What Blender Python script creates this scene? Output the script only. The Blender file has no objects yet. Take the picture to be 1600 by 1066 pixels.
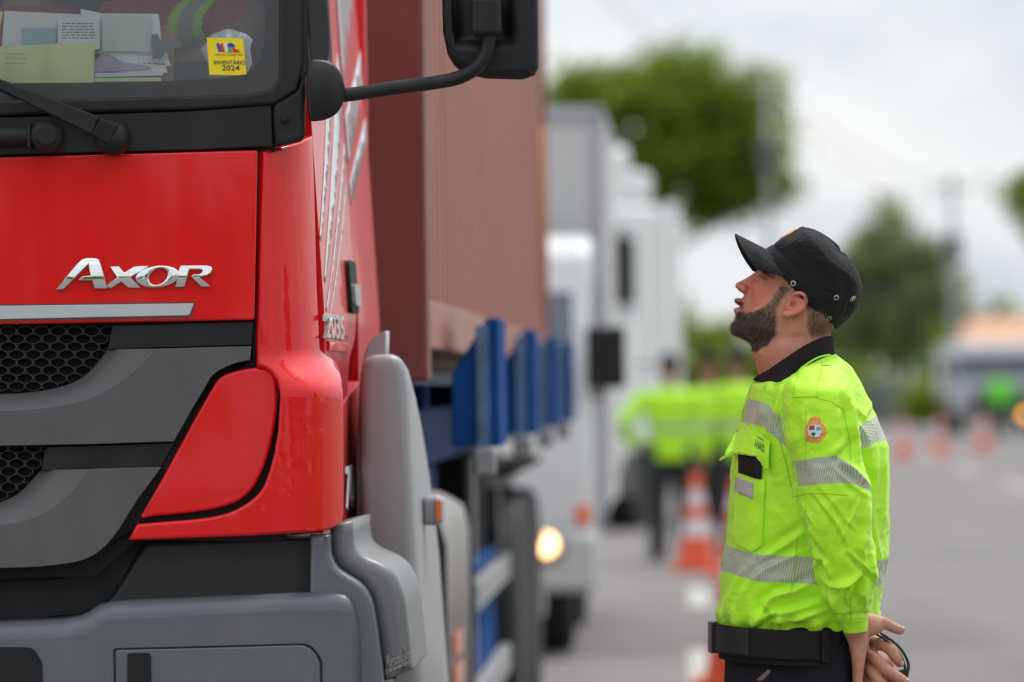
import bpy, bmesh, math, random
import numpy as np
from mathutils import Vector, Matrix
from mathutils.bvhtree import BVHTree
from mathutils.geometry import tessellate_polygon
random.seed(7); rng = np.random.default_rng(7)
S = bpy.context.scene
COL = S.collection
# ------------------------------------------------------------------ camera
F = 200/36*1600.0
PITCH = math.atan(67/F); ROLL = math.radians(0.8)
CAM = Vector((0, 0, 1.45))
_f = Vector((0, math.cos(PITCH), math.sin(PITCH)))
_r = Vector((1, 0, 0)); _u = _r.cross(_f)
CR = _r*math.cos(ROLL) - _u*math.sin(ROLL)
CU = _u*math.cos(ROLL) + _r*math.sin(ROLL)
CF = _f
cam_d = bpy.data.cameras.new('camera'); cam = bpy.data.objects.new('camera', cam_d); COL.objects.link(cam)
cam.matrix_world = Matrix((( CR.x, CU.x, -CF.x, CAM.x), (CR.y, CU.y, -CF.y, CAM.y), (CR.z, CU.z, -CF.z, CAM.z), (0, 0, 0, 1)))
cam_d.lens = 200; cam_d.sensor_width = 36; cam_d.clip_end = 5000; cam_d.clip_start = 0.5
cam_d.dof.use_dof = True; cam_d.dof.focus_distance = 10.92; cam_d.dof.aperture_fstop = 3.7
S.camera = cam
S.view_settings.view_transform = 'Standard'; S.view_settings.look = 'None'
S.view_settings.exposure = 0.2; S.view_settings.gamma = 1
# ------------------------------------------------------------------ sky and sun
SUN_AZ = math.radians(35); SUN_EL = math.radians(58)      # azimuth from +Y towards +X
W = bpy.data.worlds.new('World'); S.world = W; W.use_nodes = True
nt = W.node_tree; nt.nodes.clear()
def wn(t, **k):
    n = nt.nodes.new(t)
    for a, b in k.items(): setattr(n, a, b)
    return n
out = wn('ShaderNodeOutputWorld'); bg = wn('ShaderNodeBackground')
sky = wn('ShaderNodeTexSky', sky_type='NISHITA', sun_disc=False, sun_elevation=SUN_EL, sun_rotation=SUN_AZ)
tc = wn('ShaderNodeTexCoord'); sep = wn('ShaderNodeSeparateXYZ')
nt.links.new(tc.outputs['Generated'], sep.inputs[0])
mp = wn('ShaderNodeMapping'); mp.inputs['Scale'].default_value = (9, 9, 22); mp.inputs['Location'].default_value = (0.3, 1.7, 0.0)
nt.links.new(tc.outputs['Generated'], mp.inputs[0])
noi = wn('ShaderNodeTexNoise'); noi.inputs['Scale'].default_value = 1.3; noi.inputs['Detail'].default_value = 5; noi.inputs['Roughness'].default_value = .55
nt.links.new(mp.outputs[0], noi.inputs['Vector'])
cr = wn('ShaderNodeValToRGB'); cr.color_ramp.elements[0].position = .36; cr.color_ramp.elements[1].position = .62
cr.color_ramp.elements[0].color = (5.5, 6.1, 6.8, 1); cr.color_ramp.elements[1].color = (8.6, 8.75, 8.9, 1)
nt.links.new(noi.outputs['Fac'], cr.inputs[0])
# overcast: brighter towards the zenith, as a real cloud layer is
mr = wn('ShaderNodeMapRange'); mr.inputs['From Min'].default_value = 0.05; mr.inputs['From Max'].default_value = 1.0
mr.inputs['To Min'].default_value = 1.0; mr.inputs['To Max'].default_value = 1.9
nt.links.new(sep.outputs['Z'], mr.inputs['Value'])
sc = wn('ShaderNodeVectorMath', operation='SCALE'); nt.links.new(cr.outputs[0], sc.inputs[0]); nt.links.new(mr.outputs[0], sc.inputs['Scale'])
mx = wn('ShaderNodeMix', data_type='RGBA'); mx.inputs[0].default_value = .90
nt.links.new(sky.outputs[0], mx.inputs[6]); nt.links.new(sc.outputs[0], mx.inputs[7])
nt.links.new(mx.outputs[2], bg.inputs['Color']); bg.inputs['Strength'].default_value = 0.1
nt.links.new(bg.outputs[0], out.inputs[0])
sl = bpy.data.lights.new('sun', 'SUN'); sun = bpy.data.objects.new('sun', sl); COL.objects.link(sun)
sl.energy = 2.0; sl.angle = math.radians(12); sl.color = (1, .96, .9)
sd = Vector((math.sin(SUN_AZ)*math.cos(SUN_EL), math.cos(SUN_AZ)*math.cos(SUN_EL), math.sin(SUN_EL)))
sun.rotation_euler = sd.to_track_quat('Z', 'Y').to_euler(); sun.location = (0, 0, 30)
# ------------------------------------------------------------------ helpers
def ray(px, py):
    return (CF + CR*((px-800)/F) - CU*((py-533)/F))
def at(px, py, Y):
    d = ray(px, py); return CAM + d*(Y/d.y)
def proj(p):
    d = Vector(p) - CAM; w = d.dot(CF)
    return 800 + d.dot(CR)/w*F, 533 - d.dot(CU)/w*F
def ground(px, py):
    d = ray(px, py); return CAM + d*(-CAM.z/d.z)
_m = {}
def mat(name, col, rough=.5, metal=0, coat=0, noise=0, nscale=20, bump=0, bscale=200, emit=None, estr=0, alpha=1, sheen=0, spec=.5, coat_rough=.05, rvar=0):
    if name in _m: return _m[name]
    m = bpy.data.materials.new(name); m.use_nodes = True; n = m.node_tree; b = n.nodes['Principled BSDF']
    b.inputs['Base Color'].default_value = (*col, 1); b.inputs['Roughness'].default_value = rough; b.inputs['Metallic'].default_value = metal
    b.inputs['Coat Weight'].default_value = coat; b.inputs['Coat Roughness'].default_value = coat_rough
    b.inputs['Sheen Weight'].default_value = sheen; b.inputs['Specular IOR Level'].default_value = spec
    t = n.nodes.new('ShaderNodeTexCoord')
    if noise or rvar:
        x = n.nodes.new('ShaderNodeTexNoise'); x.inputs['Scale'].default_value = nscale; x.inputs['Detail'].default_value = 6; x.inputs['Roughness'].default_value = .6
        n.links.new(t.outputs['Object'], x.inputs['Vector'])
        if noise:
            q = n.nodes.new('ShaderNodeMapRange'); q.inputs['From Min'].default_value = .25; q.inputs['From Max'].default_value = .75
            q.inputs['To Min'].default_value = 1-noise; q.inputs['To Max'].default_value = 1+noise
            n.links.new(x.outputs['Fac'], q.inputs['Value'])
            v = n.nodes.new('ShaderNodeVectorMath'); v.operation = 'SCALE'; v.inputs[0].default_value = col
            n.links.new(q.outputs[0], v.inputs['Scale']); n.links.new(v.outputs[0], b.inputs['Base Color'])
        if rvar:
            q = n.nodes.new('ShaderNodeMapRange'); q.inputs['From Min'].default_value = .3; q.inputs['From Max'].default_value = .7
            q.inputs['To Min'].default_value = max(0, rough-rvar); q.inputs['To Max'].default_value = rough+rvar
            n.links.new(x.outputs['Fac'], q.inputs['Value']); n.links.new(q.outputs[0], b.inputs['Roughness'])
    if bump:
        x = n.nodes.new('ShaderNodeTexNoise'); x.inputs['Scale'].default_value = bscale; x.inputs['Detail'].default_value = 3
        n.links.new(t.outputs['Object'], x.inputs['Vector'])
        u = n.nodes.new('ShaderNodeBump'); u.inputs['Strength'].default_value = bump; u.inputs['Distance'].default_value = .002
        n.links.new(x.outputs['Fac'], u.inputs['Height']); n.links.new(u.outputs[0], b.inputs['Normal'])
    if emit: b.inputs['Emission Color'].default_value = (*emit, 1); b.inputs['Emission Strength'].default_value = estr
    _m[name] = m; return m
def link(o, parent=None):
    COL.objects.link(o)
    if parent is not None: o.parent = parent
    return o
def tag(o, label=None, cat=None, group=None, kind=None):
    if label: o['label'] = label
    if cat: o['category'] = cat
    if group: o['group'] = group
    if kind: o['kind'] = kind
    return o
def empty(name, loc=(0, 0, 0), rz=0):
    o = bpy.data.objects.new(name, None); o.empty_display_size = .2; COL.objects.link(o); o.location = loc; o.rotation_euler = (0, 0, rz)
    return o
def mob(name, vs, fs, m, parent=None, smooth=True, bevel=0, bseg=3, sub=0, solid=0, mirror=False, mats=None, fm=None, wn_=True):
    """one mesh object; vs in the parent's own space"""
    me = bpy.data.meshes.new(name)
    me.from_pydata([tuple(v) for v in vs], [], [tuple(f) for f in fs])
    for k in (mats or [m]): me.materials.append(k)
    if fm is not None: me.polygons.foreach_set('material_index', fm)
    if smooth: me.polygons.foreach_set('use_smooth', [True]*len(me.polygons))
    me.update()
    o = link(bpy.data.objects.new(name, me), parent)
    twin = mirror and min(v[0] for v in vs) > .01        # a part clear of the centre line gets a twin of its own
    mods(o, bevel, bseg, sub, solid, mirror and not twin, smooth)
    if twin:
        c = o.copy(); COL.objects.link(c); c.parent = parent; c.scale = (-1, 1, 1)
    return o
def mods(o, bevel=0, bseg=3, sub=0, solid=0, mirror=False, smooth=True):
    if mirror:
        q = o.modifiers.new('mirror', 'MIRROR'); q.use_axis = (True, False, False); q.use_clip = True; q.merge_threshold = .0005
    if solid:
        q = o.modifiers.new('solid', 'SOLIDIFY'); q.thickness = solid; q.offset = -1; q.use_even_offset = False
    if bevel:
        q = o.modifiers.new('bevel', 'BEVEL'); q.width = bevel; q.segments = bseg; q.limit_method = 'ANGLE'; q.angle_limit = math.radians(40); q.use_clamp_overlap = True
        q.harden_normals = True
    if sub:
        q = o.modifiers.new('sub', 'SUBSURF'); q.levels = sub; q.render_levels = sub
def joinvf(parts):
    V, Fc, M = [], [], []
    for p in parts:
        b = len(V); V += [tuple(x) for x in p[0]]; Fc += [tuple(i+b for i in f) for f in p[1]]
        M += [p[2] if len(p) > 2 else 0]*len(p[1])
    return V, Fc, M
def box(x0, x1, y0, y1, z0, z1):
    return ([(x0,y0,z0),(x1,y0,z0),(x1,y1,z0),(x0,y1,z0),(x0,y0,z1),(x1,y0,z1),(x1,y1,z1),(x0,y1,z1)],
            [(3,2,1,0),(4,5,6,7),(0,1,5,4),(1,2,6,5),(2,3,7,6),(3,0,4,7)])
def frame_of(t):
    t = t.normalized(); a = Vector((0, 0, 1)) if abs(t.z) < .9 else Vector((0, 1, 0))
    n = t.cross(a).normalized(); return n, t.cross(n).normalized()
def tube(pts, rad, seg=12, cap=True, fix=None):
    """round tube through pts; rad a number, a list, or a list of (ra, rb); fix=(A,B) keeps ring axes"""
    pts = [Vector(p) for p in pts]; n = len(pts)
    if not isinstance(rad, (list, tuple)): rad = [rad]*n
    V, Fc = [], []; pn = None
    for i, p in enumerate(pts):
        t = (pts[min(i+1, n-1)] - pts[max(i-1, 0)])
        if fix: A, B = Vector(fix[0]), Vector(fix[1])
        else:
            A, B = frame_of(t)
            if pn is not None:
                A = (pn - t.normalized()*pn.dot(t.normalized())); A = A.normalized(); B = t.normalized().cross(A)
            pn = A
        r = rad[i]; ra, rb = r if isinstance(r, (list, tuple)) else (r, r)
        for k in range(seg):
            a = 2*math.pi*k/seg; V.append(p + A*(ra*math.cos(a)) + B*(rb*math.sin(a)))
    for i in range(n-1):
        for k in range(seg):
            a, b = i*seg+k, i*seg+(k+1) % seg; Fc.append((a, b, b+seg, a+seg))
    if cap: Fc.append(tuple(range(seg))[::-1]); Fc.append(tuple(range((n-1)*seg, n*seg)))
    return V, Fc
def catmull(pts, n):
    P = [np.array(p, float) for p in pts]; P = [2*P[0]-P[1]] + P + [2*P[-1]-P[-2]]; out = []
    m = len(P)-3
    for i in range(n):
        u = i/(n-1)*m; k = min(int(u), m-1); t = u-k; a, b, c, d = P[k:k+4]
        out.append(.5*((2*b)+(c-a)*t+(2*a-5*b+4*c-d)*t*t+(3*b-a-3*c+d)*t**3))
    return out
def ctube(pts, rad, n=24, seg=12, **k):
    """smooth tube: each point (x,y,z), rad per point"""
    if not isinstance(rad, (list, tuple)): rad = [rad]*len(pts)
    rr = [r if isinstance(r, (list, tuple)) else (r, r) for r in rad]
    q = catmull([tuple(p)+tuple(r) for p, r in zip(pts, rr)], n)
    return tube([x[:3] for x in q], [(x[3], x[4]) for x in q], seg, **k)
def ell(c, r, nu=16, nv=10, M=None):
    V, Fc = [], []; c = Vector(c)
    for j in range(nv+1):
        th = math.pi*j/nv
        for i in range(nu):
            a = 2*math.pi*i/nu; v = Vector((r[0]*math.sin(th)*math.cos(a), r[1]*math.sin(th)*math.sin(a), r[2]*math.cos(th)))
            if M is not None: v = M @ v
            V.append(c+v)
    for j in range(nv):
        for i in range(nu):
            Fc.append((j*nu+i, (j+1)*nu+i, (j+1)*nu+(i+1) % nu, j*nu+(i+1) % nu))
    return V, Fc
def lathe(prof, seg=24, c=(0, 0, 0), axis='z'):
    V, Fc = [], []
    for r, h in prof:
        for k in range(seg):
            a = 2*math.pi*k/seg
            if axis == 'z': V.append((c[0]+r*math.cos(a), c[1]+r*math.sin(a), c[2]+h))
            elif axis == 'x': V.append((c[0]+h, c[1]+r*math.cos(a), c[2]+r*math.sin(a)))
            else: V.append((c[0]+r*math.cos(a), c[1]+h, c[2]-r*math.sin(a)))
    for i in range(len(prof)-1):
        for k in range(seg):
            a, b = i*seg+k, i*seg+(k+1) % seg; Fc.append((a, b, b+seg, a+seg))
    Fc.append(tuple(range(seg))[::-1]); Fc.append(tuple(range((len(prof)-1)*seg, len(prof)*seg)))
    return V, Fc
def remesh(parts, voxel, smooth=4, fac=.5):
    """voxel union of overlapping closed shapes -> numpy verts, faces"""
    V, Fc, _ = joinvf([(p[0], p[1]) for p in parts])
    me = bpy.data.meshes.new('t'); me.from_pydata(V, [], Fc); o = bpy.data.objects.new('t', me); COL.objects.link(o)
    q = o.modifiers.new('r', 'REMESH'); q.mode = 'VOXEL'; q.voxel_size = voxel
    if smooth: s = o.modifiers.new('s', 'SMOOTH'); s.iterations = smooth; s.factor = fac
    dg = bpy.context.evaluated_depsgraph_get(); e = o.evaluated_get(dg); m2 = e.to_mesh()
    nv = len(m2.vertices); co = np.empty(nv*3); m2.vertices.foreach_get('co', co)
    fs = [tuple(p.vertices) for p in m2.polygons]; e.to_mesh_clear()
    bpy.data.objects.remove(o); bpy.data.meshes.remove(me)
    return co.reshape(-1, 3), fs
def resample(poly, n, closed=False):
    P = np.array(poly + ([poly[0]] if closed else []), float); d = np.r_[0, np.cumsum(np.linalg.norm(np.diff(P, axis=0), axis=1))]
    t = np.linspace(0, d[-1], n, endpoint=not closed); return np.stack([np.interp(t, d, P[:, i]) for i in range(P.shape[1])], 1)
def roundpoly(pts, n=5):
    """round the corners of a polygon; each point (x, y[, r])"""
    o = []; N = len(pts)
    for i, p in enumerate(pts):
        if len(p) < 3 or not p[2]: o.append((p[0], p[1])); continue
        a = np.array(pts[i-1][:2], float); b = np.array(p[:2], float); c = np.array(pts[(i+1) % N][:2], float); r = p[2]
        d1 = (a-b)/np.linalg.norm(a-b); d2 = (c-b)/np.linalg.norm(c-b); s = b+d1*r; e = b+d2*r
        for k in range(n+1):
            t = k/n; q = (1-t)**2*s+2*t*(1-t)*b+t*t*e; o.append((q[0], q[1]))
    return o
def sstep(a, b, x):
    t = np.clip((x-a)/(b-a), 0, 1); return t*t*(3-2*t)
def textvf(s, bold=False, shear=0, space=1.0):
    """flat glyph mesh of s, normalised to x,y in 0..1"""
    c = bpy.data.curves.new('t', 'FONT'); c.body = s; c.shear = shear; c.space_character = space; c.resolution_u = 4
    if bold: c.offset = .012
    o = bpy.data.objects.new('t', c); COL.objects.link(o); dg = bpy.context.evaluated_depsgraph_get(); dg.update()
    m2 = o.evaluated_get(dg).to_mesh(); V = np.array([tuple(v.co) for v in m2.vertices]); Fc = [tuple(p.vertices) for p in m2.polygons]
    o.evaluated_get(dg).to_mesh_clear(); bpy.data.objects.remove(o)
    mn, mxx = V.min(0), V.max(0); V = (V-mn)/np.maximum(mxx-mn, 1e-9)
    return V[:, :2], Fc
# ------------------------------------------------------------------ materials
# car paint: orange peel is tiny, dust makes the gloss uneven
RED = mat('red_paint', (.74, .004, .007), rough=.38, spec=.15, coat=.65, coat_rough=.035, noise=.04, nscale=3, rvar=.06)
def film(m, col, amt=.10, sc_=(30, 30, 2.2)):
    n = m.node_tree; b = n.nodes['Principled BSDF']; src = b.inputs['Base Color'].links[0].from_socket; t = n.nodes.new('ShaderNodeTexCoord'); mp_ = n.nodes.new('ShaderNodeMapping'); mp_.inputs['Scale'].default_value = sc_
    x = n.nodes.new('ShaderNodeTexNoise'); x.inputs['Scale'].default_value = 1; x.inputs['Detail'].default_value = 5; n.links.new(t.outputs['Object'], mp_.inputs[0]); n.links.new(mp_.outputs[0], x.inputs['Vector'])
    y = n.nodes.new('ShaderNodeTexNoise'); y.inputs['Scale'].default_value = 160; y.inputs['Detail'].default_value = 2; n.links.new(t.outputs['Object'], y.inputs['Vector'])
    q = n.nodes.new('ShaderNodeMapRange'); q.inputs[1].default_value = .45; q.inputs[2].default_value = .8; q.inputs[3].default_value = 0; q.inputs[4].default_value = amt; n.links.new(x.outputs['Fac'], q.inputs[0])
    w = n.nodes.new('ShaderNodeMapRange'); w.inputs[1].default_value = .72; w.inputs[2].default_value = .76; w.inputs[3].default_value = 0; w.inputs[4].default_value = amt*2.5; n.links.new(y.outputs['Fac'], w.inputs[0])
    ad = n.nodes.new('ShaderNodeMath'); ad.operation = 'ADD'; n.links.new(q.outputs[0], ad.inputs[0]); n.links.new(w.outputs[0], ad.inputs[1])
    z = n.nodes.new('ShaderNodeMix'); z.data_type = 'RGBA'; n.links.new(ad.outputs[0], z.inputs[0]); n.links.new(src, z.inputs[6]); z.inputs[7].default_value = (*col, 1); n.links.new(z.outputs[2], b.inputs['Base Color'])
film(RED, (.42, .16, .12), .06)
REDS = mat('red_side_paint', (.66, .008, .010), rough=.34, spec=.12, coat=.35, coat_rough=.05, noise=.05, nscale=2)
SILV = mat('silver_stripe', (.50, .52, .53), rough=.35, coat=.6, noise=.04, nscale=9)
BLK = mat('black_plastic', (.010, .010, .011), rough=.5, spec=.35, noise=.25, nscale=7, bump=.25, bscale=900, rvar=.08)
BLK2 = mat('satin_black_panel', (.009, .0095, .0105), rough=.42, spec=.35, noise=.3, nscale=5, rvar=.12)
GAP = mat('gap_rubber', (.006, .006, .006), rough=.8)
GREY = mat('grey_plastic', (.085, .085, .086), rough=.5, noise=.10, nscale=5, bump=.12, bscale=900, rvar=.08)
BGREY = mat('bumper_grey', (.105, .110, .122), rough=.42, noise=.08, nscale=4, coat=.15, coat_rough=.3, rvar=.06)
LGREY = mat('fender_grey', (.31, .315, .325), rough=.42, noise=.07, nscale=4, rvar=.06)
CHR = mat('chrome', (.78, .79, .80), rough=.045, metal=1)
MESHB = mat('grille_black', (.012, .012, .012), rough=.45)
film(BLK, (.10, .095, .085), .14); film(BLK2, (.08, .08, .075), .16, (14, 14, 3)); film(GREY, (.20, .19, .17), .16, (9, 9, 3)); film(BGREY, (.26, .25, .23), .18, (10, 10, 3)); film(LGREY, (.36, .34, .31), .18, (8, 8, 3))
ORG = mat('orange_lens', (.85, .14, .02), rough=.25, coat=.5)
PBLUE = mat('trailer_blue', (.012, .065, .23), rough=.8, spec=.06, noise=.35, nscale=6)
DBLUE = mat('trailer_dark_blue', (.008, .022, .08), rough=.75, spec=.1, noise=.3, nscale=5)
TYRE = mat('tyre_rubber', (.018, .018, .018), rough=.8, noise=.3, nscale=15)
RIM = mat('steel_rim', (.3, .3, .31), rough=.4, metal=.6, noise=.2, nscale=15)
STEEL = mat('galvanised_steel', (.33, .33, .33), rough=.5, metal=.4, noise=.15, nscale=10)
DARK = mat('dark_interior', (.02, .021, .023), rough=.8, noise=.2, nscale=8)
def glass_mat(name, tint=(.93, .96, .97), rough=.02, ior=1.5):
    m = bpy.data.materials.new(name); m.use_nodes = True; n = m.node_tree; n.nodes.clear()
    o = n.nodes.new('ShaderNodeOutputMaterial'); t = n.nodes.new('ShaderNodeBsdfTransparent'); g = n.nodes.new('ShaderNodeBsdfGlossy'); x = n.nodes.new('ShaderNodeMixShader'); f = n.nodes.new('ShaderNodeFresnel')
    dd = n.nodes.new('ShaderNodeBsdfDiffuse'); x2 = n.nodes.new('ShaderNodeMixShader'); x2.inputs[0].default_value = .12; dd.inputs['Color'].default_value = (.50, .58, .62, 1)  # pale blue diffuse veil stands in for sky reflected on the screen
    t.inputs[0].default_value = (*tint, 1); g.inputs['Roughness'].default_value = rough; f.inputs['IOR'].default_value = ior
    n.links.new(f.outputs[0], x.inputs[0]); n.links.new(t.outputs[0], x.inputs[1]); n.links.new(g.outputs[0], x.inputs[2])
    n.links.new(x.outputs[0], x2.inputs[1]); n.links.new(dd.outputs[0], x2.inputs[2]); n.links.new(x2.outputs[0], o.inputs[0]); return m
GLASS = glass_mat('windscreen_glass')
# ------------------------------------------------------------------ truck frame
VPX = 1075.0; TH = math.atan((VPX-800)/F); CX, CD = 1.862, 10.9      # camera sits CX right of the truck's centre line, CD ahead of it
EX = Vector((math.cos(TH), -math.sin(TH), 0)); EY = Vector((math.sin(TH), math.cos(TH), 0))
TO = Vector((0, 0, 0)) - EX*CX + EY*CD
def Tw(l): return TO + EX*l[0] + EY*l[1] + Vector((0, 0, l[2]))
def P(px, py, v=0.0):
    d = ray(px, py); dl = Vector((d.dot(EX), d.dot(EY), d.z)); t = (v+CD)/dl.y
    return Vector((CX+dl.x*t, v, CAM.z+dl.z*t))
def Px(px, py, x):
    d = ray(px, py); dl = Vector((d.dot(EX), d.dot(EY), d.z)); t = (x-CX)/dl.x
    return Vector((x, -CD+dl.y*t, CAM.z+dl.z*t))
def curve(s, k=.04): return k*np.abs(s)**2/1.0
X0, RX, RV = 1.0, .15, .22
def shell(s, z, off=0.0, bulge=True):
    """plan line of the cab: nearly flat front, round corner, straight side; s = distance along it"""
    s = np.asarray(s, float); z = np.asarray(z, float)
    L = .5*math.pi*math.sqrt((RX*RX+RV*RV)/2); a = np.clip((s-X0)/L, 0, 1)*math.pi/2
    x = np.where(s < X0, s, X0+RX*np.sin(a)); v = np.where(s < X0, curve(s), curve(X0)+RV*(1-np.cos(a))+np.maximum(s-X0-L, 0))
    if bulge:
        b = sstep(1.522, 1.435, z)*sstep(.93, 1.12, s); x = x + .052*b; v = v - .03*b*sstep(1.3, 1.1, s)
    x = x - .033*np.maximum(0, z-1.52)*sstep(.9, 1.1, s)
    return x + off*np.sin(a), v - off*np.cos(a)
CLEN = .5*math.pi*math.sqrt((RX*RX+RV*RV)/2); S1 = X0+CLEN
def flat(v0=0.0, k=.04):
    return lambda s, z: (np.asarray(s, float), v0+curve(s, k)+0*np.asarray(z, float))
def solve_sz(px, py, surf, smax=3.6):
    """the (s,z) on the surface that the pixel looks at; beyond the centre line s is 0"""
    if px <= -440: s = 0.0; p = P(px, py, float(surf(0.0, 1.5)[1])); return 0.0, p.z
    ss = np.linspace(0, smax, 3601); z = P(px, py, 0).z
    for _ in range(4):
        x, v = surf(ss, np.full_like(ss, z)); p = TO_np + np.outer(x, EXn) + np.outer(v, EYn) + np.array([0, 0, 1])*z - CAMn
        w = p@CFn; ppx = 800+(p@CRn)/w*F
        i = int(np.argmin(np.abs(ppx-px) + 1e-3*ss)); z = P(px, py, float(v[i])).z
    return float(ss[i]), z
TO_np, EXn, EYn, CAMn, CFn, CRn = [np.array(v) for v in (TO, EX, EY, CAM, CF, CR)]
def cells(outline, ds, dz, extra_s=()):
    """polygon (s,z) cut on a grid -> verts, faces in 2D"""
    bm = bmesh.new(); vs = [bm.verts.new((p[0], 0, p[1])) for p in outline]
    for tri in tessellate_polygon([[Vector((p[0], p[1], 0)) for p in outline]]):
        if len(set(tri)) == 3:
            try: bm.faces.new([vs[i] for i in tri])
            except ValueError: pass
    A = np.array([p[:2] for p in outline]); s0, z0 = A.min(0); s1, z1 = A.max(0)
    cs = list(np.arange(math.floor(s0/ds)*ds+ds, s1, ds)) + list(extra_s); cz = list(np.arange(math.floor(z0/dz)*dz+dz, z1, dz))
    cs = [c+3.7e-4 for c in cs]; cz = [c+3.1e-4 for c in cz]
    for c in cs: bmesh.ops.bisect_plane(bm, geom=bm.verts[:]+bm.edges[:]+bm.faces[:], plane_co=(c, 0, 0), plane_no=(1, 0, 0), dist=1e-5)
    for c in cz: bmesh.ops.bisect_plane(bm, geom=bm.verts[:]+bm.edges[:]+bm.faces[:], plane_co=(0, 0, c), plane_no=(0, 0, 1), dist=1e-5)
    bmesh.ops.remove_doubles(bm, verts=bm.verts[:], dist=2e-5)
    bm.verts.index_update(); V = np.array([(v.co.x, v.co.z) for v in bm.verts]); Fc = []
    for f in bm.faces:
        q = [v.index for v in f.verts]; a = V[q]; ar = .5*np.sum(a[:, 0]*np.roll(a[:, 1], -1)-np.roll(a[:, 0], -1)*a[:, 1])
        Fc.append(tuple(q) if ar > 0 else tuple(q[::-1]))
    bm.free(); return V, Fc
def inset(o, d):
    """polygon o (CCW, (s,z)) moved inwards by d"""
    P_ = np.asarray(o, float); a = P_-np.roll(P_, 1, 0); b = np.roll(P_, -1, 0)-P_
    a /= np.linalg.norm(a, axis=1, keepdims=True)+1e-12; b /= np.linalg.norm(b, axis=1, keepdims=True)+1e-12
    na = np.stack([-a[:, 1], a[:, 0]], 1); nb = np.stack([-b[:, 1], b[:, 0]], 1); n = na+nb; L_ = (n*n).sum(1, keepdims=True)
    n = n*2/np.maximum(L_, .8)
    return P_+n*d
def clean(o, eps=4e-4):
    q = [o[0]]
    for p in o[1:]:
        if math.hypot(p[0]-q[-1][0], p[1]-q[-1][1]) > eps: q.append(p)
    if math.hypot(q[0][0]-q[-1][0], q[0][1]-q[-1][1]) < eps: q.pop()
    return q
def cv(pts, n=16):
    """smooth open curve through the points, for use inside an outline"""
    return [tuple(map(float, p)) for p in catmull([p[:2] for p in pts], n)]
def panel_vf(pts, surf, thick=.02, bevel=.003, ds=.06, dz=.06, rn=5, sz=False, fine=False, nb=4):
    pts = roundpoly(pts, rn); o = clean(pts if sz else [solve_sz(p[0], p[1], surf) for p in pts])
    A = np.array(o); ar = .5*np.sum(A[:, 0]*np.roll(A[:, 1], -1)-np.roll(A[:, 0], -1)*A[:, 1])
    if ar < 0: A = A[::-1]
    ex = list(np.linspace(.66, S1, 34)) if fine else ()
    def place(Q, depth):
        s_, z_ = Q[:, 0], Q[:, 1]; x, v = surf(s_, z_); x = x+0*s_; v = v+0*s_; e = 1e-3
        x1, v1 = surf(s_+e, z_); x2, v2 = surf(s_-e, z_); y1, w1 = surf(s_, z_+e); y2, w2 = surf(s_, z_-e)
        T1 = np.stack([x1-x2+0*s_, v1-v2+0*s_, 0*s_], 1); T2 = np.stack([y1-y2+0*s_, w1-w2+0*s_, 0*s_+2*e], 1); n = np.cross(T2, T1); n /= np.linalg.norm(n, axis=1, keepdims=True)+1e-12
        n *= np.where(n[:, 1:2] < -.02, -1, 1) if False else np.sign(n[:, 1:2]+n[:, 0:1]*-.3+1e-9)
        return np.stack([x, v, z_], 1)+n*depth
    r = bevel; inner = inset(A, r) if r > 0 else A
    inner[A[:, 0] < 1e-6, 0] = 0
    V2, Fc = cells([tuple(p) for p in inner], ds, dz, ex)
    a1 = sum(.5*abs(sum(V2[f[i]][0]*V2[f[(i+1) % len(f)]][1]-V2[f[(i+1) % len(f)]][0]*V2[f[i]][1] for i in range(len(f)))) for f in Fc); a0 = .5*abs(np.sum(inner[:, 0]*np.roll(inner[:, 1], -1)-np.roll(inner[:, 0], -1)*inner[:, 1]))
    if abs(a1-a0) > 1e-5: print('AREA', a0, a1, pts[0])
    parts = [(place(V2, 0.0).tolist(), Fc)]
    V, Fq, n = [], [], len(A); rings = []
    for k in range(nb+1 if r > 0 else 0):
        a = math.pi/2*(1-k/nb); Q = inset(A, r*(1-math.cos(a))); Q[A[:, 0] < 1e-6, 0] = 0; rings.append(place(Q, r*(1-math.sin(a))))
    if r <= 0: rings.append(place(A, 0.0))
    if thick > r: rings.append(place(A, max(thick, r+.0005))); rings.append(place(A, max(thick, r+.0005)+1e-4))
    for R in rings[:-1] if thick > r else rings: V += R.tolist()
    m_ = len(rings)-1 if thick > r else len(rings)
    for i in range(m_-1):
        for k in range(n):
            a, b = i*n+k, i*n+(k+1) % n
            if A[k, 0] < 1e-6 and A[(k+1) % n, 0] < 1e-6: continue
            Fq.append((a, a+n, b+n, b))
    if V and m_ > 1: parts.append((V, Fq))
    V, Fc, _ = joinvf(parts); return V, Fc
def panel(name, pts, surf=None, m=None, parent=None, thick=.02, bevel=.003, ds=.06, dz=.06, mirror=False, bseg=3, rn=5, sz=False, fine=False, nb=4):
    """panel whose outline is traced in the photo and wrapped on a surface of the truck, with a rolled edge"""
    V, Fc = panel_vf(pts, surf or flat(), thick, bevel, ds, dz, rn, sz, fine, nb)
    return mob(name, V, Fc, m, parent, mirror=mirror)
truck = tag(empty('truck', TO, -TH), 'red cab truck with silver side graphics and grey bumper filling the left of the photo', 'truck')
TR = truck
CTR = -700
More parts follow.
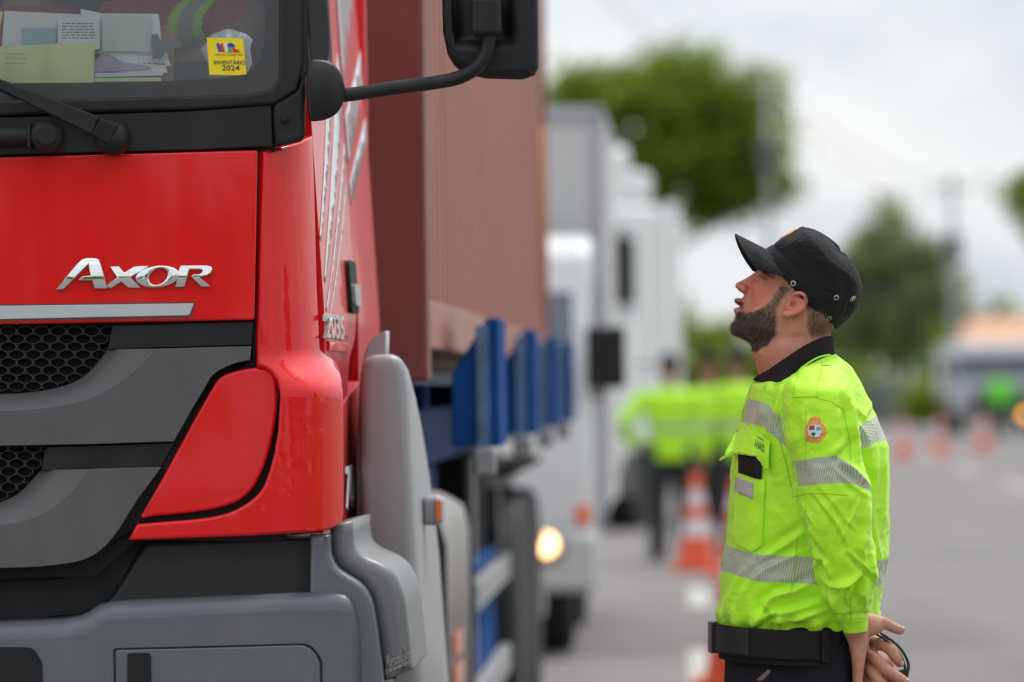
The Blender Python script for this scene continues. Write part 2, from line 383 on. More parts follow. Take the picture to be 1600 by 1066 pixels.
# ------------------------------------------------------------------ hood and badges
hood = panel('hood', [(CTR, 258), (0, 246), (403, 235, 5), (398, 500, 5), (0, 507), (CTR, 516)], flat(0), RED, TR, mirror=True, bevel=.004, thick=.03)
panel('stripe', [(CTR, 490), (0, 478), (303, 474, 3), (296, 493, 4), (0, 499), (CTR, 508)], flat(-.004), SILV, hood, thick=.004, bevel=.001, mirror=True)
panel('stripe_edge', [(CTR, 488), (0, 476), (306, 472, 3), (298, 496, 4), (0, 502), (CTR, 511)], flat(-.0018), mat('stripe_edge', (.06, .05, .05), rough=.5), hood, thick=.002, bevel=0, mirror=True)
c3 = lambda L: [(x/3.553, y/3.553+300) for x, y in L]
glyphs = [c3([(310,543),(430,398),(452,375),(475,366),(532,366),(548,374),(558,395),(600,537),(522,537),(511,492),(434,490),(462,467),(505,465),(489,402),(352,541)]),
          c3([(612,415),(658,412),(690,448),(745,413),(827,411),(724,473),(782,533),(712,533),(672,500),(612,537),(588,519),(652,476)]),
          c3([(1003,408),(1150,408),(1172,414),(1180,428),(1172,450),(1150,463),(1107,472),(1170,525),(1116,527),(1062,470),(1072,459),(1108,457),(1124,444),(1122,433),(1108,429),(1052,429),(1024,527),(972,529),(992,440)])]
ZC = P(210, 433).z
gs = lambda s_, z_: (np.asarray(s_, float), -.0105+curve(s_)+3.4*(np.asarray(z_)-ZC)**2)
parts = [panel_vf(g, gs, thick=.0095, bevel=.0016, ds=.5, dz=.004, nb=3) for g in glyphs]
V, Fc = [], []; NO = 56; TT = [(0, .0085), (.0, .0015), (.06, .0004), (.14, 0), (.5, 0), (.86, 0), (.94, .0004), (1, .0015), (1, .0085)]
for k in range(NO):
    a = 2*math.pi*k/NO; E_ = []
    for (cx, cy, rx, ry, sk) in ((875, 470, 122, 61, .35), (878, 469, 50, 47, .30)):
        E_.append((cx+rx*math.cos(a)+sk*ry*math.sin(a), cy-ry*math.sin(a)))
    for t_, dd in TT:
        X = E_[0][0]*(1-t_)+E_[1][0]*t_; Y = E_[0][1]*(1-t_)+E_[1][1]*t_; s_, z_ = solve_sz(X/3.553, Y/3.553+300, gs); V.append((s_, float(gs(s_, z_)[1])+dd+.0004, z_))
q = len(TT)
for k in range(NO):
    for i_ in range(q-1): a, b = k*q+i_, ((k+1) % NO)*q+i_; Fc.append((a, b, b+1, a+1))
parts.append((V, Fc)); V, Fc, _ = joinvf(parts)
mob('lettering', V, Fc, CHR, hood)
# a stone chip on the hood
# ------------------------------------------------------------------ cowl, windscreen frame
cowl = panel('cowl_panel', [(CTR, 196), (0, 183), (300, 173), (424, 164, 3), (427, 229), (300, 235), (0, 243), (CTR, 256)], flat(.012), BLK2, TR, thick=.03, mirror=True)
panel('windscreen_seal', [(CTR, 168), (0, 157), (380, 148), (425, 140, 10), (436, 120), (440, -560), (474, -560), (474, 100), (466, 140), (428, 163), (300, 171), (0, 181), (CTR, 194)], flat(.004), BLK, TR, thick=.02, bevel=.006, mirror=True)
frit = mat('frit_band', (.012, .012, .014), rough=.18, coat=.6)
frm = panel('windscreen_border', [(CTR, 141), (0, 131), (200, 129), (330, 124), (385, 116), (406, 98), (414, 70), (414, -560), (444, -560), (441, 118), (424, 144), (378, 152), (0, 161), (CTR, 172)], flat(.018), frit, TR, thick=.003, bevel=0, mirror=True)
ws = panel('windscreen', [(CTR, 172), (0, 161), (378, 152), (424, 144), (441, 118), (444, -560), (CTR, -560)], flat(.020), GLASS, TR, thick=0, bevel=0, mirror=True, ds=.2, dz=.2)
panel('windscreen_header', [(CTR, -552), (476, -560), (478, -760), (CTR, -750)], flat(.03), RED, TR, thick=.05, mirror=True, bevel=.01)
# A pillar: black trim, then the thin red line and door
panel('pillar_trim', [(427, 162), (462, 142, 6), (474, 110), (474, -560), (479, -560), (479, 96), (478, 160), (477, 214), (470, 220), (428, 229)], flat(.008), BLK, TR, thick=.05, bevel=.009, bseg=4, mirror=True)
scr = P(445, 188, .045)
def disc(name, c, r, h, m, parent, seg=20, bev=.001):
    v, f = lathe([(r*.9, 0), (r, h*.3), (r, h)], seg, (c.x, c.y-h*.0, c.z), 'y'); return mob(name, v, f, m, parent)
mob('screw', *lathe([(.0085, -.004), (.0085, .0), (.006, .001), (.0055, -.002), (.002, -.0025)], 20, (scr.x, scr.y, scr.z), 'y')[:2], GAP, TR)
# ------------------------------------------------------------------ corner panel, headlight blank
corner = panel('corner_panel', [(412, 237, 4), (472, 222), (480, 216), (489, 212), (492, 300), (496, 450), (500, 535)] + cv([(501, 545), (509, 552), (521, 560), (530, 572), (535, 592), (537, 625)], 10) + [(538, 700), (538, 790)] + cv([(538, 800), (534, 817), (520, 826), (490, 832)], 8) + [(400, 837), (300, 841), (201, 844), (214, 819)] + cv([(250, 816), (310, 811), (352, 803), (385, 787), (410, 762), (425, 722), (433, 680), (437, 640), (437, 606), (431, 588), (419, 576), (402, 570)], 36),
               lambda s, z: shell(s, z), RED, TR, thick=.03, bevel=.006, ds=9, dz=.010, fine=True, mirror=True)
hl = panel('headlight_cover', [(219, 808, 2), (262, 732), (300, 662), (328, 612)] + cv([(336, 599), (345, 589), (360, 582), (385, 576), (406, 575), (423, 581), (431, 596), (433, 625), (430, 660), (422, 700), (410, 735), (395, 763), (372, 783), (340, 794), (300, 801)], 40) + [(260, 805)],
           flat(.006), RED, TR, thick=.03, bevel=.006, ds=.05, dz=.05, mirror=True)
panel('gap_liner', [(150, 860), (235, 700), (395, 560), (398, 200), (430, 200), (425, 560), (440, 575), (446, 700), (436, 760), (420, 812), (210, 826)], flat(.03), GAP, TR, thick=.02, bevel=0, mirror=True)
# ------------------------------------------------------------------ grille
def slat(name, inner, facet, outer, m, parent, v_in=.035, v_out=.0):
    """grey blade with a raked facet round the honeycomb: inner and facet are matching curves, outer closes the flat"""
    n = 40; A = np.vstack([resample(cv(inner[:-1], 60), n-1), inner[-1]]); B = np.vstack([resample(cv(facet[:-1], 60), n-1), facet[-1]]); V = []
    lev = ((A, v_in+.03), (A, v_in+.004), (A*.985+B*.015, v_in), (A*.5+B*.5, (v_in+v_out)/2-.004), (A*.08+B*.92, v_out+.001), (B, v_out))
    for row, vv in lev:
        for p in row:
            s, z = solve_sz(p[0], p[1], flat(vv)); V.append((s, vv+float(curve(s)), z))
    Fc = [(r*n+i, r*n+i+1, r*n+n+i+1, r*n+n+i) for r in range(len(lev)-1) for i in range(n-1)]
    o2 = list(map(tuple, B)) + roundpoly(outer, 7)
    V2, F2 = panel_vf(o2, flat(v_out), .025, .0012, .06, .06, nb=2)
    # the roll along the shared curve is filled by a strip just behind it
    V, Fc, _ = joinvf([(V, Fc), (V2, F2)])
    return mob(name, V, Fc, m, parent, mirror=True)
slat('grille_blade', [(168, 546), (157, 561), (140, 580), (118, 596), (85, 607), (40, 614), (0, 616), (CTR, 630)],
     [(246, 545), (232, 561), (207, 584), (178, 605), (140, 624), (90, 636), (30, 642), (CTR, 658)],
     [(CTR, 712), (0, 697), (150, 694), (272, 690)]+cv([(300, 640), (325, 597), (335, 584), (350, 575), (370, 567), (391, 563)], 12)+[(393, 541)], GREY, TR)
slat('grille_blade', [(64, 735), (48, 752), (30, 770), (10, 781), (0, 785), (CTR, 800)],
     [(140, 733), (124, 758), (100, 782), (70, 803), (36, 816), (0, 822), (CTR, 838)],
     [(CTR, 905), (0, 888)]+cv([(60, 886), (110, 880), (140, 871), (163, 855), (184, 830), (200, 804), (214, 782)], 14)+[(252, 730)], GREY, TR)
panel('grille_band', [(168, 546), (176, 508), (396, 502), (394, 540)], flat(.024), BLK2, TR, thick=.02, bevel=.002, mirror=True)
panel('grille_band', [(64, 736), (72, 698), (272, 692), (251, 731)], flat(.024), BLK2, TR, thick=.02, bevel=.002, mirror=True)
panel('grille_back', [(CTR, 505), (396, 500), (392, 560), (230, 830), (150, 900), (CTR, 920)], flat(.055), GAP, TR, thick=.01, bevel=0, mirror=True)
def inside(poly, x, y):
    c = False; n = len(poly)
    for i in range(n):
        x1, y1 = poly[i]; x2, y2 = poly[i-1]
        if (y1 > y) != (y2 > y) and x < (x2-x1)*(y-y1)/(y2-y1)+x1: c = not c
    return c
def honeycomb(name, region, clip):
    V, Fc = [], []; rows = []
    wx, hy, k = 26.0, 12.7, 0
    for r in range(-2, 60):
        for c in range(-30, 12):
            cx = c*wx*2*.5*1.0 + (wx*.5 if r % 2 else 0)+4; cy = region[0] + r*hy*.97
            cx = c*wx + (wx/2 if r % 2 else 0)
            if not inside(clip, cx, cy) or cy > region[1]: continue
            hexo = [(cx+wx*.5, cy+2.2), (cx+wx*.5, cy-2.2)] ; H = hy*.5
            pts = [(wx*.50, -2.9), (wx*.20, -H-1.6), (-wx*.20, -H-1.6), (-wx*.50, -2.9), (-wx*.50, 2.9), (-wx*.20, H+1.6), (wx*.20, H+1.6), (wx*.50, 2.9)]
            b = len(V)
            for sc_, vv in ((1.0, .034), (.86, .034), (.72, .050)):
                for (a, d) in pts:
                    p = P(cx+a*sc_, cy+d*sc_, vv+float(curve(max(0, min(1, P(cx, cy).x))))); V.append(p)
            for L in range(2):
                for i in range(8): Fc.append((b+L*8+i, b+L*8+(i+1) % 8, b+L*8+8+(i+1) % 8, b+L*8+8+i))
    return mob(name, V, Fc, MESHB, TR, smooth=False)
honeycomb('grille_mesh', (505, 620), [(CTR, 500), (174, 507), (166, 548), (140, 582), (85, 608), (CTR, 632)])
honeycomb('grille_mesh', (700, 790), [(CTR, 696), (72, 699), (60, 740), (30, 771), (0, 786), (CTR, 802)])
# ------------------------------------------------------------------ below the grille, bumper
panel('lower_recess', [(CTR, 860), (200, 846), (485, 834), (487, 900), (440, 924), (180, 938), (130, 960), (0, 974), (CTR, 990)], flat(.15), BLK2, TR, thick=.02, mirror=True)
panel('lower_recess_panel', [(226, 846), (500, 834, 4), (502, 850), (502, 930), (480, 940), (150, 956), (175, 930)], flat(.085), mat('dark_grey_plastic', (.016, .016, .017), rough=.5, noise=.15, nscale=6, rvar=.1), TR, thick=.06, bevel=.012, mirror=True)
panel('lower_grille_vent', [(CTR, 892), (0, 886), (108, 884), (100, 905, 6), (0, 910), (CTR, 920)], flat(.135), GAP, TR, thick=.01, bevel=.002, mirror=True)
BFL = flat(-.03, .05)
bump = panel('bumper', [(CTR, 990), (0, 973)] + cv([(60, 971), (105, 968), (132, 961), (152, 948), (176, 941)], 10) + [(520, 925)] + cv([(530, 925), (552, 931), (566, 947), (573, 975), (576, 1010)], 10) + [(578, 1130, 20), (560, 1330, 30), (CTR, 1345)],
             lambda s, z: (np.asarray(s, float)*1.0, -.03+curve(s, .05)+.03*sstep(1.2, 1.26, s)), BGREY, TR, thick=.16, bevel=.034, ds=.05, dz=.05, mirror=True, nb=7)
panel('foglight_panel', [(177, 1013, 5), (485, 1005, 16), (504, 1030, 10), (506, 1200, 15), (180, 1210, 15)], flat(-.031, .05), GAP, bump, thick=.01, bevel=0, mirror=True)
panel('foglight_cover', [(180, 1016, 6), (482, 1008, 16), (500, 1032, 10), (502, 1196, 15), (183, 1206, 12)], flat(-.034, .05), BGREY, bump, thick=.008, bevel=.0035, mirror=True)
panel('foglight_slot', [(199, 1021, 5), (236, 1020, 8), (239, 1190, 8), (199, 1190, 5)], flat(-.0375, .05), GAP, bump, thick=.006, bevel=.001, mirror=True)
panel('air_intake', [(CTR, 1035), (0, 1011), (52, 1012, 9), (66, 1035, 6), (70, 1190, 10), (CTR, 1200)], flat(-.0325, .05), GAP, bump, thick=.01, bevel=.001, mirror=True)
# step cover beside the bumper: vertical post, sloping shoulder, rounded outer corner
def loft(name, rows, m, parent, mirror=False, bevel=0, close=True, sub=0, cap=True):
    """rows of equal-length 3D polylines (closed loops) joined into a skin"""
    n = len(rows[0]); V = [p for r in rows for p in r]; Fc = []
    for i in range(len(rows)-1):
        for k in range(n if close else n-1):
            a, b = i*n+k, i*n+(k+1) % n; Fc.append((a, b, b+n, a+n))
    if cap and close: Fc.append(tuple(range(n))[::-1]); Fc.append(tuple(range((len(rows)-1)*n, len(rows)*n)))
    return mob(name, V, Fc, m, parent, mirror=mirror, bevel=bevel, sub=sub)
def shoulder(name, prof, v0, v1, m, depth=.5, bevel=.012, lean=0.0, bseg=5):
    """solid whose front outline is traced at v0 and runs back to v1"""
    pts = roundpoly(prof, 6); f = [P(a, b, v0) for a, b in pts]
    tri = tessellate_polygon([[Vector((p.x, p.z, 0)) for p in f]]); n = len(f)
    V = [tuple(p) for p in f] + [(p.x+lean, v1, p.z) for p in f]
    ar = sum(f[i].x*f[(i+1) % n].z-f[(i+1) % n].x*f[i].z for i in range(n))
    ring = list(range(n)) if ar > 0 else list(range(n))[::-1]
    Fc = [tuple(ring), tuple(i+n for i in ring[::-1])] + [(ring[i], ring[i]+n, ring[(i+1) % n]+n, ring[(i+1) % n]) for i in range(n)]
    o = mob(name, V, Fc, m, TR, bevel=bevel, bseg=bseg, mirror=True); return o
panel('step_post', [(484, 836), (514, 836, 3)] + cv([(514, 850), (517, 872), (528, 890), (548, 903), (568, 918), (580, 942), (589, 990), (597, 1060)], 20) + [(600, 1330), (484, 1330)], lambda s, z: (np.asarray(s, float), .07+0*np.asarray(s, float)), BGREY, TR, thick=.4, bevel=.010, nb=5, mirror=True)
SCG = mat('step_cover_grey', (.17, .172, .178), rough=.42, noise=.07, nscale=4, rvar=.06)
panel('step_cover', [(515, 822), (552, 814)] + cv([(552, 830), (556, 856), (572, 870), (595, 880), (617, 897), (631, 928), (638, 975), (644, 1030)], 20) + [(646, 1046, 4), (602, 1066, 4)] + cv([(597, 1040), (590, 990), (581, 940), (568, 916), (548, 901), (528, 887), (518, 868), (516, 850)], 20),
      lambda s, z: (np.asarray(s, float), .15+0*np.asarray(s, float)), SCG, TR, thick=.6, bevel=.022, nb=7, mirror=True)
# ------------------------------------------------------------------ wheel-arch fender
pro0 = [(1.176, .45), (1.176, 1.38)] + [tuple(map(float, p)) for p in catmull([(1.177, 1.43), (1.180, 1.485), (1.196, 1.512), (1.228, 1.518), (1.256, 1.513), (1.273, 1.49), (1.280, 1.43)], 16)] + [(1.288, 1.2), (1.297, .95), (1.297, .45)]
rows = []; PA = np.array(pro0); oin = (lambda d: inset(PA[::-1], d)[::-1] if .5*np.sum(PA[:, 0]*np.roll(PA[:, 1], -1)-np.roll(PA[:, 0], -1)*PA[:, 1]) < 0 else inset(PA, d))
for v, d in ((.912, .022), (.914, .016), (.919, .009), (.927, .004)): rows.append([(float(x), v, float(z)) for x, z in oin(d)])
for v, zt, sh in ((.94, 1.508, 0), (1.1, 1.495, 0), (1.3, 1.455, 0), (1.55, 1.39, 0), (1.8, 1.31, 0), (2.05, 1.21, 0), (2.25, 1.10, 0), (2.33, 1.0, .004)):
    row = []
    for x, z in pro0:
        z2 = .45+(z-.45)*(zt-.45)/(1.51-.45); d = np.array([x-1.23, 0]); row.append((x-math.copysign(sh, x-1.23), v, z2-(sh if z > 1.45 else 0)))
    rows.append(row)
fo = loft('fender', rows, LGREY, TR, mirror=True)
panel('fender_flank', [(557, 812), (557, 700), (562, 600)] + cv([(566, 570), (571, 548), (582, 528), (604, 517)], 8) + [(603, 560), (582, 600), (574, 700), (572, 812)], lambda s, z: (np.asarray(s, float), 1.0+0*np.asarray(s, float)), LGREY, TR, thick=.12, bevel=.004, mirror=True)
b = box(1.285, 1.330, 1.30, 1.42, 1.1485, 1.2115)
fl = mob('side_marker', b[0], b[1], LGREY, TR, bevel=.014, bseg=5, mirror=True)
# wheels
def wheel(parent, x0, x1, y, r, m=TYRE, name='wheel'):
    sgn = 1 if x1 > x0 else -1; w = abs(x1-x0)
    e = bpy.data.objects.new(name, None); link(e, parent); e.location = (x0, y, r)
    pr = [(r*.58, 0), (r*.80, -.0), (r*.93, .01), (r*.985, .03), (r, .06), (r, w-.06), (r*.985, w-.03), (r*.93, w-.01), (r*.8, w), (r*.58, w)]
    v, f = lathe([(a, h*sgn) for a, h in pr], 40, (0, 0, 0), 'x'); mob('tyre', v, f, m, e)
    pr = [(r*.12, w*.55), (r*.18, w*.72), (r*.22, w*.72), (r*.3, w*.5), (r*.5, w*.62), (r*.58, w*.98), (r*.60, w*.99)]
    v, f = lathe([(a, h*sgn) for a, h in pr], 32, (0, 0, 0), 'x'); mob('rim', v, f, RIM, e)
    return e
for sx in (1, -1):
    wheel(TR, .92*sx, 1.24*sx, 1.42, .5)
    wheel(TR, .62*sx, 1.18*sx, 5.4, .5)
# ------------------------------------------------------------------ cab side: door, window, handle, graphics
DS = lambda s, z: shell(s, z, off=-.004, bulge=False)
def side(name, pts, m, off=0.0, parent=None, thick=.03, bevel=.004, ds=.12, mirror=True, curvez=True):
    """side panel; pts are (distance back from the front v, z) or pixels tagged 'p'"""
    V2, Fc = cells(roundpoly(pts, 6), ds, .05)
    x = 1.150+off - .054*np.maximum(0, V2[:, 1]-1.60) - .008*sstep(1.5, 1.2, V2[:, 1])
    W3 = np.stack([x, V2[:, 0], V2[:, 1]], 1); return mob(name, W3, Fc, m, parent or TR, solid=thick, bevel=bevel, mirror=mirror)
def sv(px, py): p = Px(px, py, 1.148); return p.y, p.z
door = side('door', [(.235, 1.16), (.235, 2.15), (.28, 2.27), (.30, 2.86, .05), (1.28, 2.86, .06), (1.32, 2.45), (1.36, 1.72), (1.30, 1.56, .1), (.98, 1.50, .1), (.93, 1.30), (.93, 1.14)], REDS, 0)
side('window_frame', [(.24, 2.06), (.24, 2.83, .04), (1.10, 2.83, .05), (1.06, 2.12, .06), (.62, 2.00, .05)], GAP, .0015, door, thick=.002, bevel=0)
side('window_opening_dark', [(.30, 2.10), (.30, 2.80, .04), (1.02, 2.80, .05), (.98, 2.16, .06), (.62, 2.05, .05)], mat('open_window_dark', (.012, .013, .015), rough=.9, spec=.05), .0025, door, thick=.001, bevel=0)  # dark sheet painted in for the shaded cab behind the open window
side('rear_side_panel', [(1.375, 1.30), (1.375, 1.70), (1.34, 2.5), (1.32, 2.92), (2.22, 2.92, .1), (2.24, 1.30)], REDS, 0)
side('rocker_panel', [(.30, 1.12), (.30, 1.19), (.94, 1.16), (.94, 1.08)], REDS, -.004)
# lower red side strip behind the bulge, with the number
# silver graphics sweeping up the door
def gfx(name, pts, m, off=.0018): return side(name, pts, m, off, door, thick=.0012, bevel=0, ds=.06)
def quad_sweep(p0, p1, w0, w1, bend=.0, n=14):
    a = np.array(p0, float); b = np.array(p1, float); o = []
    for i in range(n):
        t = i/(n-1); c = a+(b-a)*t; c[1] -= bend*math.sin(math.pi*t); w = w0+(w1-w0)*t; o.append((c, w))
    up = [(float(c[0]-w*.7), float(c[1]+w*.5)) for c, w in o]; dn = [(float(c[0]+w*.7), float(c[1]-w*.5)) for c, w in o]
    return dn + up[::-1]
for k, (y0, z0, y1, z1, w0, w1) in enumerate([(.30, 1.66, 1.30, 2.12, .010, .085), (.29, 1.60, 1.28, 1.96, .005, .022), (.28, 1.56, 1.26, 1.88, .004, .016), (.245, 1.74, .95, 2.10, .010, .060)]):
    gfx('side_stripe', quad_sweep((y0, z0), (y1, z1), w0, w1, .02), SILV)
side('side_stripe', [(1.38, 2.10), (2.2, 2.38), (2.2, 2.62), (1.38, 2.42)], SILV, .0018, TR, thick=.0012, bevel=0)
side('side_stripe', [(1.38, 1.93), (2.2, 2.14), (2.2, 2.23), (1.38, 2.03)], SILV, .0018, TR, thick=.0012, bevel=0)
side('side_stripe', [(1.38, 1.84), (2.2, 2.02), (2.2, 2.07), (1.38, 1.89)], SILV, .0018, TR, thick=.0012, bevel=0)
# handle
hy0, hz0 = sv(560, 482); hy1, hz1 = sv(578, 398)
hd = side('door_handle', [(1.02, 1.605, .02), (1.26, 1.605, .02), (1.26, 1.715, .02), (1.02, 1.715, .02)], GAP, .010, door, thick=.012, bevel=.004)
side('handle_pull', [(1.05, 1.62, .01), (1.245, 1.62, .01), (1.245, 1.665, .01), (1.05, 1.665, .01)], LGREY, .017, door, thick=.010, bevel=.003)
# belt ridges of the door
for z, h in ((1.565, .012), (1.53, .010)):
    side('door_rib', [(.30, z-h), (.93, z-h), (.93, z+h), (.30, z+h)], REDS, .006, door, thick=.01, bevel=.004)
def side_text(s, y0, y1, z0, z1, off, m, ext=.006, bold=True, parent=None, xb=1.148):
    V, Fc = textvf(s, bold); W3 = [(xb+off, y0+(y1-y0)*p[0], z0+(z1-z0)*p[1]) for p in V]
    return mob('lettering', W3, Fc, m, parent or TR, solid=ext, smooth=False)
a = sv(501, 528); b_ = sv(529, 494)
side_text('2035', a[0]+.04, b_[0]+.03, a[1], b_[1], .010, mat('badge_chrome', (.7, .7, .71), rough=.28, metal=.9), .008)
side_text('70', .80, 1.10, 1.195, 1.285, .0065, mat('white_decal', (.85, .85, .85), rough=.9, spec=.1), .002)
side('mudguard_side', [(.60, 1.12), (.60, 1.40), (1.33, 1.46), (1.33, 1.14)], mat('red_side_matt', (.50, .03, .035), rough=.6, spec=.2, noise=.08, nscale=5), .004)
lt = textvf('Mercedes-Benz', False)
pa = P(603, 1060, .16); xs = pa.x
V = []
for q in lt[0]:
    p = P(604+39*q[0], 1053-17*q[0]-30*q[1], .148); V.append(tuple(p))
mob('lettering', V, lt[1], mat('dull_chrome', (.55, .55, .57), rough=.12, metal=1), TR, solid=.004, smooth=False)
# ------------------------------------------------------------------ cab box: floor, rear wall, roof, dashboard
V, Fc, _ = joinvf([box(-1.08, 1.08, 2.10, 2.16, 1.2, 3.0), box(-1.08, 1.08, .12, 2.1, 1.15, 1.22), box(-1.1, 1.1, .10, 2.2, 2.9, 2.98)])
mob('cab_shell', V, Fc, DARK, TR, bevel=.01)
mob('cab_rear', *box(-1.13, 1.13, 2.18, 2.235, 1.25, 2.98), REDS, TR, bevel=.02)
mob('cab_roof', *box(-1.12, 1.12, .10, 2.2, 2.99, 3.10), RED, TR, bevel=.05, bseg=5)
# roof-high cab front above the screen is out of the picture
dz = P(200, 128, .1).z
V, Fc, _ = joinvf([box(-1.05, 1.05, .10, .62, 1.3, dz-.012)])
mob('dashboard', V, Fc, DARK, TR, bevel=.03, bseg=4)
V, Fc, _ = joinvf([([(0.42, .62, 1.3), (1.05, .62, 1.3), (1.05, .66, 1.3), (0.42, .66, 1.3), (.42, .52, dz+.07), (1.0, .52, dz+.06), (1.0, .62, dz+.06), (.42, .62, dz+.07)], [(3, 2, 1, 0), (4, 5, 6, 7), (0, 1, 5, 4), (1, 2, 6, 5), (2, 3, 7, 6), (3, 0, 4, 7)])])
mob('instrument_hood', V, Fc, DARK, TR, bevel=.03, bseg=4)
# steering wheel
c = P(240, 60, .85); r0 = .235; V = []
t = Vector((0, -.55, .83)); A, B = Vector((1, 0, 0)), Vector((0, .83, .55))
pts = [Vector((c.x-.10, c.y, c.z-.13)) + A*(r0*math.cos(a)) + B*(r0*math.sin(a)) for a in np.linspace(0, 2*math.pi, 49)]
v, f = tube(pts, .015, 10, cap=False); sw = mob('steering_wheel', v, f, mat('wheel_grey', (.10, .105, .11), rough=.5), TR)
cc = Vector((c.x-.10, c.y, c.z-.13)); vf = [tube([cc-t*.02, cc+t*.03], .07, 20)] + [tube([cc, cc+A*(r0*math.cos(a))+B*(r0*math.sin(a))], .016, 8) for a in (0.2, 2.94, 4.71)] + [tube([cc, cc+Vector((0, -.25, -.5))], .035, 12)]
mob('wheel_hub', *joinvf(vf)[:2], DARK, sw)
# seats
SEAT = mat('seat_cloth', (.04, .042, .05), rough=.9, noise=.2, nscale=30)
mob('seat', *joinvf([box(.12, .62, 1.15, 1.62, 1.3, 1.62), box(.14, .60, 1.58, 1.72, 1.6, 2.35), box(.25, .49, 1.60, 1.70, 2.36, 2.58)])[:2], SEAT, TR, bevel=.05, bseg=4)
mob('seat', *joinvf([box(-.8, -.3, 1.15, 1.62, 1.3, 1.62), box(-.78, -.32, 1.58, 1.72, 1.6, 2.35), box(-.67, -.43, 1.60, 1.70, 2.36, 2.58)])[:2], SEAT, TR, bevel=.05, bseg=4)
# ------------------------------------------------------------------ wipers
V, Fc, _ = joinvf([lathe([(.034, .02), (.034, -.012), (.031, -.024), (.022, -.034), (.008, -.038)], 32, tuple(P(176, 216, -.005)), 'y')])
wp = mob('wiper', V, Fc, BLK, TR)
e = wp
a0 = P(178, 212, -.035); a1 = P(150, 197, -.045); a2 = P(0, 132, -.035); a3 = P(-420, -30, -.02)
def bar(p, q, w0, w1, h, up=Vector((0, 0, 1))):
    d = (q-p).normalized(); n = Vector((0, 1, 0)); s = d.cross(n).normalized(); V = []
    for c, w in ((p, w0), (q, w1)):
        for a, b2 in ((-1, -1), (1, -1), (1, 1), (-1, 1)): V.append(c+s*(w*a)+n*(h*b2))
    return V, [(0, 1, 2, 3), (7, 6, 5, 4), (0, 4, 5, 1), (1, 5, 6, 2), (2, 6, 7, 3), (3, 7, 4, 0)]
V, Fc, _ = joinvf([bar(a0, a1, .021, .018, .010), bar(a1, a2, .019, .010, .010), bar(a2, a3, .010, .007, .007)])
mob('wiper_arm', V, Fc, BLK, wp, bevel=.004)
V, Fc, _ = joinvf([bar(P(-560, -120, .006), P(-40, 128, .006), .009, .009, .007), tube([a3, P(-420, -30, .01)], .008, 8)])
mob('wiper_blade', V, Fc, GAP, wp, bevel=.002)
V, Fc, _ = joinvf([tube([P(-200, 216, -.008), P(68, 212, -.008)], .018, 16), lathe([(.03, .01), (.032, -.02), (.03, -.035), (.018, -.045)], 24, tuple(P(76, 213, .0)), 'y'), box(P(42, 0).x, P(48, 0).x, -.03, .01, P(0, 232).z, P(0, 194).z), box(P(60, 0).x, P(70, 0).x, -.03, .01, P(0, 238).z, P(0, 205).z)])
mob('wiper_linkage', V, Fc, BLK, TR, bevel=.002)
# ------------------------------------------------------------------ mirror
V, Fc, _ = joinvf([])
def domef(s_, z_):
    s_ = np.asarray(s_, float); z_ = np.asarray(z_, float); c = P(488, 143, .03); u = (s_-c.x)/.082; w = (z_-c.z)/.072
    return s_, .055-.065*np.sqrt(np.clip(1-u*u*.9-w*w*.72, 0, 1))
mb = panel('mirror_mount', [(480, 93)] + cv([(490, 90), (508, 91), (524, 98), (536, 115), (542, 137), (543, 150), (538, 165), (528, 180), (510, 190), (492, 193)], 26) + [(482, 192, 3), (477, 140)], domef, BLK, TR, thick=.10, bevel=.008, ds=.008, dz=.008, mirror=True)
vA = .03
arm = ctube([P(528, 150, vA), P(560, 146, vA), P(620, 137, vA), (P(680, 129, vA)), P(718, 121, vA), P(746, 104, vA), P(761, 80, vA), P(764, 50, vA), P(764, 10, vA)], .0135, 50, 18)
mob('mirror_arm', *arm, BLK, TR, mirror=True)
def mirf(s, z):
    s = np.asarray(s, float); z = np.asarray(z, float)
    c0, c1 = P(702, 0, .05).x, P(800, 0, .05).x; zz = P(0, 84, .05).z
    d = sstep(c0-.004, c0+.022, s)*sstep(c1+.006, c1-.018, s)*sstep(zz-.004, zz+.02, z)*sstep(zz+.33, zz+.30, z)
    cx = (P(690, 0, .05).x+P(842, 0, .05).x)/2
    return s, .055+.035*d + .55*(s-cx)**2 + .25*(z-(zz+.15))**2
mm = panel('mirror', [(688, -10), (690, 50), (697, 85), (707, 104, 8), (728, 118, 8), (760, 124), (824, 126, 14), (843, 112, 12), (842, -10), (840, -230, 40), (700, -235, 40)], mirf, BLK, TR, thick=.07, bevel=.020, bseg=6, ds=.008, dz=.008, mirror=True)
b = box(P(736, 0, .03).x, P(783, 0, .03).x, .005, .075, P(0, 68, .03).z, P(0, 8, .03).z)
mob('mirror_clamp', *b, BLK, TR, bevel=.010, bseg=5, mirror=True)
mob('mirror_arm', *tube([P(764, 10, vA), P(766, -60, vA), P(760, -200, vA)], .0135, 18), BLK, TR, mirror=True)
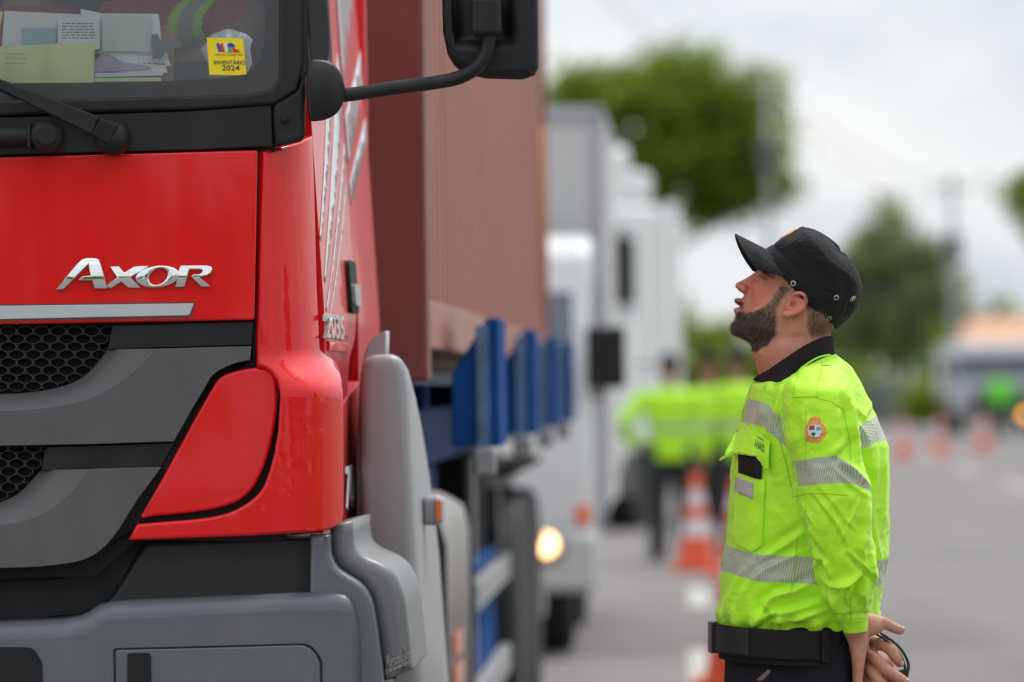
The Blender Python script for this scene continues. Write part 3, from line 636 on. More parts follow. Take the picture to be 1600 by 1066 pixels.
# ------------------------------------------------------------------ chassis behind the cab
mob('chassis_rail', *joinvf([box(.38, .46, .6, 6.2, .75, 1.0), box(-.46, -.38, .6, 6.2, .75, 1.0), box(-.45, .45, 3.9, 5.6, 1.0, 1.16)])[:2], mat('chassis_dark', (.02, .02, .022), rough=.7), TR, bevel=.01)
mob('side_skirt', *box(1.15, 1.18, 2.35, 4.3, .42, 1.05), mat('skirt_grey', (.16, .155, .15), rough=.55, noise=.12, nscale=6), TR, bevel=.02, bseg=5, mirror=True)
mob('fuel_tank', *box(.62, 1.12, 2.45, 4.1, .45, 1.02), STEEL, TR, bevel=.08, bseg=6, mirror=True)
RFG = mat('rear_fender_grey', (.30, .28, .26), rough=.55, noise=.10, nscale=5)
rf = [(.62, .55), (.62, 1.06), (.66, 1.10), (1.14, 1.115), (1.18, 1.09), (1.195, 1.03), (1.195, .55)]; V = []
for v_, sh in ((4.62, .02), (4.66, 0), (5.4, -.03), (6.15, 0), (6.2, .02)): V += [(x, v_, z-sh*(z > 1)) for x, z in rf]
Fc = [(i*7+k, i*7+k+1, i*7+k+8, i*7+k+7) for i in range(4) for k in range(6)]+[(0, 1, 2, 3, 4, 5, 6)]
mob('rear_mudguard', V, Fc, RFG, TR, solid=.01, mirror=True)
for dz_ in (0, .09): mob('reflector', *box(1.196, 1.204, 4.95, 5.45, .60+dz_, .66+dz_), ORG, TR, bevel=.002, mirror=True)
b = box(1.3255, 1.3285, 1.33, 1.39, 1.16, 1.20)
mob('side_marker_lens', *box(1.316, 1.3275, 1.288, 1.34, 1.158, 1.202), ORG, fl, bevel=.002, mirror=True)
# ------------------------------------------------------------------ things behind the windscreen
def sheet(name, pts, v, m, label, cat, grp=None, tilt=.0, t=.0015):
    pts = [p[:2] for p in pts]; q = [P(a, b, v) for a, b in pts]; c = sum(q, Vector())/len(q); n = len(q); z0 = min(p.z for p in q)
    c.z = z0
    W3 = [(p.x-c.x, (p.z-z0)*tilt, p.z-z0) for p in q] + [(p.x-c.x, (p.z-z0)*tilt+t, p.z-z0) for p in q]
    ar = sum(q[i].x*q[(i+1) % n].z-q[(i+1) % n].x*q[i].z for i in range(n)); R = list(range(n)) if ar > 0 else list(range(n))[::-1]
    Fc = [tuple(R), tuple(i+n for i in R[::-1])] + [(R[i], R[i]+n, R[(i+1) % n]+n, R[(i+1) % n]) for i in range(n)]
    o = mob(name, W3, Fc, m, None, smooth=False); o.location = Tw(c); o.rotation_euler = (0, 0, -TH)
    tag(o, label, cat, grp); return o, c
def inkm(): return mat('ink', (.05, .05, .07), rough=.7)
def lines(o, c, x0, x1, ys, v, h=1.6, m=None, jit=.2):
    parts = []
    for y in ys:
        x = x0
        while x < x1-3:
            w = random.uniform(4, 12); e2 = min(x+w, x1); a = P(x, y+h/2, v); b2 = P(e2, y-h/2, v)
            parts.append(([(a.x-c.x, a.y-c.y+(a.z-c.z)*0, a.z-c.z), (b2.x-c.x, a.y-c.y, a.z-c.z), (b2.x-c.x, a.y-c.y, b2.z-c.z), (a.x-c.x, a.y-c.y, b2.z-c.z)], [(0, 1, 2, 3)])); x = e2+random.uniform(1.2, 2.5)
    V, Fc, _ = joinvf(parts); return mob('print', V, Fc, m or inkm(), o, smooth=False)
G = 'papers leaning on the dashboard behind the windscreen'
pap = lambda n, c: mat(n, c, rough=.75, noise=.03, nscale=12)
yel = pap('yellow_paper', (.86, .90, .42)); whi = pap('white_paper', (.88, .89, .87)); pal = pap('pale_green_paper', (.66, .74, .64)); blu = pap('blue_card', (.38, .58, .62)); pnk = pap('pink_paper', (.68, .55, .68)); lil = pap('lilac_paper', (.55, .45, .60))
o, c = sheet('paper', [(-60, 78), (-8, 76), (5, 19), (-60, 12)], .150, yel, 'yellow sheet standing furthest left behind the windscreen, cut by the picture edge', 'paper', G)
o, c = sheet('paper', [(3, 75), (155, 78), (152, 24), (90, 21), (7, 17)], .145, whi, 'large white sheet behind the blue card and the framed printed card', 'paper', G)
o, c = sheet('paper', [(-80, 131), (147, 129), (148, 66), (90, 68), (-80, 78)], .118, yel, 'wide yellow sheet with faint writing lying low along the windscreen edge', 'paper', G)
lines(o, c, 8, 40, (84, 91, 99), .1165, 1.1, pap('faint_ink', (.45, .5, .3))); 
o, c = sheet('card', [(35, 81), (88, 81), (88, 44), (35, 44)], .135, blu, 'small pale blue card overlapping the large white sheet', 'card')
o, c = sheet('paper', [(130, 80), (160, 84), (254, 86), (248, 22), (160, 21), (126, 14)], .140, whi, 'tall white sheet with a torn top left corner behind the pale green sheet', 'paper', G)
o, c = sheet('paper', [(160, 80), (236, 81), (235, 26), (160, 24)], .128, pal, 'pale grey green sheet in the middle of the papers', 'paper', G)
o, c = sheet('printed_card', [(90, 79), (156, 79), (156, 31), (90, 30)], .122, whi, 'printed card with rows of black text in a thin black frame', 'card')
lines(o, c, 97, 149, (37, 41.5, 46, 50.5, 55, 59.5), .1212, 1.5)
V = []; parts = []
for (a, b2, c2, d) in ((89, 156.5, 78.5, 80), (89, 90.2, 31, 79), (155.5, 156.8, 31, 79)):
    p, q = P(a, c2, .1205), P(b2, d, .1205); parts.append(box(p.x-c.x, q.x-c.x, p.y-c.y, p.y-c.y+.001, q.z-c.z, p.z-c.z))
mob('frame', *joinvf(parts)[:2], inkm(), o, smooth=False)
o, c = sheet('clipboard', [(250, 127), (271, 127), (272, 55, 3), (266, 44), (258, 38), (250, 40)], .175, mat('brown_board', (.33, .19, .09), rough=.6), 'brown clipboard standing behind the stack of papers', 'clipboard')
specs = [([(148, 128), (252, 127), (251, 121), (148, 122)], yel, 'yellow sheet at the bottom of the paper stack beside the clipboard'),
         ([(148, 121), (254, 118), (256, 112), (148, 114)], whi, 'white sheet second from the bottom of the paper stack'),
         ([(148, 113), (236, 108), (232, 103), (148, 92)], lil, 'lilac sheet sticking out of the middle of the paper stack'),
         ([(160, 112), (262, 114), (258, 102), (170, 95)], whi, 'thin white sheet above the lilac one in the paper stack'),
         ([(165, 82), (205, 105), (267, 103), (255, 66), (240, 72)], whi, 'slanting white sheet with small print on top of the paper stack'),
         ([(150, 92), (222, 106), (215, 88), (160, 82)], pnk, 'pink tinted sheet between the white sheets of the stack')]
for k, (pt, m_, lb) in enumerate(specs):
    o, c = sheet('paper', pt, .125+.004*(k % 6), m_, lb, 'paper', G)
    if k == 4: lines(o, c, 198, 258, (99, 101), .1405-.001, 1.6); lines(o, c, 215, 245, (86, 92), .1405-.001, .8, pap('orange_ink', (.6, .35, .2)))
# black bracket lying over the papers
o, c = sheet('window_clip', [(237, 54), (246, 53), (250, 62), (258, 65), (283, 64), (284, 74), (262, 76), (258, 84), (250, 92), (238, 92)], .112, mat('clip_grey', (.13, .14, .15), rough=.6), 'dark grey bracket hooked over the right edge of the papers', 'bracket')
# plastic bag behind the sticker
pr = [(.02, 0), (.035, .004), (.043, .03), (.045, .06), (.042, .078), (.03, .09), (.012, .097), (.004, .1)]
v, f = lathe(pr, 28); v = np.array(v); v[:, 0] *= 1.05+.12*np.sin(v[:, 2]*130+2*v[:, 0]*60); v[:, 1] = v[:, 1]*.45+.004*np.sin(v[:, 0]*210); v[:, 0] += .006*np.sin(v[:, 2]*90)
bagm = mat('plastic_film', (.62, .68, .70), rough=.25, noise=.12, nscale=40, coat=.3)
o = mob('plastic_bag', v*np.array([1, 1, .98]), f, bagm, None); p = P(355, 124, .17); o.location = Tw(p); o.rotation_euler = (0, 0, -TH); tag(o, 'crumpled clear plastic bag on the dashboard behind the yellow inventory sticker', 'plastic bag')
# sticker on the glass
ST = panel('inventory_sticker', [(323, 59), (380, 60, 1), (385, 118, 1), (327, 117, 1)], lambda s, z: (s, .0185+curve(s)), mat('yellow_sticker', (.86, .66, .0), rough=.5), TR, thick=.0006, bevel=0, ds=1, dz=1)
def st_text(s, x0, x1, y0, y1, m, bold=True, shear=0):
    V, Fc = textvf(s, bold, shear); W3 = []
    for q in V:
        X = x0+(x1-x0)*q[0]; Y = y0+(y1-y0)*q[1]; p = P(X+(Y-60)*.03, Y, 0); W3.append((p.x, float(curve(p.x))+.0176, p.z))
    return mob('lettering', W3, Fc, m, ST, smooth=False)
ink = inkm(); bl = mat('sticker_blue', (.03, .08, .5), rough=.5); rd = mat('sticker_red', (.6, .03, .02), rough=.5); gn = mat('sticker_green', (.03, .35, .15), rough=.5); wh = mat('sticker_white', (.8, .8, .8), rough=.5)
st_text('INVENTÁRIO', 330, 378.5, 98.5, 90.5, ink); st_text('2024', 341.5, 369.5, 108, 99.5, ink)
st_text('GRUPO CHIBATÃO', 332, 375, 84.6, 81, rd, shear=.2)
def poly_dec(name, pl, m, parent, off, z=0):
    V = [];
    for a, b2 in pl: p = P(a, b2, 0); V.append((p.x, float(curve(p.x))+off, p.z))
    n = len(V); ar = sum(V[i][0]*V[(i+1) % n][2]-V[(i+1) % n][0]*V[i][2] for i in range(n)); R = list(range(n)) if ar > 0 else list(range(n))[::-1]
    return (V, [tuple(R)])
q = []
for pl, k in (([(334, 66), (338, 64), (343, 78), (338, 79)], 1), ([(339, 67), (344, 65), (347, 78), (343, 79)], 0), ([(346, 66), (350, 64), (353, 78), (350, 79)], 2), ([(350, 67), (357, 64), (361, 69), (355, 73)], 1), ([(348, 72), (356, 72), (360, 79), (350, 79)], 3), ([(358, 71), (369, 76), (372, 79), (361, 79)], 0), ([(354, 65), (362, 66), (364, 71), (358, 72)], 1)):
    V, Fc = poly_dec('x', pl, None, None, .0174-.0003*(len(q) % 3)); q.append((V, Fc, k))
V, Fc, M = joinvf(q); mob('emblem', V, Fc, None, ST, smooth=False, mats=[rd, bl, wh, gn], fm=M)
st = P(395, 79, 0)
# ------------------------------------------------------------------ container on its trailer
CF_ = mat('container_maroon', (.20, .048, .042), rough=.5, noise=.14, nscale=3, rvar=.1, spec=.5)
CSD = mat('container_side_lit', (.36, .135, .105), rough=.46, noise=.16, nscale=2.2, rvar=.1, spec=.4)  # container maroon lightened: sky glare along the side put into the colour
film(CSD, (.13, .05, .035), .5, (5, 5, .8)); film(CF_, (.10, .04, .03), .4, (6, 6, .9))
CXR, CV0, CLENG, CZ0, CZ1 = 1.226, 2.95, 12.19, 1.47, 4.06
cont = tag(empty('shipping_container', Tw((0, CV0, 0)), -TH), 'long maroon corrugated shipping container carried behind the red cab', 'container')
def crate(x0, x1, y0, y1, z0, z1): return box(x0, x1, y0-CV0, y1-CV0, z0, z1)
# corrugated sides: one wavy sheet each side
prof = []; y = .0
while y < CLENG-.1:
    for dy, dx in ((0, 0), (.072, 0), (.140, -.036), (.212, -.036)): prof.append((y+dy, dx))
    y += .28
for sx in (1, -1):
    V = []; n = len(prof)
    for z in (CZ0+.18, CZ1-.1):
        for yy, dx in prof: V.append((sx*(CXR-.012+dx), yy+.08, z))
    Fc = [(i, i+1, n+i+1, n+i) if sx > 0 else (i+1, i, n+i, n+i+1) for i in range(n-1)]
    mob('side_panel', V, Fc, CSD, cont, smooth=False, solid=.003)
parts = [crate(s*CXR-(.0 if s < 0 else .06), s*CXR+(.06 if s < 0 else 0), CV0, CV0+CLENG, z0, z1) for s in (1, -1) for z0, z1 in ((CZ0+.07, CZ0+.19), (CZ1-.1, CZ1))]
mob('rail', *joinvf(parts)[:2], CSD, cont, bevel=.006)
parts = []
for s in (1, -1):
    for yy in (CV0, CV0+CLENG-.16):
        parts.append(crate(min(s*(CXR+.003), s*(CXR-.16)), max(s*(CXR+.003), s*(CXR-.16)), yy-.003, yy+.16, CZ0-.01, CZ1+.01))
for p_ in parts: mob('corner_post', *p_, CF_, cont, bevel=.01)
# front wall, shallow vertical ribs
V = []; xs_ = np.linspace(-CXR+.16, CXR-.16, 61)
for z in (CZ0+.1, CZ1-.08):
    for i, xx in enumerate(xs_): V.append((xx, .04+(.03 if (i//2) % 2 else 0), z))
Fc = [(i, i+1, 61+i+1, 61+i) for i in range(60)]
mob('front_wall', V, Fc, CF_, cont, smooth=False, solid=.004)
for z0, z1 in ((CZ0, CZ0+.12), (CZ1-.1, CZ1)): mob('front_rail', *crate(-1.06, 1.06, CV0, CV0+.14, z0, z1), CF_, cont, bevel=.008)
mob('roof', *crate(-CXR+.07, CXR-.07, CV0+.1, CV0+CLENG-.05, CZ1-.04, CZ1-.015), CSD, cont)
mob('rear_door', *crate(-1.06, 1.06, CV0+CLENG-.08, CV0+CLENG-.03, CZ0+.02, CZ1-.08), CSD, cont, bevel=.01)
mob('floor', *crate(-CXR+.07, CXR-.07, CV0+.1, CV0+CLENG-.1, CZ0+.02, CZ0+.08), mat('plywood', (.12, .08, .05), rough=.8), cont)
mob('warning_sticker', *crate(CXR+.001, CXR+.003, 14.3, 14.6, 1.8, 2.6), mat('amber_sticker', (.8, .33, .05), rough=.6), cont)
# trailer
tl = tag(empty('semi_trailer', Tw((0, CV0, 0)), -TH), 'blue skeletal semi trailer with upright stakes carrying the maroon container', 'trailer')
TY = lambda x0, x1, y0, y1, z0, z1: box(x0, x1, y0-CV0, y1-CV0, z0, z1)
mob('frame', *joinvf([TY(-.5, -.38, 3.4, 15.2, 1.12, CZ0-.012), TY(.38, .5, 3.4, 15.2, 1.12, CZ0-.012)] + [TY(-1.1, 1.1, yy, yy+.12, 1.25, CZ0-.014) for yy in (3.5, 5.6, 8, 10.4, 12.8, 15)])[:2], DBLUE, tl, bevel=.01)
mob('side_rail', *TY(1.02, 1.12, 3.3, 15.2, 1.22, 1.38), DBLUE, tl, bevel=.01, mirror=True)
mob('front_plate', *TY(-1.1, 1.1, 3.22, 3.29, 1.02, 1.455), DBLUE, tl, bevel=.01)
lp = P(680, 640, 3.2); mob('marker_lamp', *lathe([(.022, 0), (.020, -.012), (.012, -.02)], 20, (1.02, 3.215-CV0, lp.z), 'y'), mat('blue_lens', (.3, .4, .7), rough=.2), tl)
for D in (15.0, 18.4, 21.3, 24.4):
    v0 = D-CD; xr = CX-.50
    z0, z1 = 1.285, 1.625
    # upright stake: slanted outer head, flat face, lighter channel edge
    V = [(xr-.125, v0, z0), (xr, v0, z0), (xr, v0, z1-.0), (xr-.028, v0, z1), (xr-.125, v0, z1-.145)]
    V = V + [(a, v0+.6, c) for a, b2, c in V]; V = [(a, b2-CV0, c) for a, b2, c in V]
    Fc = [(0, 1, 2, 3, 4), (9, 8, 7, 6, 5)] + [(i, i+5, (i+1) % 5+5, (i+1) % 5) for i in range(5)]
    st_ = mob('stake', V, Fc, PBLUE, tl, bevel=.006, mirror=True)
    mob('stake_channel', *TY(xr-.060, xr-.026, v0-.014, v0-.001, z0-.002, z1-.02), mat('worn_blue', (.10, .18, .33), rough=.5, noise=.3, nscale=20), st_, bevel=.003, mirror=True)
    mob('clamp', *TY(xr-.07, xr-.01, v0-.03, v0+.03, z0-.075, z0-.004), STEEL, tl, bevel=.01, mirror=True)
for yy in (11.3, 12.6, 13.9):
    for sx in (1, -1): wheel(tl, .60*sx, 1.2*sx, yy-CV0, .5)
# tool boxes, water tank and steel guard under the deck
mob('tool_box', *TY(.80, 1.125, 6.9, 10.4, .20, .80), PBLUE, tl, bevel=.03, mirror=True)
mob('tool_box_lid', *TY(.80, 1.135, 6.86, 10.44, .805, .84), PBLUE, tl, bevel=.01, mirror=True)
mob('landing_leg', *joinvf([TY(.80, .92, 8.3, 8.42, .2, 1.25), TY(.73, .99, 8.22, 8.5, .1, .2)])[:2], DBLUE, tl, bevel=.01, mirror=True)
mob('side_guard', *joinvf([TY(1.13, 1.17, 7.5, 16.0, .71, .80), TY(1.13, 1.17, 7.5, 16.0, .36, .46), TY(1.12, 1.129, 8.4, 8.5, .4, 1.2), TY(1.12, 1.129, 10.9, 11.0, .4, 1.2)])[:2], STEEL, tl, bevel=.006, mirror=True)
mob('gooseneck', *TY(.5, 1.10, 3.4, 6.2, .98, 1.215), DBLUE, tl, bevel=.01, mirror=True)
mob('mud_flap', *TY(.6, 1.2, 6.35, 6.38, .25, 1.05), mat('mud_black', (.012, .012, .012), rough=.9, spec=.1), tl, mirror=True)
mob('under_deck_box', *TY(.55, 1.10, 8.6, 10.4, .5, 1.2), mat('mud_black', (.012, .012, .012)), tl, bevel=.02, mirror=True)
mob('mudguard', *joinvf([TY(.58, 1.2, yy-.56, yy+.56, 1.10, 1.13) for yy in (11.3, 12.6, 13.9)])[:2], mat('mud_black', (.03, .03, .03), rough=.8), tl, mirror=True, bevel=.01)
# ------------------------------------------------------------------ ground
ASPH = mat('asphalt', (.17, .152, .147), rough=.85, noise=.16, nscale=.9, bump=.4, bscale=90)
GRASS = mat('verge_grass_ground', (.09, .13, .03), rough=.95, noise=.4, nscale=.7)
mob('ground', [(-900, -60, -.012), (900, -60, -.012), (900, 1800, -.012), (-900, 1800, -.012)], [(0, 1, 2, 3)], GRASS, None)['kind'] = 'structure'
def Rw(x, y, z=0): p = Tw((x, y, 0)); return (p.x, p.y, z)   # road runs along the truck
mob('road', [Rw(-7, -60), Rw(26, -60), Rw(26, 165), Rw(-7, 165)], [(0, 1, 2, 3)], ASPH, None)['kind'] = 'structure'
MARK = mat('road_paint', (.40, .385, .34), rough=.7, noise=.25, nscale=4)
def dash(px, py0, py1, w):
    pass
parts = []
g1 = ground(1088, 945)
for k in range(12):
    y = 16.4 + k*9.2; parts.append(([Rw(1.84, y, .004), Rw(1.98, y, .004), Rw(1.98, y+3.4, .004), Rw(1.84, y+3.4, .004)], [(0, 1, 2, 3)]))
for k in range(10):
    y = 34 + k*14.0; parts.append(([Rw(6.13, y, .004), Rw(6.30, y, .004), Rw(6.30, y+6, .004), Rw(6.13, y+6, .004)], [(0, 1, 2, 3)]))
V, Fc, _ = joinvf(parts); mob('lane_markings', V, Fc, MARK, None)['kind'] = 'structure'
# patches, stains and tyre tracks have shapes of their own in the asphalt
n = ASPH.node_tree; b = n.nodes['Principled BSDF']; src = b.inputs['Base Color'].links[0].from_socket; t = n.nodes.new('ShaderNodeTexCoord')
for sc_, lo, hi, mul in (((.9, .05, 1), .45, .75, .80), ((.25, .25, 1), .55, .62, .86), ((3, 3, 1), .62, .72, .82)):
    mp_ = n.nodes.new('ShaderNodeMapping'); mp_.inputs['Scale'].default_value = sc_; x = n.nodes.new('ShaderNodeTexNoise'); x.inputs['Scale'].default_value = 1; x.inputs['Detail'].default_value = 5
    n.links.new(t.outputs['Object'], mp_.inputs[0]); n.links.new(mp_.outputs[0], x.inputs['Vector']); q = n.nodes.new('ShaderNodeMapRange'); q.inputs[1].default_value = lo; q.inputs[2].default_value = hi; q.inputs[3].default_value = 1; q.inputs[4].default_value = mul; n.links.new(x.outputs['Fac'], q.inputs[0])
    v = n.nodes.new('ShaderNodeVectorMath'); v.operation = 'SCALE'; n.links.new(src, v.inputs[0]); n.links.new(q.outputs[0], v.inputs['Scale']); src = v.outputs[0]
n.links.new(src, b.inputs['Base Color'])
# ------------------------------------------------------------------ the officer in the foreground
MY = 11.0; PM = F/MY      # his depth and pixels per metre there
def mpt(px, py, dy=0.0): return at(px, py, MY+dy)
M0 = mpt(1255, 1060); M0 = Vector((M0.x, M0.y, 0.0))
man = tag(empty('person', M0), 'bearded man in hi-vis jacket and black cap looking up, hands behind his back', 'person')
def L(p): return Vector(p) - M0
def mat_attr(name, build):
    m = bpy.data.materials.new(name); m.use_nodes = True; build(m.node_tree, m.node_tree.nodes['Principled BSDF']); return m
def math_(n, op, a, b=None, c=None):
    x = n.nodes.new('ShaderNodeMath'); x.operation = op
    for i, v in enumerate((a, b, c)):
        if v is None: continue
        if isinstance(v, (int, float)): x.inputs[i].default_value = v
        else: n.links.new(v, x.inputs[i])
    return x.outputs[0]
def mixc(n, f, a, b):
    x = n.nodes.new('ShaderNodeMix'); x.data_type = 'RGBA'
    for i, v in ((0, f), (6, a), (7, b)):
        if isinstance(v, (int, float)): x.inputs[i].default_value = v
        elif isinstance(v, tuple): x.inputs[i].default_value = (*v, 1)
        else: n.links.new(v, x.inputs[i])
    return x.outputs[2]
def band(n, v, lo, hi, soft=.0006):
    a = math_(n, 'SMOOTHSTEP', v, lo-soft, lo+soft) if False else None
    x = n.nodes.new('ShaderNodeMapRange'); x.interpolation_type = 'SMOOTHSTEP'; n.links.new(v, x.inputs[0]); x.inputs[1].default_value = lo-soft; x.inputs[2].default_value = lo+soft
    y = n.nodes.new('ShaderNodeMapRange'); y.interpolation_type = 'SMOOTHSTEP'; n.links.new(v, y.inputs[0]); y.inputs[1].default_value = hi-soft; y.inputs[2].default_value = hi+soft
    return math_(n, 'SUBTRACT', x.outputs[0], y.outputs[0])
HV = (.47, .88, .012)
def hivis(n, b):
    """fluorescent cloth with reflective tape: attribute 'cc' = (distance across each tape in tape widths, along it, 0)"""
    at_ = n.nodes.new('ShaderNodeAttribute'); at_.attribute_name = 'cc'; sp = n.nodes.new('ShaderNodeSeparateXYZ'); n.links.new(at_.outputs['Vector'], sp.inputs[0])
    msk = band(n, sp.outputs[0], 0.0, 1.0, .02)
    st = n.nodes.new('ShaderNodeMath'); st.operation = 'FRACT'
    n.links.new(math_(n, 'MULTIPLY_ADD', sp.outputs[1], 235.0, math_(n, 'MULTIPLY', sp.outputs[0], 2.6)), st.inputs[0])
    stripe = band(n, st.outputs[0], .30, .78, .12)
    tape = mixc(n, stripe, (.30, .36, .17), (.50, .50, .47))
    tcd = n.nodes.new('ShaderNodeTexCoord'); nz = n.nodes.new('ShaderNodeTexNoise'); nz.inputs['Scale'].default_value = 9; nz.inputs['Detail'].default_value = 6; n.links.new(tcd.outputs['Object'], nz.inputs['Vector'])
    q = n.nodes.new('ShaderNodeMapRange'); q.inputs[1].default_value = .3; q.inputs[2].default_value = .7; q.inputs[3].default_value = .93; q.inputs[4].default_value = 1.06; n.links.new(nz.outputs['Fac'], q.inputs[0])
    sc2 = n.nodes.new('ShaderNodeVectorMath'); sc2.operation = 'SCALE'; sc2.inputs[0].default_value = HV; n.links.new(q.outputs[0], sc2.inputs['Scale'])
    n.links.new(mixc(n, msk, sc2.outputs[0], tape), b.inputs['Base Color'])
    b.inputs['Roughness'].default_value = .62; b.inputs['Sheen Weight'].default_value = .15
    n.links.new(math_(n, 'MULTIPLY_ADD', msk, -.25, .62), b.inputs['Roughness'])
    wv = n.nodes.new('ShaderNodeTexNoise'); wv.inputs['Scale'].default_value = 900; wv.inputs['Detail'].default_value = 2; n.links.new(tcd.outputs['Object'], wv.inputs['Vector'])
    w2 = n.nodes.new('ShaderNodeTexNoise'); w2.inputs['Scale'].default_value = 28; w2.inputs['Detail'].default_value = 4; w2.inputs['Distortion'].default_value = 1.2; n.links.new(tcd.outputs['Object'], w2.inputs['Vector'])
    u = n.nodes.new('ShaderNodeBump'); u.inputs['Strength'].default_value = .3; u.inputs['Distance'].default_value = .0012; n.links.new(wv.outputs['Fac'], u.inputs['Height'])
    u2 = n.nodes.new('ShaderNodeBump'); u2.inputs['Strength'].default_value = .4; u2.inputs['Distance'].default_value = .006; n.links.new(w2.outputs['Fac'], u2.inputs['Height']); n.links.new(u.outputs[0], u2.inputs['Normal'])
    n.links.new(u2.outputs[0], b.inputs['Normal'])
HVM = mat_attr('hi_vis_cloth', hivis)
HVP = mat('hi_vis_plain', HV, rough=.62, noise=.05, nscale=9, bump=.3, bscale=500, sheen=.15)
HVD = mat('hi_vis_seam', (.33, .62, .02), rough=.7)
def skin_b(n, b):
    tcd = n.nodes.new('ShaderNodeTexCoord')
    at_ = n.nodes.new('ShaderNodeAttribute'); at_.attribute_name = 'sk'; sp = n.nodes.new('ShaderNodeSeparateXYZ'); n.links.new(at_.outputs['Vector'], sp.inputs[0])
    nz = n.nodes.new('ShaderNodeTexNoise'); nz.inputs['Scale'].default_value = 45; nz.inputs['Detail'].default_value = 6; n.links.new(tcd.outputs['Object'], nz.inputs['Vector'])
    nz2 = n.nodes.new('ShaderNodeTexNoise'); nz2.inputs['Scale'].default_value = 420; nz2.inputs['Detail'].default_value = 3; n.links.new(tcd.outputs['Object'], nz2.inputs['Vector'])
    base = mixc(n, nz.outputs['Fac'], (.34, .135, .085), (.66, .34, .235))
    red = mixc(n, sp.outputs[0], base, (.58, .17, .115))        # flushed face
    dk = mixc(n, sp.outputs[1], red, (.055, .030, .020))          # stubble / hair roots, plus a dark band at the eyes
    lip = mixc(n, sp.outputs[2], dk, (.50, .19, .155))
    n.links.new(lip, b.inputs['Base Color']); b.inputs['Roughness'].default_value = .48; b.inputs['Specular IOR Level'].default_value = .45
    b.inputs['Subsurface Weight'].default_value = .12; b.inputs['Subsurface Radius'].default_value = (.012, .005, .003); b.inputs['Subsurface Scale'].default_value = .5
    u = n.nodes.new('ShaderNodeBump'); u.inputs['Strength'].default_value = .55; u.inputs['Distance'].default_value = .0012; n.links.new(nz2.outputs['Fac'], u.inputs['Height']); n.links.new(u.outputs[0], b.inputs['Normal'])
SKIN = mat_attr('skin', skin_b)
# --- head frame (pixels along the tilted head axis, origin at the ear)
HA = math.radians(30)
UPh = Vector((math.sin(HA), 0, math.cos(HA))); FWh = Vector((-math.cos(HA), 0, math.sin(HA))); LAh = Vector((0, 1, 0))
H0 = L(mpt(1238, 477)); K = 1/PM
H0 = Vector((H0.x, 0.0, H0.z))
def hp(t, f, l=0): return H0 + UPh*(t*K) + FWh*(f*K) + LAh*(l*K)
def lerp(x, xs, ys): return float(np.interp(x, xs, ys))
# base head: stacked sections along the head axis
T_ = [-86, -84, -80, -74, -68, -60, -52, -46, -40, -32, -24, -14, -4, 6, 14, 22, 32, 46, 58, 72, 84, 92, 96]
Fr = [12, 26, 44, 58, 64, 66, 70, 70.5, 71, 74, 73.5, 71.5, 70.5, 69.5, 69.5, 73, 73, 70, 64, 50, 32, 18, 6]
Bk = [-8, -12, -20, -30, -38, -46, -52, -56, -60, -65, -68, -71, -73, -75, -77, -78, -78, -76, -72, -60, -44, -28, -12]
Wd = [8, 18, 30, 38, 43, 47, 50, 52, 53.5, 55.5, 57, 58.5, 59.5, 60.5, 61, 61, 61, 60, 56, 47, 34, 20, 8]
hv, hf = [], []; NS = 64
for j, t in enumerate(T_):
    a, b, w = Fr[j], Bk[j], Wd[j]; mid = (a*.35+b*.65) if t > -30 else (a*.30+b*.70)
    pz = np.interp(t, [-80, -50, -20, 20, 60], [.55, .62, .78, .86, 1.0])     # front of the section is narrower: cheeks and jaw
    for k in range(NS):
        th = 2*math.pi*k/NS; c, s = math.cos(th), math.sin(th)
        if c > 0: f = mid+(a-mid)*c; l = w*math.copysign(abs(s)**1.0, s)*(pz+(1-pz)*(1-c)**.7)
        else: f = mid+(mid-b)*c; l = w*s
        hv.append(hp(t, f, l))
for j in range(len(T_)-1):
    for k in range(NS):
        a, b = j*NS+k, j*NS+(k+1) % NS; hf.append((a, b, b+NS, a+NS))
hf.append(tuple(range(NS))[::-1]); hf.append(tuple(range((len(T_)-1)*NS, len(T_)*NS)))
head = [(hv, hf)]
def hell(t, f, l, rt, rf, rl, nu=20, nv=12):
    R = Matrix(((FWh.x, LAh.x, UPh.x), (FWh.y, LAh.y, UPh.y), (FWh.z, LAh.z, UPh.z)))
    return ell(hp(t, f, l), (rf*K, rl*K, rt*K), nu, nv, R)
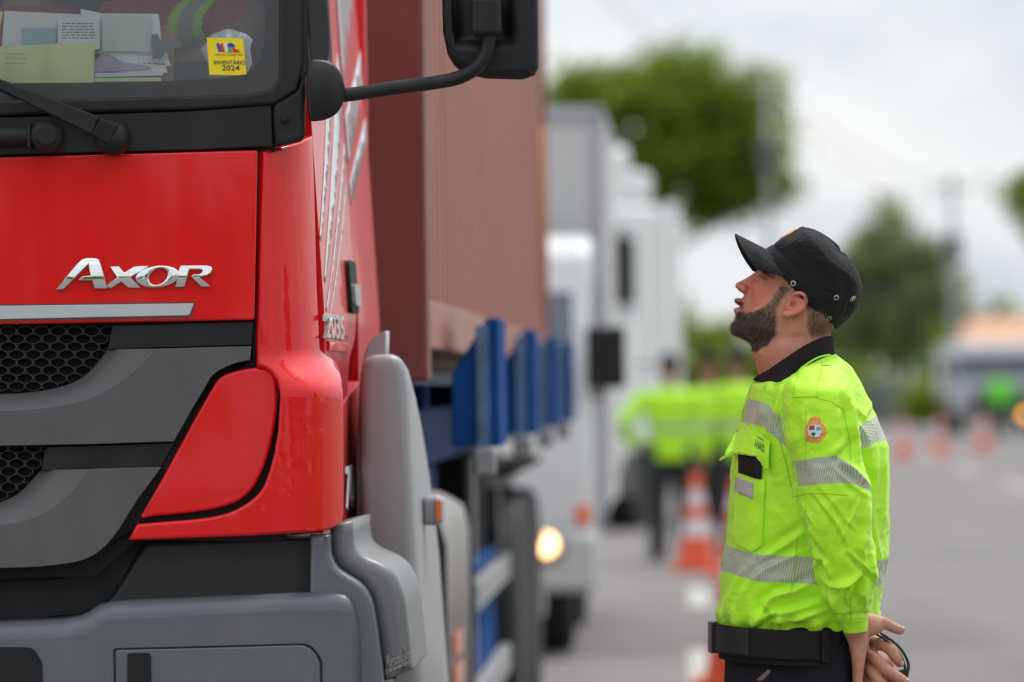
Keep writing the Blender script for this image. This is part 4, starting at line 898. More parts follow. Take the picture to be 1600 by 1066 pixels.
# nose: sections from the bridge down
NT = [21, 14, 6, -2, -9, -14, -18, -21.5]; NF = [75, 77.5, 81.5, 86.5, 91, 93.5, 91.5, 83]; NW = [4.5, 5.5, 6.5, 7.5, 9.2, 10.5, 10.5, 8]; vv, ff = [], []
for j in range(len(NT)):
    for k in range(20):
        th = 2*math.pi*k/20; c, s = math.cos(th), math.sin(th); bf = 62
        vv.append(hp(NT[j], bf+(NF[j]-bf)*max(c, -.2) if c > 0 else bf+4*c, NW[j]*s*(1.0 if c < .3 else 1.0)*(1+.55*(1-max(c, 0)))))
for j in range(len(NT)-1):
    for k in range(20):
        a, b = j*20+k, j*20+(k+1) % 20; ff.append((a, a+20, b+20, b))
ff.append(tuple(range(20))); ff.append(tuple(range((len(NT)-1)*20, len(NT)*20))[::-1])
head.append((vv, ff))
for sg in (-1, 1):
    head += [hell(-15, 79, sg*11.0, 5.6, 8.2, 5.5), hell(-14, 87.5, sg*3.2, 6.0, 6.0, 6.0)]        # alae, tip
    head += [hell(22, 66, sg*20, 6.5, 6.5, 19), hell(-4, 44, sg*24, 24, 26, 14), hell(-40, 20, sg*40, 26, 34, 12)]  # brow, cheekbone, jaw
    head += [hell(12.5, 59, sg*24.5, 8.8, 9.5, 10.0)]                                                # lid mass over the eyeball
    # ear
    zl = sg*62
    E = lambda px, py, l: H0 + Vector(((px-1238)*K, l*K, -(py-477)*K))
    hx = [(1229, 478, 1), (1231, 469, 5), (1238, 461, 9.5), (1247, 459.5, 12), (1254, 464, 13.5), (1256, 472, 14), (1253, 481, 13), (1246, 487, 11), (1237, 491, 9), (1228, 494, 7)]
    head.append(ctube([E(a, b, zl+sg*(c-4)) for a, b, c in hx], [2.2*K, 2.7*K, 3.1*K, 3.3*K, 3.4*K, 3.3*K, 3.2*K, 3.4*K, 3.9*K, 3.6*K], 30, 10))
    head.append(ctube([E(a, b, zl+sg*c) for a, b, c in [(1247, 468, 6), (1250, 474, 7), (1247, 481, 7), (1239, 485, 5)]], 2.4*K, 14, 8))
    head.append(ell(E(1240, 477, zl+sg*1), (15*K, 5.2*K, 16*K), 20, 12))
    head.append(ell(E(1225, 492.5, zl+sg*2), (7.5*K, 4.8*K, 6*K), 16, 10)); head.append(ell(E(1226, 481, zl+sg*1.5), (4*K, 4.2*K, 5*K), 12, 8))
# lips
head += [hell(-35.5, 75, 0, 5.5, 8.6, 17), hell(-50, 69.5, 0, 6.0, 7.4, 15), hell(-70, 52, 0, 13, 18, 24)]
# neck
def mloft(rows, seg=40):
    """rows: (px_front, px_back, py, half width m, centre y m) -> horizontal sections"""
    V, Fc = [], []
    for a, b, y, w, c in rows:
        p = L(mpt(a, y)); q = L(mpt(b, y)); m_ = (p+q)/2; r = (q.x-p.x)/2
        for k in range(seg):
            th = 2*math.pi*k/seg; V.append((m_.x+r*math.cos(th), c+w*math.sin(th), m_.z))
    n = len(rows)
    for i in range(n-1):
        for k in range(seg):
            a, b = i*seg+k, i*seg+(k+1) % seg; Fc.append((a, a+seg, b+seg, b))
    Fc.append(tuple(range(seg))); Fc.append(tuple(range((n-1)*seg, n*seg))[::-1])
    return V, Fc
neck = ctube([hp(-20, -34), hp(-48, -26), L(mpt(1239, 548)), L(mpt(1245, 575)), L(mpt(1252, 605)), L(mpt(1262, 640))],
             [(60*K, 52*K), (62*K, 53*K), (60*K, 55*K), (58*K, 58*K), (60*K, 64*K), (66*K, 85*K)], 20, 36, fix=((1, 0, 0.25), (0, 1, 0)))
torso_in = mloft([(1205, 1305, 598, .10, 0), (1196, 1330, 622, .145, 0), (1190, 1340, 660, .165, 0), (1186, 1345, 720, .15, 0), (1180, 1345, 780, .135, 0), (1176, 1335, 850, .13, 0), (1170, 1320, 920, .125, 0), (1165, 1305, 990, .125, 0), (1165, 1300, 1040, .12, 0), (1185, 1295, 1090, .10, 0)])
# arms inside the sleeves
SH = {-1: [(1270, 626, -.185), (1274, 700, -.205), (1290, 775, -.215), (1303, 850, -.205), (1318, 925, -.185), (1331, 985, -.150)],
      1: [(1270, 626, .185), (1280, 700, .205), (1305, 775, .215), (1325, 850, .19), (1345, 925, .11), (1362, 972, .03)]}
arms = []
for sg in (-1, 1):
    arms.append(ctube([L(mpt(a, b)) * Vector((1, 0, 1)) + Vector((0, c, 0)) if False else Vector((L(mpt(a, b)).x, c, L(mpt(a, b)).z)) for a, b, c in SH[sg]], [.050, .048, .044, .040, .031, .023], 30, 20))
# --- hands
def HPt(px, py, dy): q = L(mpt(px, py)); return Vector((q.x, dy, q.z))
def finger(pts, r0, r1, n=16):
    m_ = len(pts); rs = [r0+(r1-r0)*i/(m_-1) for i in range(m_)]; v = ctube([HPt(*p) for p in pts], rs, n, 12)
    q = HPt(*pts[-1]); return [v, ell(q, (r1*1.0, r1*1.0, r1*1.0), 12, 8)]
Lh = []    # left hand: hangs down in front of the cuff, palm towards the back, thumb pointing out
Lh.append(ctube([HPt(1331, 985, -.150), HPt(1334, 1004, -.148), HPt(1334, 1030, -.146), HPt(1333, 1058, -.144), HPt(1334, 1078, -.14)], [(.023, .022), (.018, .020), (.0125, .019), (.0095, .018), (.009, .016)], 18, 20, fix=((1, 0, .05), (0, 1, 0))))
Lh.append(ctube([HPt(1334, 975, -.142), HPt(1348, 972, -.135), HPt(1362, 972, -.128), HPt(1372, 972, -.122)], [(.022, .022), (.024, .022), (.020, .019), (.015, .014)], 14, 18, fix=((0, 0, 1), (0, 1, 0))))
Lh += finger([(1368, 968, -.124), (1378, 971, -.118), (1388, 976, -.114), (1398, 980, -.112), (1401, 981, -.112)], .0125, .0088)
for k, (x, y2, d) in enumerate([(1317, 1148, -.155), (1327, 1160, -.145), (1337, 1157, -.136), (1347, 1142, -.128)]):
    Lh += finger([(1330+k*3, 1068, -.158+k*.012), (1331+k*3, 1098, -.16+k*.014), (1333+k*3, 1125, -.15+k*.014), (1338+k*3, y2, -.135+k*.012)], .0098, .0072)
Rh = []    # right hand: behind and to the right, fingers curled round the radio
Rh.append(ctube([HPt(1360, 972, .03), HPt(1358, 988, -.01), HPt(1361, 1008, -.055), HPt(1362, 1030, -.085), HPt(1364, 1056, -.09)], [(.024, .024), (.026, .024), (.035, .023), (.037, .023), (.035, .021)], 20, 20, fix=((1, 0, 0), (0, 1, 0.2))))
Rh += finger([(1360, 1002, -.085), (1375, 1004, -.105), (1385, 1011, -.112), (1393, 1022, -.112), (1400, 1031, -.106)], .0138, .0100)
Rh += finger([(1352, 1018, -.095), (1362, 1026, -.118), (1377, 1040, -.128), (1393, 1051, -.126), (1407, 1060, -.120)], .0135, .0098)
Rh += finger([(1350, 1036, -.092), (1356, 1046, -.116), (1368, 1060, -.126), (1384, 1073, -.124), (1396, 1080, -.116)], .0130, .0095)
Rh += finger([(1350, 1052, -.088), (1352, 1064, -.108), (1362, 1080, -.116), (1376, 1092, -.112), (1386, 1098, -.106)], .0105, .0080)
Rh += finger([(1372, 1040, -.055), (1382, 1052, -.050), (1392, 1062, -.055), (1399, 1068, -.066)], .0115, .0095)
# legs and feet
def leg(sg):
    return ctube([(L(mpt(1252, 1045)).x, sg*.09, M0.z+1.0-M0.z), (L(mpt(1250, 1045)).x, sg*.10, .80), (L(mpt(1250, 1045)).x-.005, sg*.105, .50), (L(mpt(1250, 1045)).x+.015, sg*.11, .28), (L(mpt(1250, 1045)).x+.02, sg*.115, .09)], [.066, .066, .052, .050, .040], 24, 20)
lx = L(mpt(1250, 1045)).x
feet = [ctube([(lx+.05, s*.115, .06), (lx-.02, s*.115, .07), (lx-.10, s*.12, .045), (lx-.17, s*.125, .03)], [(.035, .045), (.04, .05), (.045, .035), (.04, .022)], 12, 16) for s in (-1, 1)]
bodyV, bodyF = remesh(head + [neck, torso_in] + arms + Lh + Rh + [leg(-1), leg(1)] + feet, .0021, 5, .5)
# --- sculpt: brushes in the head frame
def brush(V, t, f, l, rad, vec, mode=0):
    c = np.array(hp(t, f, l)); d = np.linalg.norm(V-c, axis=1)/(rad*K); w = np.exp(-d*d*2.2)
    V += np.outer(w, np.array(vec)*K)
up, fw, la = np.array(UPh), np.array(FWh), np.array(LAh)
for sg in (-1, 1):
    brush(bodyV, 14, 72, sg*17, 9, -fw*3.5-la*sg*2); brush(bodyV, 2, 66, sg*22, 9, -fw*2.0)          # socket, below the eye
    brush(bodyV, -6, 76, sg*14, 6, -la*sg*1.6)                                                     # side of the nose
    brush(bodyV, -20.5, 83, sg*6.5, 3.6, up*4.5)                                                    # nostril
    brush(bodyV, -9, 77, sg*19, 5, -fw*1.8-la*sg*1.2); brush(bodyV, -26, 70, sg*25, 6, -fw*1.6)        # nasolabial
    e = np.array(H0 + Vector((-2*K, sg*66*K, 0))); d = np.linalg.norm((bodyV-e)*np.array([1, .8, 1]), axis=1)/(7.0*K); bodyV -= np.outer(np.exp(-d*d*2.4), la*sg*9*K)   # ear hollow
brush(bodyV, -43.2, 80, 0, 3.2, -fw*3.5); brush(bodyV, -43.2, 72, 10, 3.4, -fw*2.5); brush(bodyV, -43.2, 72, -10, 3.4, -fw*2.5)   # open mouth
brush(bodyV, -60.5, 74, 0, 6, -fw*3); brush(bodyV, -29, 80, 0, 5, -fw*2.2)
tt = (bodyV-np.array(H0))@up/K; ffv = (bodyV-np.array(H0))@fw/K; ll = (bodyV-np.array(H0))@la/K
E2 = set()
m_face = (tt > -90) & (tt < 40) & (ffv > -10) & (np.abs(ll) < 80)
ED = np.array([(f[i], f[(i+1) % len(f)]) for f in bodyF if m_face[f[0]] for i in range(len(f))])
wsm = (sstep(-34, -26, tt)*sstep(34, 24, tt)*sstep(68, 60, ffv)*sstep(8, 20, ffv)*sstep(13, 20, np.abs(ll)))[:, None]*.7
wsm2 = (sstep(-95, -80, tt)*sstep(-52, -62, tt)*m_face)[:, None]*.6
wsm = np.maximum(wsm, wsm2)
for it in range(90):
    acc_ = np.zeros_like(bodyV); cnt = np.zeros(len(bodyV)); np.add.at(acc_, ED[:, 0], bodyV[ED[:, 1]]); np.add.at(acc_, ED[:, 1], bodyV[ED[:, 0]]); np.add.at(cnt, ED[:, 0], 1); np.add.at(cnt, ED[:, 1], 1)
    bodyV = bodyV + wsm*np.where(cnt[:, None] > 0, acc_/np.maximum(cnt, 1)[:, None]-bodyV, 0)
for sg in (-1, 1): brush(bodyV, 18.5, 69, sg*23, 7, fw*1.5); brush(bodyV, 8, 66, sg*24, 5, fw*1.0)
tt = (bodyV-np.array(H0))@up/K; ffv = (bodyV-np.array(H0))@fw/K; ll = (bodyV-np.array(H0))@la/K
# knuckles, creases, tendons on the hands
def hbrush(px, py, dy, rad, vec): 
    global bodyV
    c = np.array(HPt(px, py, dy)); d = np.linalg.norm(bodyV-c, axis=1)/(rad*K); bodyV += np.outer(np.exp(-d*d*2.2), np.array(vec)*K)
for px, py, dy in ((1384, 1008, -.125), (1378, 1041, -.142), (1361, 1003, -.10), (1354, 1019, -.108), (1351, 1037, -.105)): hbrush(px, py, dy, 6, (0, -1.8, .8))
for px, py, dy in ((1390, 1016, -.125), (1370, 1034, -.14), (1392, 976, -.125), (1394, 1020, -.12), (1388, 1049, -.14), (1357, 968, -.15), (1362, 980, -.145)): hbrush(px, py, dy, 2.2, (0, 1.3, 0))
for k_ in range(5): hbrush(1340+k_*.4, 1008+k_*12, -.165, 4, (0, -1.2, 0)); hbrush(1350, 968+k_*5, -.155, 1.8, (0, .9, 0))
# attribute: x flush, y stubble and eye band, z lips
BEARD = [(x/3.947+1100, y/3.947+330) for x, y in [(478, 452), (524, 478), (472, 545), (440, 600), (437, 700), (430, 755), (385, 812), (300, 832), (250, 805), (205, 768), (162, 722), (156, 675), (176, 640), (214, 634), (222, 600), (216, 575), (188, 552), (186, 522), (212, 488), (236, 508), (246, 540), (244, 600), (250, 622), (312, 616), (370, 588), (420, 540), (452, 485)]]
BT = [((x-1238)*.5-(y-477)*.866, -(x-1238)*.866-(y-477)*.5) for x, y in BEARD]     # (t, f)
def pip(poly, X, Y):
    c = np.zeros(len(X), bool); n = len(poly)
    for i in range(n):
        x1, y1 = poly[i]; x2, y2 = poly[i-1]
        if y1 == y2: continue
        c ^= ((y1 > Y) != (y2 > Y)) & (X < (x2-x1)*(Y-y1)/(y2-y1)+x1)
    return c
inb = np.zeros(len(bodyV)); sel = (np.abs(ll) < 75) & (tt > -95) & (tt < 60) & (np.abs(ffv) < 110)
ii = np.where(sel)[0]
acc = np.zeros(len(ii))
for dx, dy in ((0, 0), (2, 0), (-2, 0), (0, 2), (0, -2), (3, 3), (-3, -3), (3, -3), (-3, 3)): acc += pip(BT, tt[ii]+dx, ffv[ii]+dy)
inb[ii] = acc/9.0
HAIR = [(x/3.947+1100, y/3.947+330) for x, y in [(600, 500), (620, 480), (720, 560), (830, 690), (840, 790), (740, 790), (650, 775), (622, 700), (628, 620)]]
HT = [((x-1238)*.5-(y-477)*.866, -(x-1238)*.866-(y-477)*.5) for x, y in HAIR]
acc = np.zeros(len(ii))
for dx, dy in ((0, 0), (3, 0), (-3, 0), (0, 3), (0, -3)): acc += pip(HT, tt[ii]+dx, ffv[ii]+dy)
inh = np.zeros(len(bodyV)); inh[ii] = acc/5.0
brow = np.zeros(len(bodyV)); brow[ii] = np.exp(-((tt[ii]-22)/3.0)**2)*((np.abs(ll[ii]) > 8) & (np.abs(ll[ii]) < 40) & (ffv[ii] > 45))
lip = np.zeros(len(bodyV)); lip[ii] = ((np.exp(-((tt[ii]+38.5)/3.2)**2)+np.exp(-((tt[ii]+50)/5.0)**2)) * (np.abs(ll[ii]) < 17) * (ffv[ii] > 64)).clip(0, 1)
flush = np.zeros(len(bodyV)); flush[ii] = (.30 + .75*np.exp(-((tt[ii]+2)/26)**2)*sstep(15, 55, ffv[ii]) + .6*(np.abs(ll[ii]) > 58)*(np.abs(ffv[ii]) < 20)).clip(0, 1)
nk = (bodyV[:, 2] < H0.z-.03) & (bodyV[:, 2] > H0.z-.2) & (tt < -70); flush[nk] = .5
eyd = np.zeros(len(bodyV)); eyd[ii] = np.exp(-((tt[ii]-14)/2.2)**2)*((np.abs(ll[ii]) > 14) & (np.abs(ll[ii]) < 34) & (ffv[ii] > 52))
mus = sstep(-50, -42, tt)*sstep(55, 66, ffv)
sk = np.stack([flush, (inb*.64*(1-.55*mus)*(1-lip) + inh*.62 + brow*.6 + eyd*.75).clip(0, 1), lip*.9], 1)
body = mob('body', bodyV, bodyF, SKIN, man)
body.data.attributes.new('sk', 'FLOAT_VECTOR', 'POINT').data.foreach_set('vector', sk.astype(np.float32).ravel())
NAIL = mat('nail', (.62, .36, .30), rough=.3)
for px, py, dy, ax in ((1403.5, 978, -.116, (.006, .004, .0035)), (1403, 1032, -.112, (.0045, .005, .006)), (1409.5, 1058, -.126, (.006, .004, .004))): mob('nail', *ell(HPt(px, py, dy), ax, 12, 8), NAIL, body)
# eyes
EYE = mat('eye_white', (.35, .31, .29), rough=.15); IRIS = mat('iris', (.03, .018, .01), rough=.1)
for sg in (-1, 1):
    v, f = hell(12.5, 61, sg*24, 7.4, 7.4, 7.4); eo = mob('eye', v, f, EYE, body); v, f = hell(14.5, 67.2, sg*24.6, 3.0, 2.0, 3.0); mob('iris', v, f, IRIS, eo)
# --- beard and hair strands: real tapered slivers rooted on the skin
bvhB = BVHTree.FromPolygons([tuple(v) for v in bodyV[:]], [tuple(f) for f in bodyF])
def strands(name, poly, n, length, direc, mats, lw=.00045, both=True, cur=.3, lift=.25, minl=.5):
    V, Fc, FM = [], [], []; A = np.array(poly); lo, hi = A.min(0), A.max(0); k = 0; rr = random.Random(5)
    while k < n:
        t, f = rr.uniform(lo[0], hi[0]), rr.uniform(lo[1], hi[1])
        if not inside(poly, t, f): continue
        k += 1
        for sg in ((-1, 1) if both else (-1,)):
            o = hp(t, f, sg*90); h = bvhB.ray_cast(o, Vector((0, -sg, 0)), 120*K)
            if h[0] is None: continue
            p, nrm = h[0], h[1]
            if nrm.y*sg < 0: nrm = -nrm
            d = Vector(direc(t, f)); d = (d - nrm*d.dot(nrm)); d = d.normalized() if d.length > 1e-5 else nrm
            d = (d + nrm*lift + Vector((rr.gauss(0, .22), rr.gauss(0, .22), rr.gauss(0, .22)))).normalized(); Lg = length(t, f)*rr.uniform(minl, 1.15)
            s = d.cross(nrm).normalized()*lw*rr.uniform(.7, 1.3); b = len(V); q = p-nrm*.001; cv = Vector((rr.gauss(0, cur), rr.gauss(0, cur), rr.gauss(0, cur)-.1))
            for u, w in ((0, 1), (.35, .9), (.7, .6)):
                c = q+d*(Lg*u)+cv*(Lg*u*u*.35); V += [c-s*w, c+s*w]
            V.append(q+d*Lg+cv*(Lg*.35)); Fc += [(b, b+1, b+3, b+2), (b+2, b+3, b+5, b+4), (b+4, b+5, b+6)]; m_ = rr.choices(range(len(mats)), [6, 4, 2][:len(mats)])[0]; FM += [m_]*3
    return mob(name, V, Fc, None, body, mats=mats, fm=FM)
hb = [mat('beard_dark', (.026, .014, .009), rough=.5), mat('beard_brown', (.09, .042, .022), rough=.5), mat('beard_grey', (.13, .085, .06), rough=.5)]
strands('beard', BT, 13000, lambda t, f: (.55 if (t > -47 and f > 62) else 1)*(.0055+.0095*float(sstep(-15, -70, t))*(.45+.55*float(sstep(0, 60, f)))) , lambda t, f: -UPh*1.0+FWh*(.35 if f > 30 else .15), hb, lw=.00042, lift=.18)
strands('beard', [(-72, 62), (-58, 76), (-66, 82), (-80, 72), (-90, 40), (-88, 15), (-80, 10), (-78, 45)], 2500, lambda t, f: .011, lambda t, f: -UPh*1.0+FWh*.5, hb, lift=.5)
BTo = [(t*1.0+(4 if t > -60 else -2), f-3 if f < 40 else f) for t, f in BT]
strands('beard', BTo, 2500, lambda t, f: .0045, lambda t, f: -UPh+FWh*.2, hb, lw=.0003, lift=.2)
strands('eyebrow', [(18, 50), (26, 52), (28, 70), (21, 74)], 500, lambda t, f: .007, lambda t, f: -FWh*.9+UPh*.2, hb, lw=.0004, lift=.1)
strands('hair', [(t, f) for t, f in HT], 2600, lambda t, f: .008, lambda t, f: -UPh*.8-FWh*.5, [mat('hair_dark', (.03, .02, .014), rough=.5), mat('hair_grey', (.16, .12, .09), rough=.5)], lift=.12)
# --- cap
CA = math.radians(47); UPc = Vector((math.sin(CA), 0, math.cos(CA))); FWc = Vector((-math.cos(CA), 0, math.sin(CA))); C0 = L(mpt(1250, 455)); C0 = Vector((C0.x, 0, C0.z))
def cp(t, f, l=0): return C0 + UPc*(t*K) + FWc*(f*K) + LAh*(l*K)
CAPM = mat('cap_cloth', (.009, .0085, .0095), rough=.9, noise=.15, nscale=14, bump=.7, bscale=700, sheen=.06, spec=.25)
cn = CAPM.node_tree; cb = cn.nodes['Principled BSDF']; cl = cb.inputs['Normal'].links[0].from_socket; cx_ = cn.nodes.new('ShaderNodeTexNoise'); cx_.inputs['Scale'].default_value = 22; cx_.inputs['Detail'].default_value = 3; cx_.inputs['Distortion'].default_value = 1.5; cu = cn.nodes.new('ShaderNodeBump'); cu.inputs['Strength'].default_value = .8; cu.inputs['Distance'].default_value = .012; cn.links.new(cn.nodes['Texture Coordinate'].outputs['Object'], cx_.inputs['Vector']); cn.links.new(cx_.outputs['Fac'], cu.inputs['Height']); cn.links.new(cl, cu.inputs['Normal']); cn.links.new(cu.outputs[0], cb.inputs['Normal'])
NC = 128
# t at base, front, back radii, half width; the top plate domes up
rowsC = [(0, 83.5, -81, 66, 0), (6, 83.5, -82, 67, 0), (12, 82, -82.5, 67.5, 0), (19, 80.5, -83, 67.5, 0), (20.5, 79.0, -81.5, 66.5, 0), (23, 79.8, -82.5, 68, 0), (34, 77.5, -81, 69, 0), (48, 75, -76, 69.5, 0), (58, 73, -71, 68.5, 0), (65, 71.5, -67, 66, 0), (68.5, 70.0, -65, 63.5, 1), (69.5, 67, -63, 61, 1), (72, 64, -60, 58, 1), (78, 55, -50, 49, 1), (83, 40, -36, 37, 1), (86.5, 22, -20, 20, 1), (87.5, 5, -4, 4, 1)]
cvv, cff = [], []
for j, (t, a, b, w, tp) in enumerate(rowsC):
    mid = (a+b)/2
    for k in range(NC):
        th = 2*math.pi*k/NC; c, s = math.cos(th), math.sin(th)
        f = mid+(a-mid)*c; l = w*s; tt_ = t
        fr = (f-b)/(a-b+1e-6)
        # slumped cloth: soft folds in the wall
        wall = math.exp(-((t-42)/20)**2)
        d = wall*(2.6*math.sin(th*3+.8+t*.06)+1.7*math.sin(th*7-t*.12+1)+1.1*math.sin(th*11+t*.2))
        f += d*c*1.25; l += d*s*1.25
        if not tp: pass
        if t > 30: tt_ = t + (3.5*math.sin(th*2+1.0)+1.2*math.sin(th*5))*float(sstep(30, 66, t)) + (6*float(sstep(.85, 1.0, fr)) if False else 0)
        if t < 25: tt_ = t - 8.5*abs(s)**.8*float(sstep(-1.0, -.6, c))*(1-t/25*.6)
        cvv.append(cp(tt_, f, l))
for j in range(len(rowsC)-1):
    for k in range(NC):
        a, b = j*NC+k, j*NC+(k+1) % NC; cff.append((a, b, b+NC, a+NC))
cff.append(tuple(range((len(rowsC)-1)*NC, len(rowsC)*NC)))
cap = mob('cap', cvv, cff, CAPM, man, sub=1, solid=.002)
# visor: curved plate
V, Fc = [], []; na, nr = 40, 14
for i in range(na+1):
    a = (i/na*2-1); th = a*math.radians(66)
    r0 = (1+81.5*math.cos(th), 67.5*math.sin(th))
    rim = (34+100*math.cos(th*1.12)**.75 if math.cos(th*1.12) > 0 else 34, 64*math.sin(th*1.18))
    for j in range(nr+1):
        u = j/nr; f = r0[0]*(1-u)+rim[0]*u; l = r0[1]*(1-u)+rim[1]*u
        t = 5-18*u - 17*(l/64)**2*(.45+.55*u) - 4*abs(a)**3*(1-u)
        V.append(cp(t, f, l))
for i in range(na):
    for j in range(nr):
        q = i*(nr+1)+j; Fc.append((q, q+1, q+nr+2, q+nr+1))
mob('visor', V, Fc, CAPM, cap, solid=.0035, bevel=.001)
bvhC = BVHTree.FromPolygons([tuple(v) for v in cvv], cff)
def castm(bvh, px, py, off=.0):
    o = CAM - M0; d = ray(px, py).normalized(); h = bvh.ray_cast(o, d)
    if h[0] is None: return None
    n = h[1] if h[1].dot(d) < 0 else -h[1]
    return h[0]+n*off, n
GROM = mat('grommet_metal', (.45, .44, .42), rough=.3, metal=.8)
for px, py in ((1239.5, 443), (1306.5, 465), (1295, 497)):
    h = castm(bvhC, px, py, .001)
    if h: A, B = frame_of(h[1]); v, f = tube([h[0]+A*(math.cos(a)*.0042)+B*(math.sin(a)*.0042) for a in np.linspace(0, 2*math.pi, 19)], .0014, 8, cap=False); mob('grommet', v, f, GROM, cap); mob('grommet_hole', *ell(h[0], (.003, .003, .003), 10, 6), GAP, cap)
def conform(bvh, poly, off, m, name, parent, step=3.0, solid=0.0, bevel=0, rn=4, smooth=True, mats=None):
    """patch traced in the photo and laid on the cloth it is sewn to"""
    V2, Fc = cells2(roundpoly(poly, rn), step); V = []; bad = set()
    for i, (a, b) in enumerate(V2):
        h = castm(bvh, a, -b, off)
        if h is None: bad.add(i); V.append((0, 0, 0))
        else: V.append(tuple(h[0]))
    Fc = [f for f in Fc if not (set(f) & bad)]
    return mob(name, V, Fc, m, parent, solid=solid, bevel=bevel, smooth=smooth)
def cells2(poly, step):
    p = [(a, -b) for a, b in poly]; return cells(p, step, step)
def seam(bvh, pts, off, r, m, name, parent, n=60):
    P_ = resample([tuple(map(float, p)) for p in pts], n); q = []
    for a, b in P_:
        h = castm(bvh, a, b, off)
        if h: q.append(h[0])
    if len(q) > 2: return mob(name, *tube(q, r, 6), m, parent)
seam(bvhC, [(1258, 363), (1266, 383), (1277, 395), (1292, 412), (1310, 430), (1327, 447), (1336, 455)], .0006, .0011, CAPM, 'seam', cap)
seam(bvhC, [(1210, 386), (1222, 405), (1236, 425), (1262, 452), (1290, 478), (1312, 500)], .0004, .0012, CAPM, 'seam', cap)
wtm = mat('white_thread', (.6, .6, .58), rough=.7)
for k in range(4): seam(bvhC, [(1328+k*3, 472-k*1.6), (1330+k*3, 466-k*1.6), (1334+k*2.6, 463-k*1.4)], .0008, .0009, wtm, 'embroidery', cap, 8)
# orange crest on the front of the cap
V, Fc = [], []
for (t, f0) in ((34, 0), (62, 0)):
    for k in range(9):
        l = -16+4*k; V.append(cp(t, lerp(t, [23, 34, 48, 58, 65], [79.8, 77.5, 75, 73, 71.5])*math.sqrt(1-(l/69)**2)+2.5, l*(1.0 if t < 40 else .8)))
Fc = [(k, k+1, k+10, k+9) for k in range(8)]
mob('cap_badge', V, Fc, mat('orange_thread', (.75, .28, .06), rough=.7, noise=.4, nscale=300), cap, solid=.002)
def orient(V, Fc):
    c = V.mean(0); t = 0
    for f in Fc[::97]:
        a, b, d = V[f[0]], V[f[1]], V[f[2]]; n = np.cross(b-a, d-a); t += np.sign(np.dot(n*np.array([1, 1, 0]), (a-c)*np.array([1, 1, 0])))
    return Fc if t > 0 else [tuple(f[::-1]) for f in Fc]
# ------------------------------------------------------------------ jacket: torso shell, sleeves, collar, tape, pockets
FRONT = [(551, 1288), (558, 1270), (566, 1256), (575, 1242), (583, 1226), (590, 1204), (596, 1184), (600, 1176), (606, 1172), (622, 1167), (645, 1161), (665, 1156), (690, 1150), (715, 1146), (740, 1143), (775, 1140), (810, 1137), (845, 1134), (870, 1130), (885, 1127), (905, 1124), (935, 1121), (955, 1120), (968, 1124), (977, 1134), (990, 1142)]
BACK = [(551, 1301), (558, 1310), (566, 1320), (575, 1330), (600, 1345), (625, 1357), (650, 1366), (668, 1374), (685, 1381), (700, 1386), (730, 1389), (780, 1389), (820, 1388), (870, 1386), (890, 1382), (915, 1378), (940, 1374), (968, 1371), (977, 1362), (990, 1325)]
fy, fx = zip(*FRONT); by, bx = zip(*BACK)
WD = [(551, .050), (558, .085), (566, .125), (578, .160), (592, .185), (610, .200), (640, .207), (700, .200), (780, .190), (860, .183), (930, .180), (965, .182), (977, .172), (990, .160)]
wy, ww = zip(*WD)
rng = np.random.default_rng(3)
def ridge(px, py, pts, w, h, sharp=1.0):
    """a fold along a traced line: raised ridge with a softer trough beside it; w px, h metres; + side lifts"""
    A = np.array(pts, float); best = np.full(px.shape, 1e9); sd_ = np.zeros(px.shape); al = np.zeros(px.shape); n = len(A)-1
    for i in range(n):
        a, b = A[i], A[i+1]; d = b-a; L2 = (d**2).sum(); t = np.clip(((px-a[0])*d[0]+(py-a[1])*d[1])/L2, 0, 1)
        qx, qy = px-(a[0]+t*d[0]), py-(a[1]+t*d[1]); dist = np.hypot(qx, qy); s = np.sign(d[0]*qy-d[1]*qx)
        m_ = dist < best; best = np.where(m_, dist, best); sd_ = np.where(m_, s, sd_); al = np.where(m_, (i+t)/n, al)
    u = best*sd_/w; env = np.sin(np.pi*np.clip(al*.96+.02, 0, 1))**.6
    return h*env*(np.exp(-np.abs(u)**1.5*1.3) - .75*np.exp(-((u-1.5)/1.1)**2))
def noise2(x, y, seed, octs=((.02, 1.0), (.045, .5), (.09, .22))):
    r = np.random.default_rng(seed); o = np.zeros_like(x)
    for fq, am in octs:
        for _ in range(5):
            a = r.uniform(0, math.pi); ph = r.uniform(0, 6.28); k = fq*r.uniform(.7, 1.4)*2; o += am*np.sin((x*math.cos(a)+y*math.sin(a))*k+ph+1.3*np.sin((x*math.sin(a)-y*math.cos(a))*k*.6+ph*2))/5
    return o
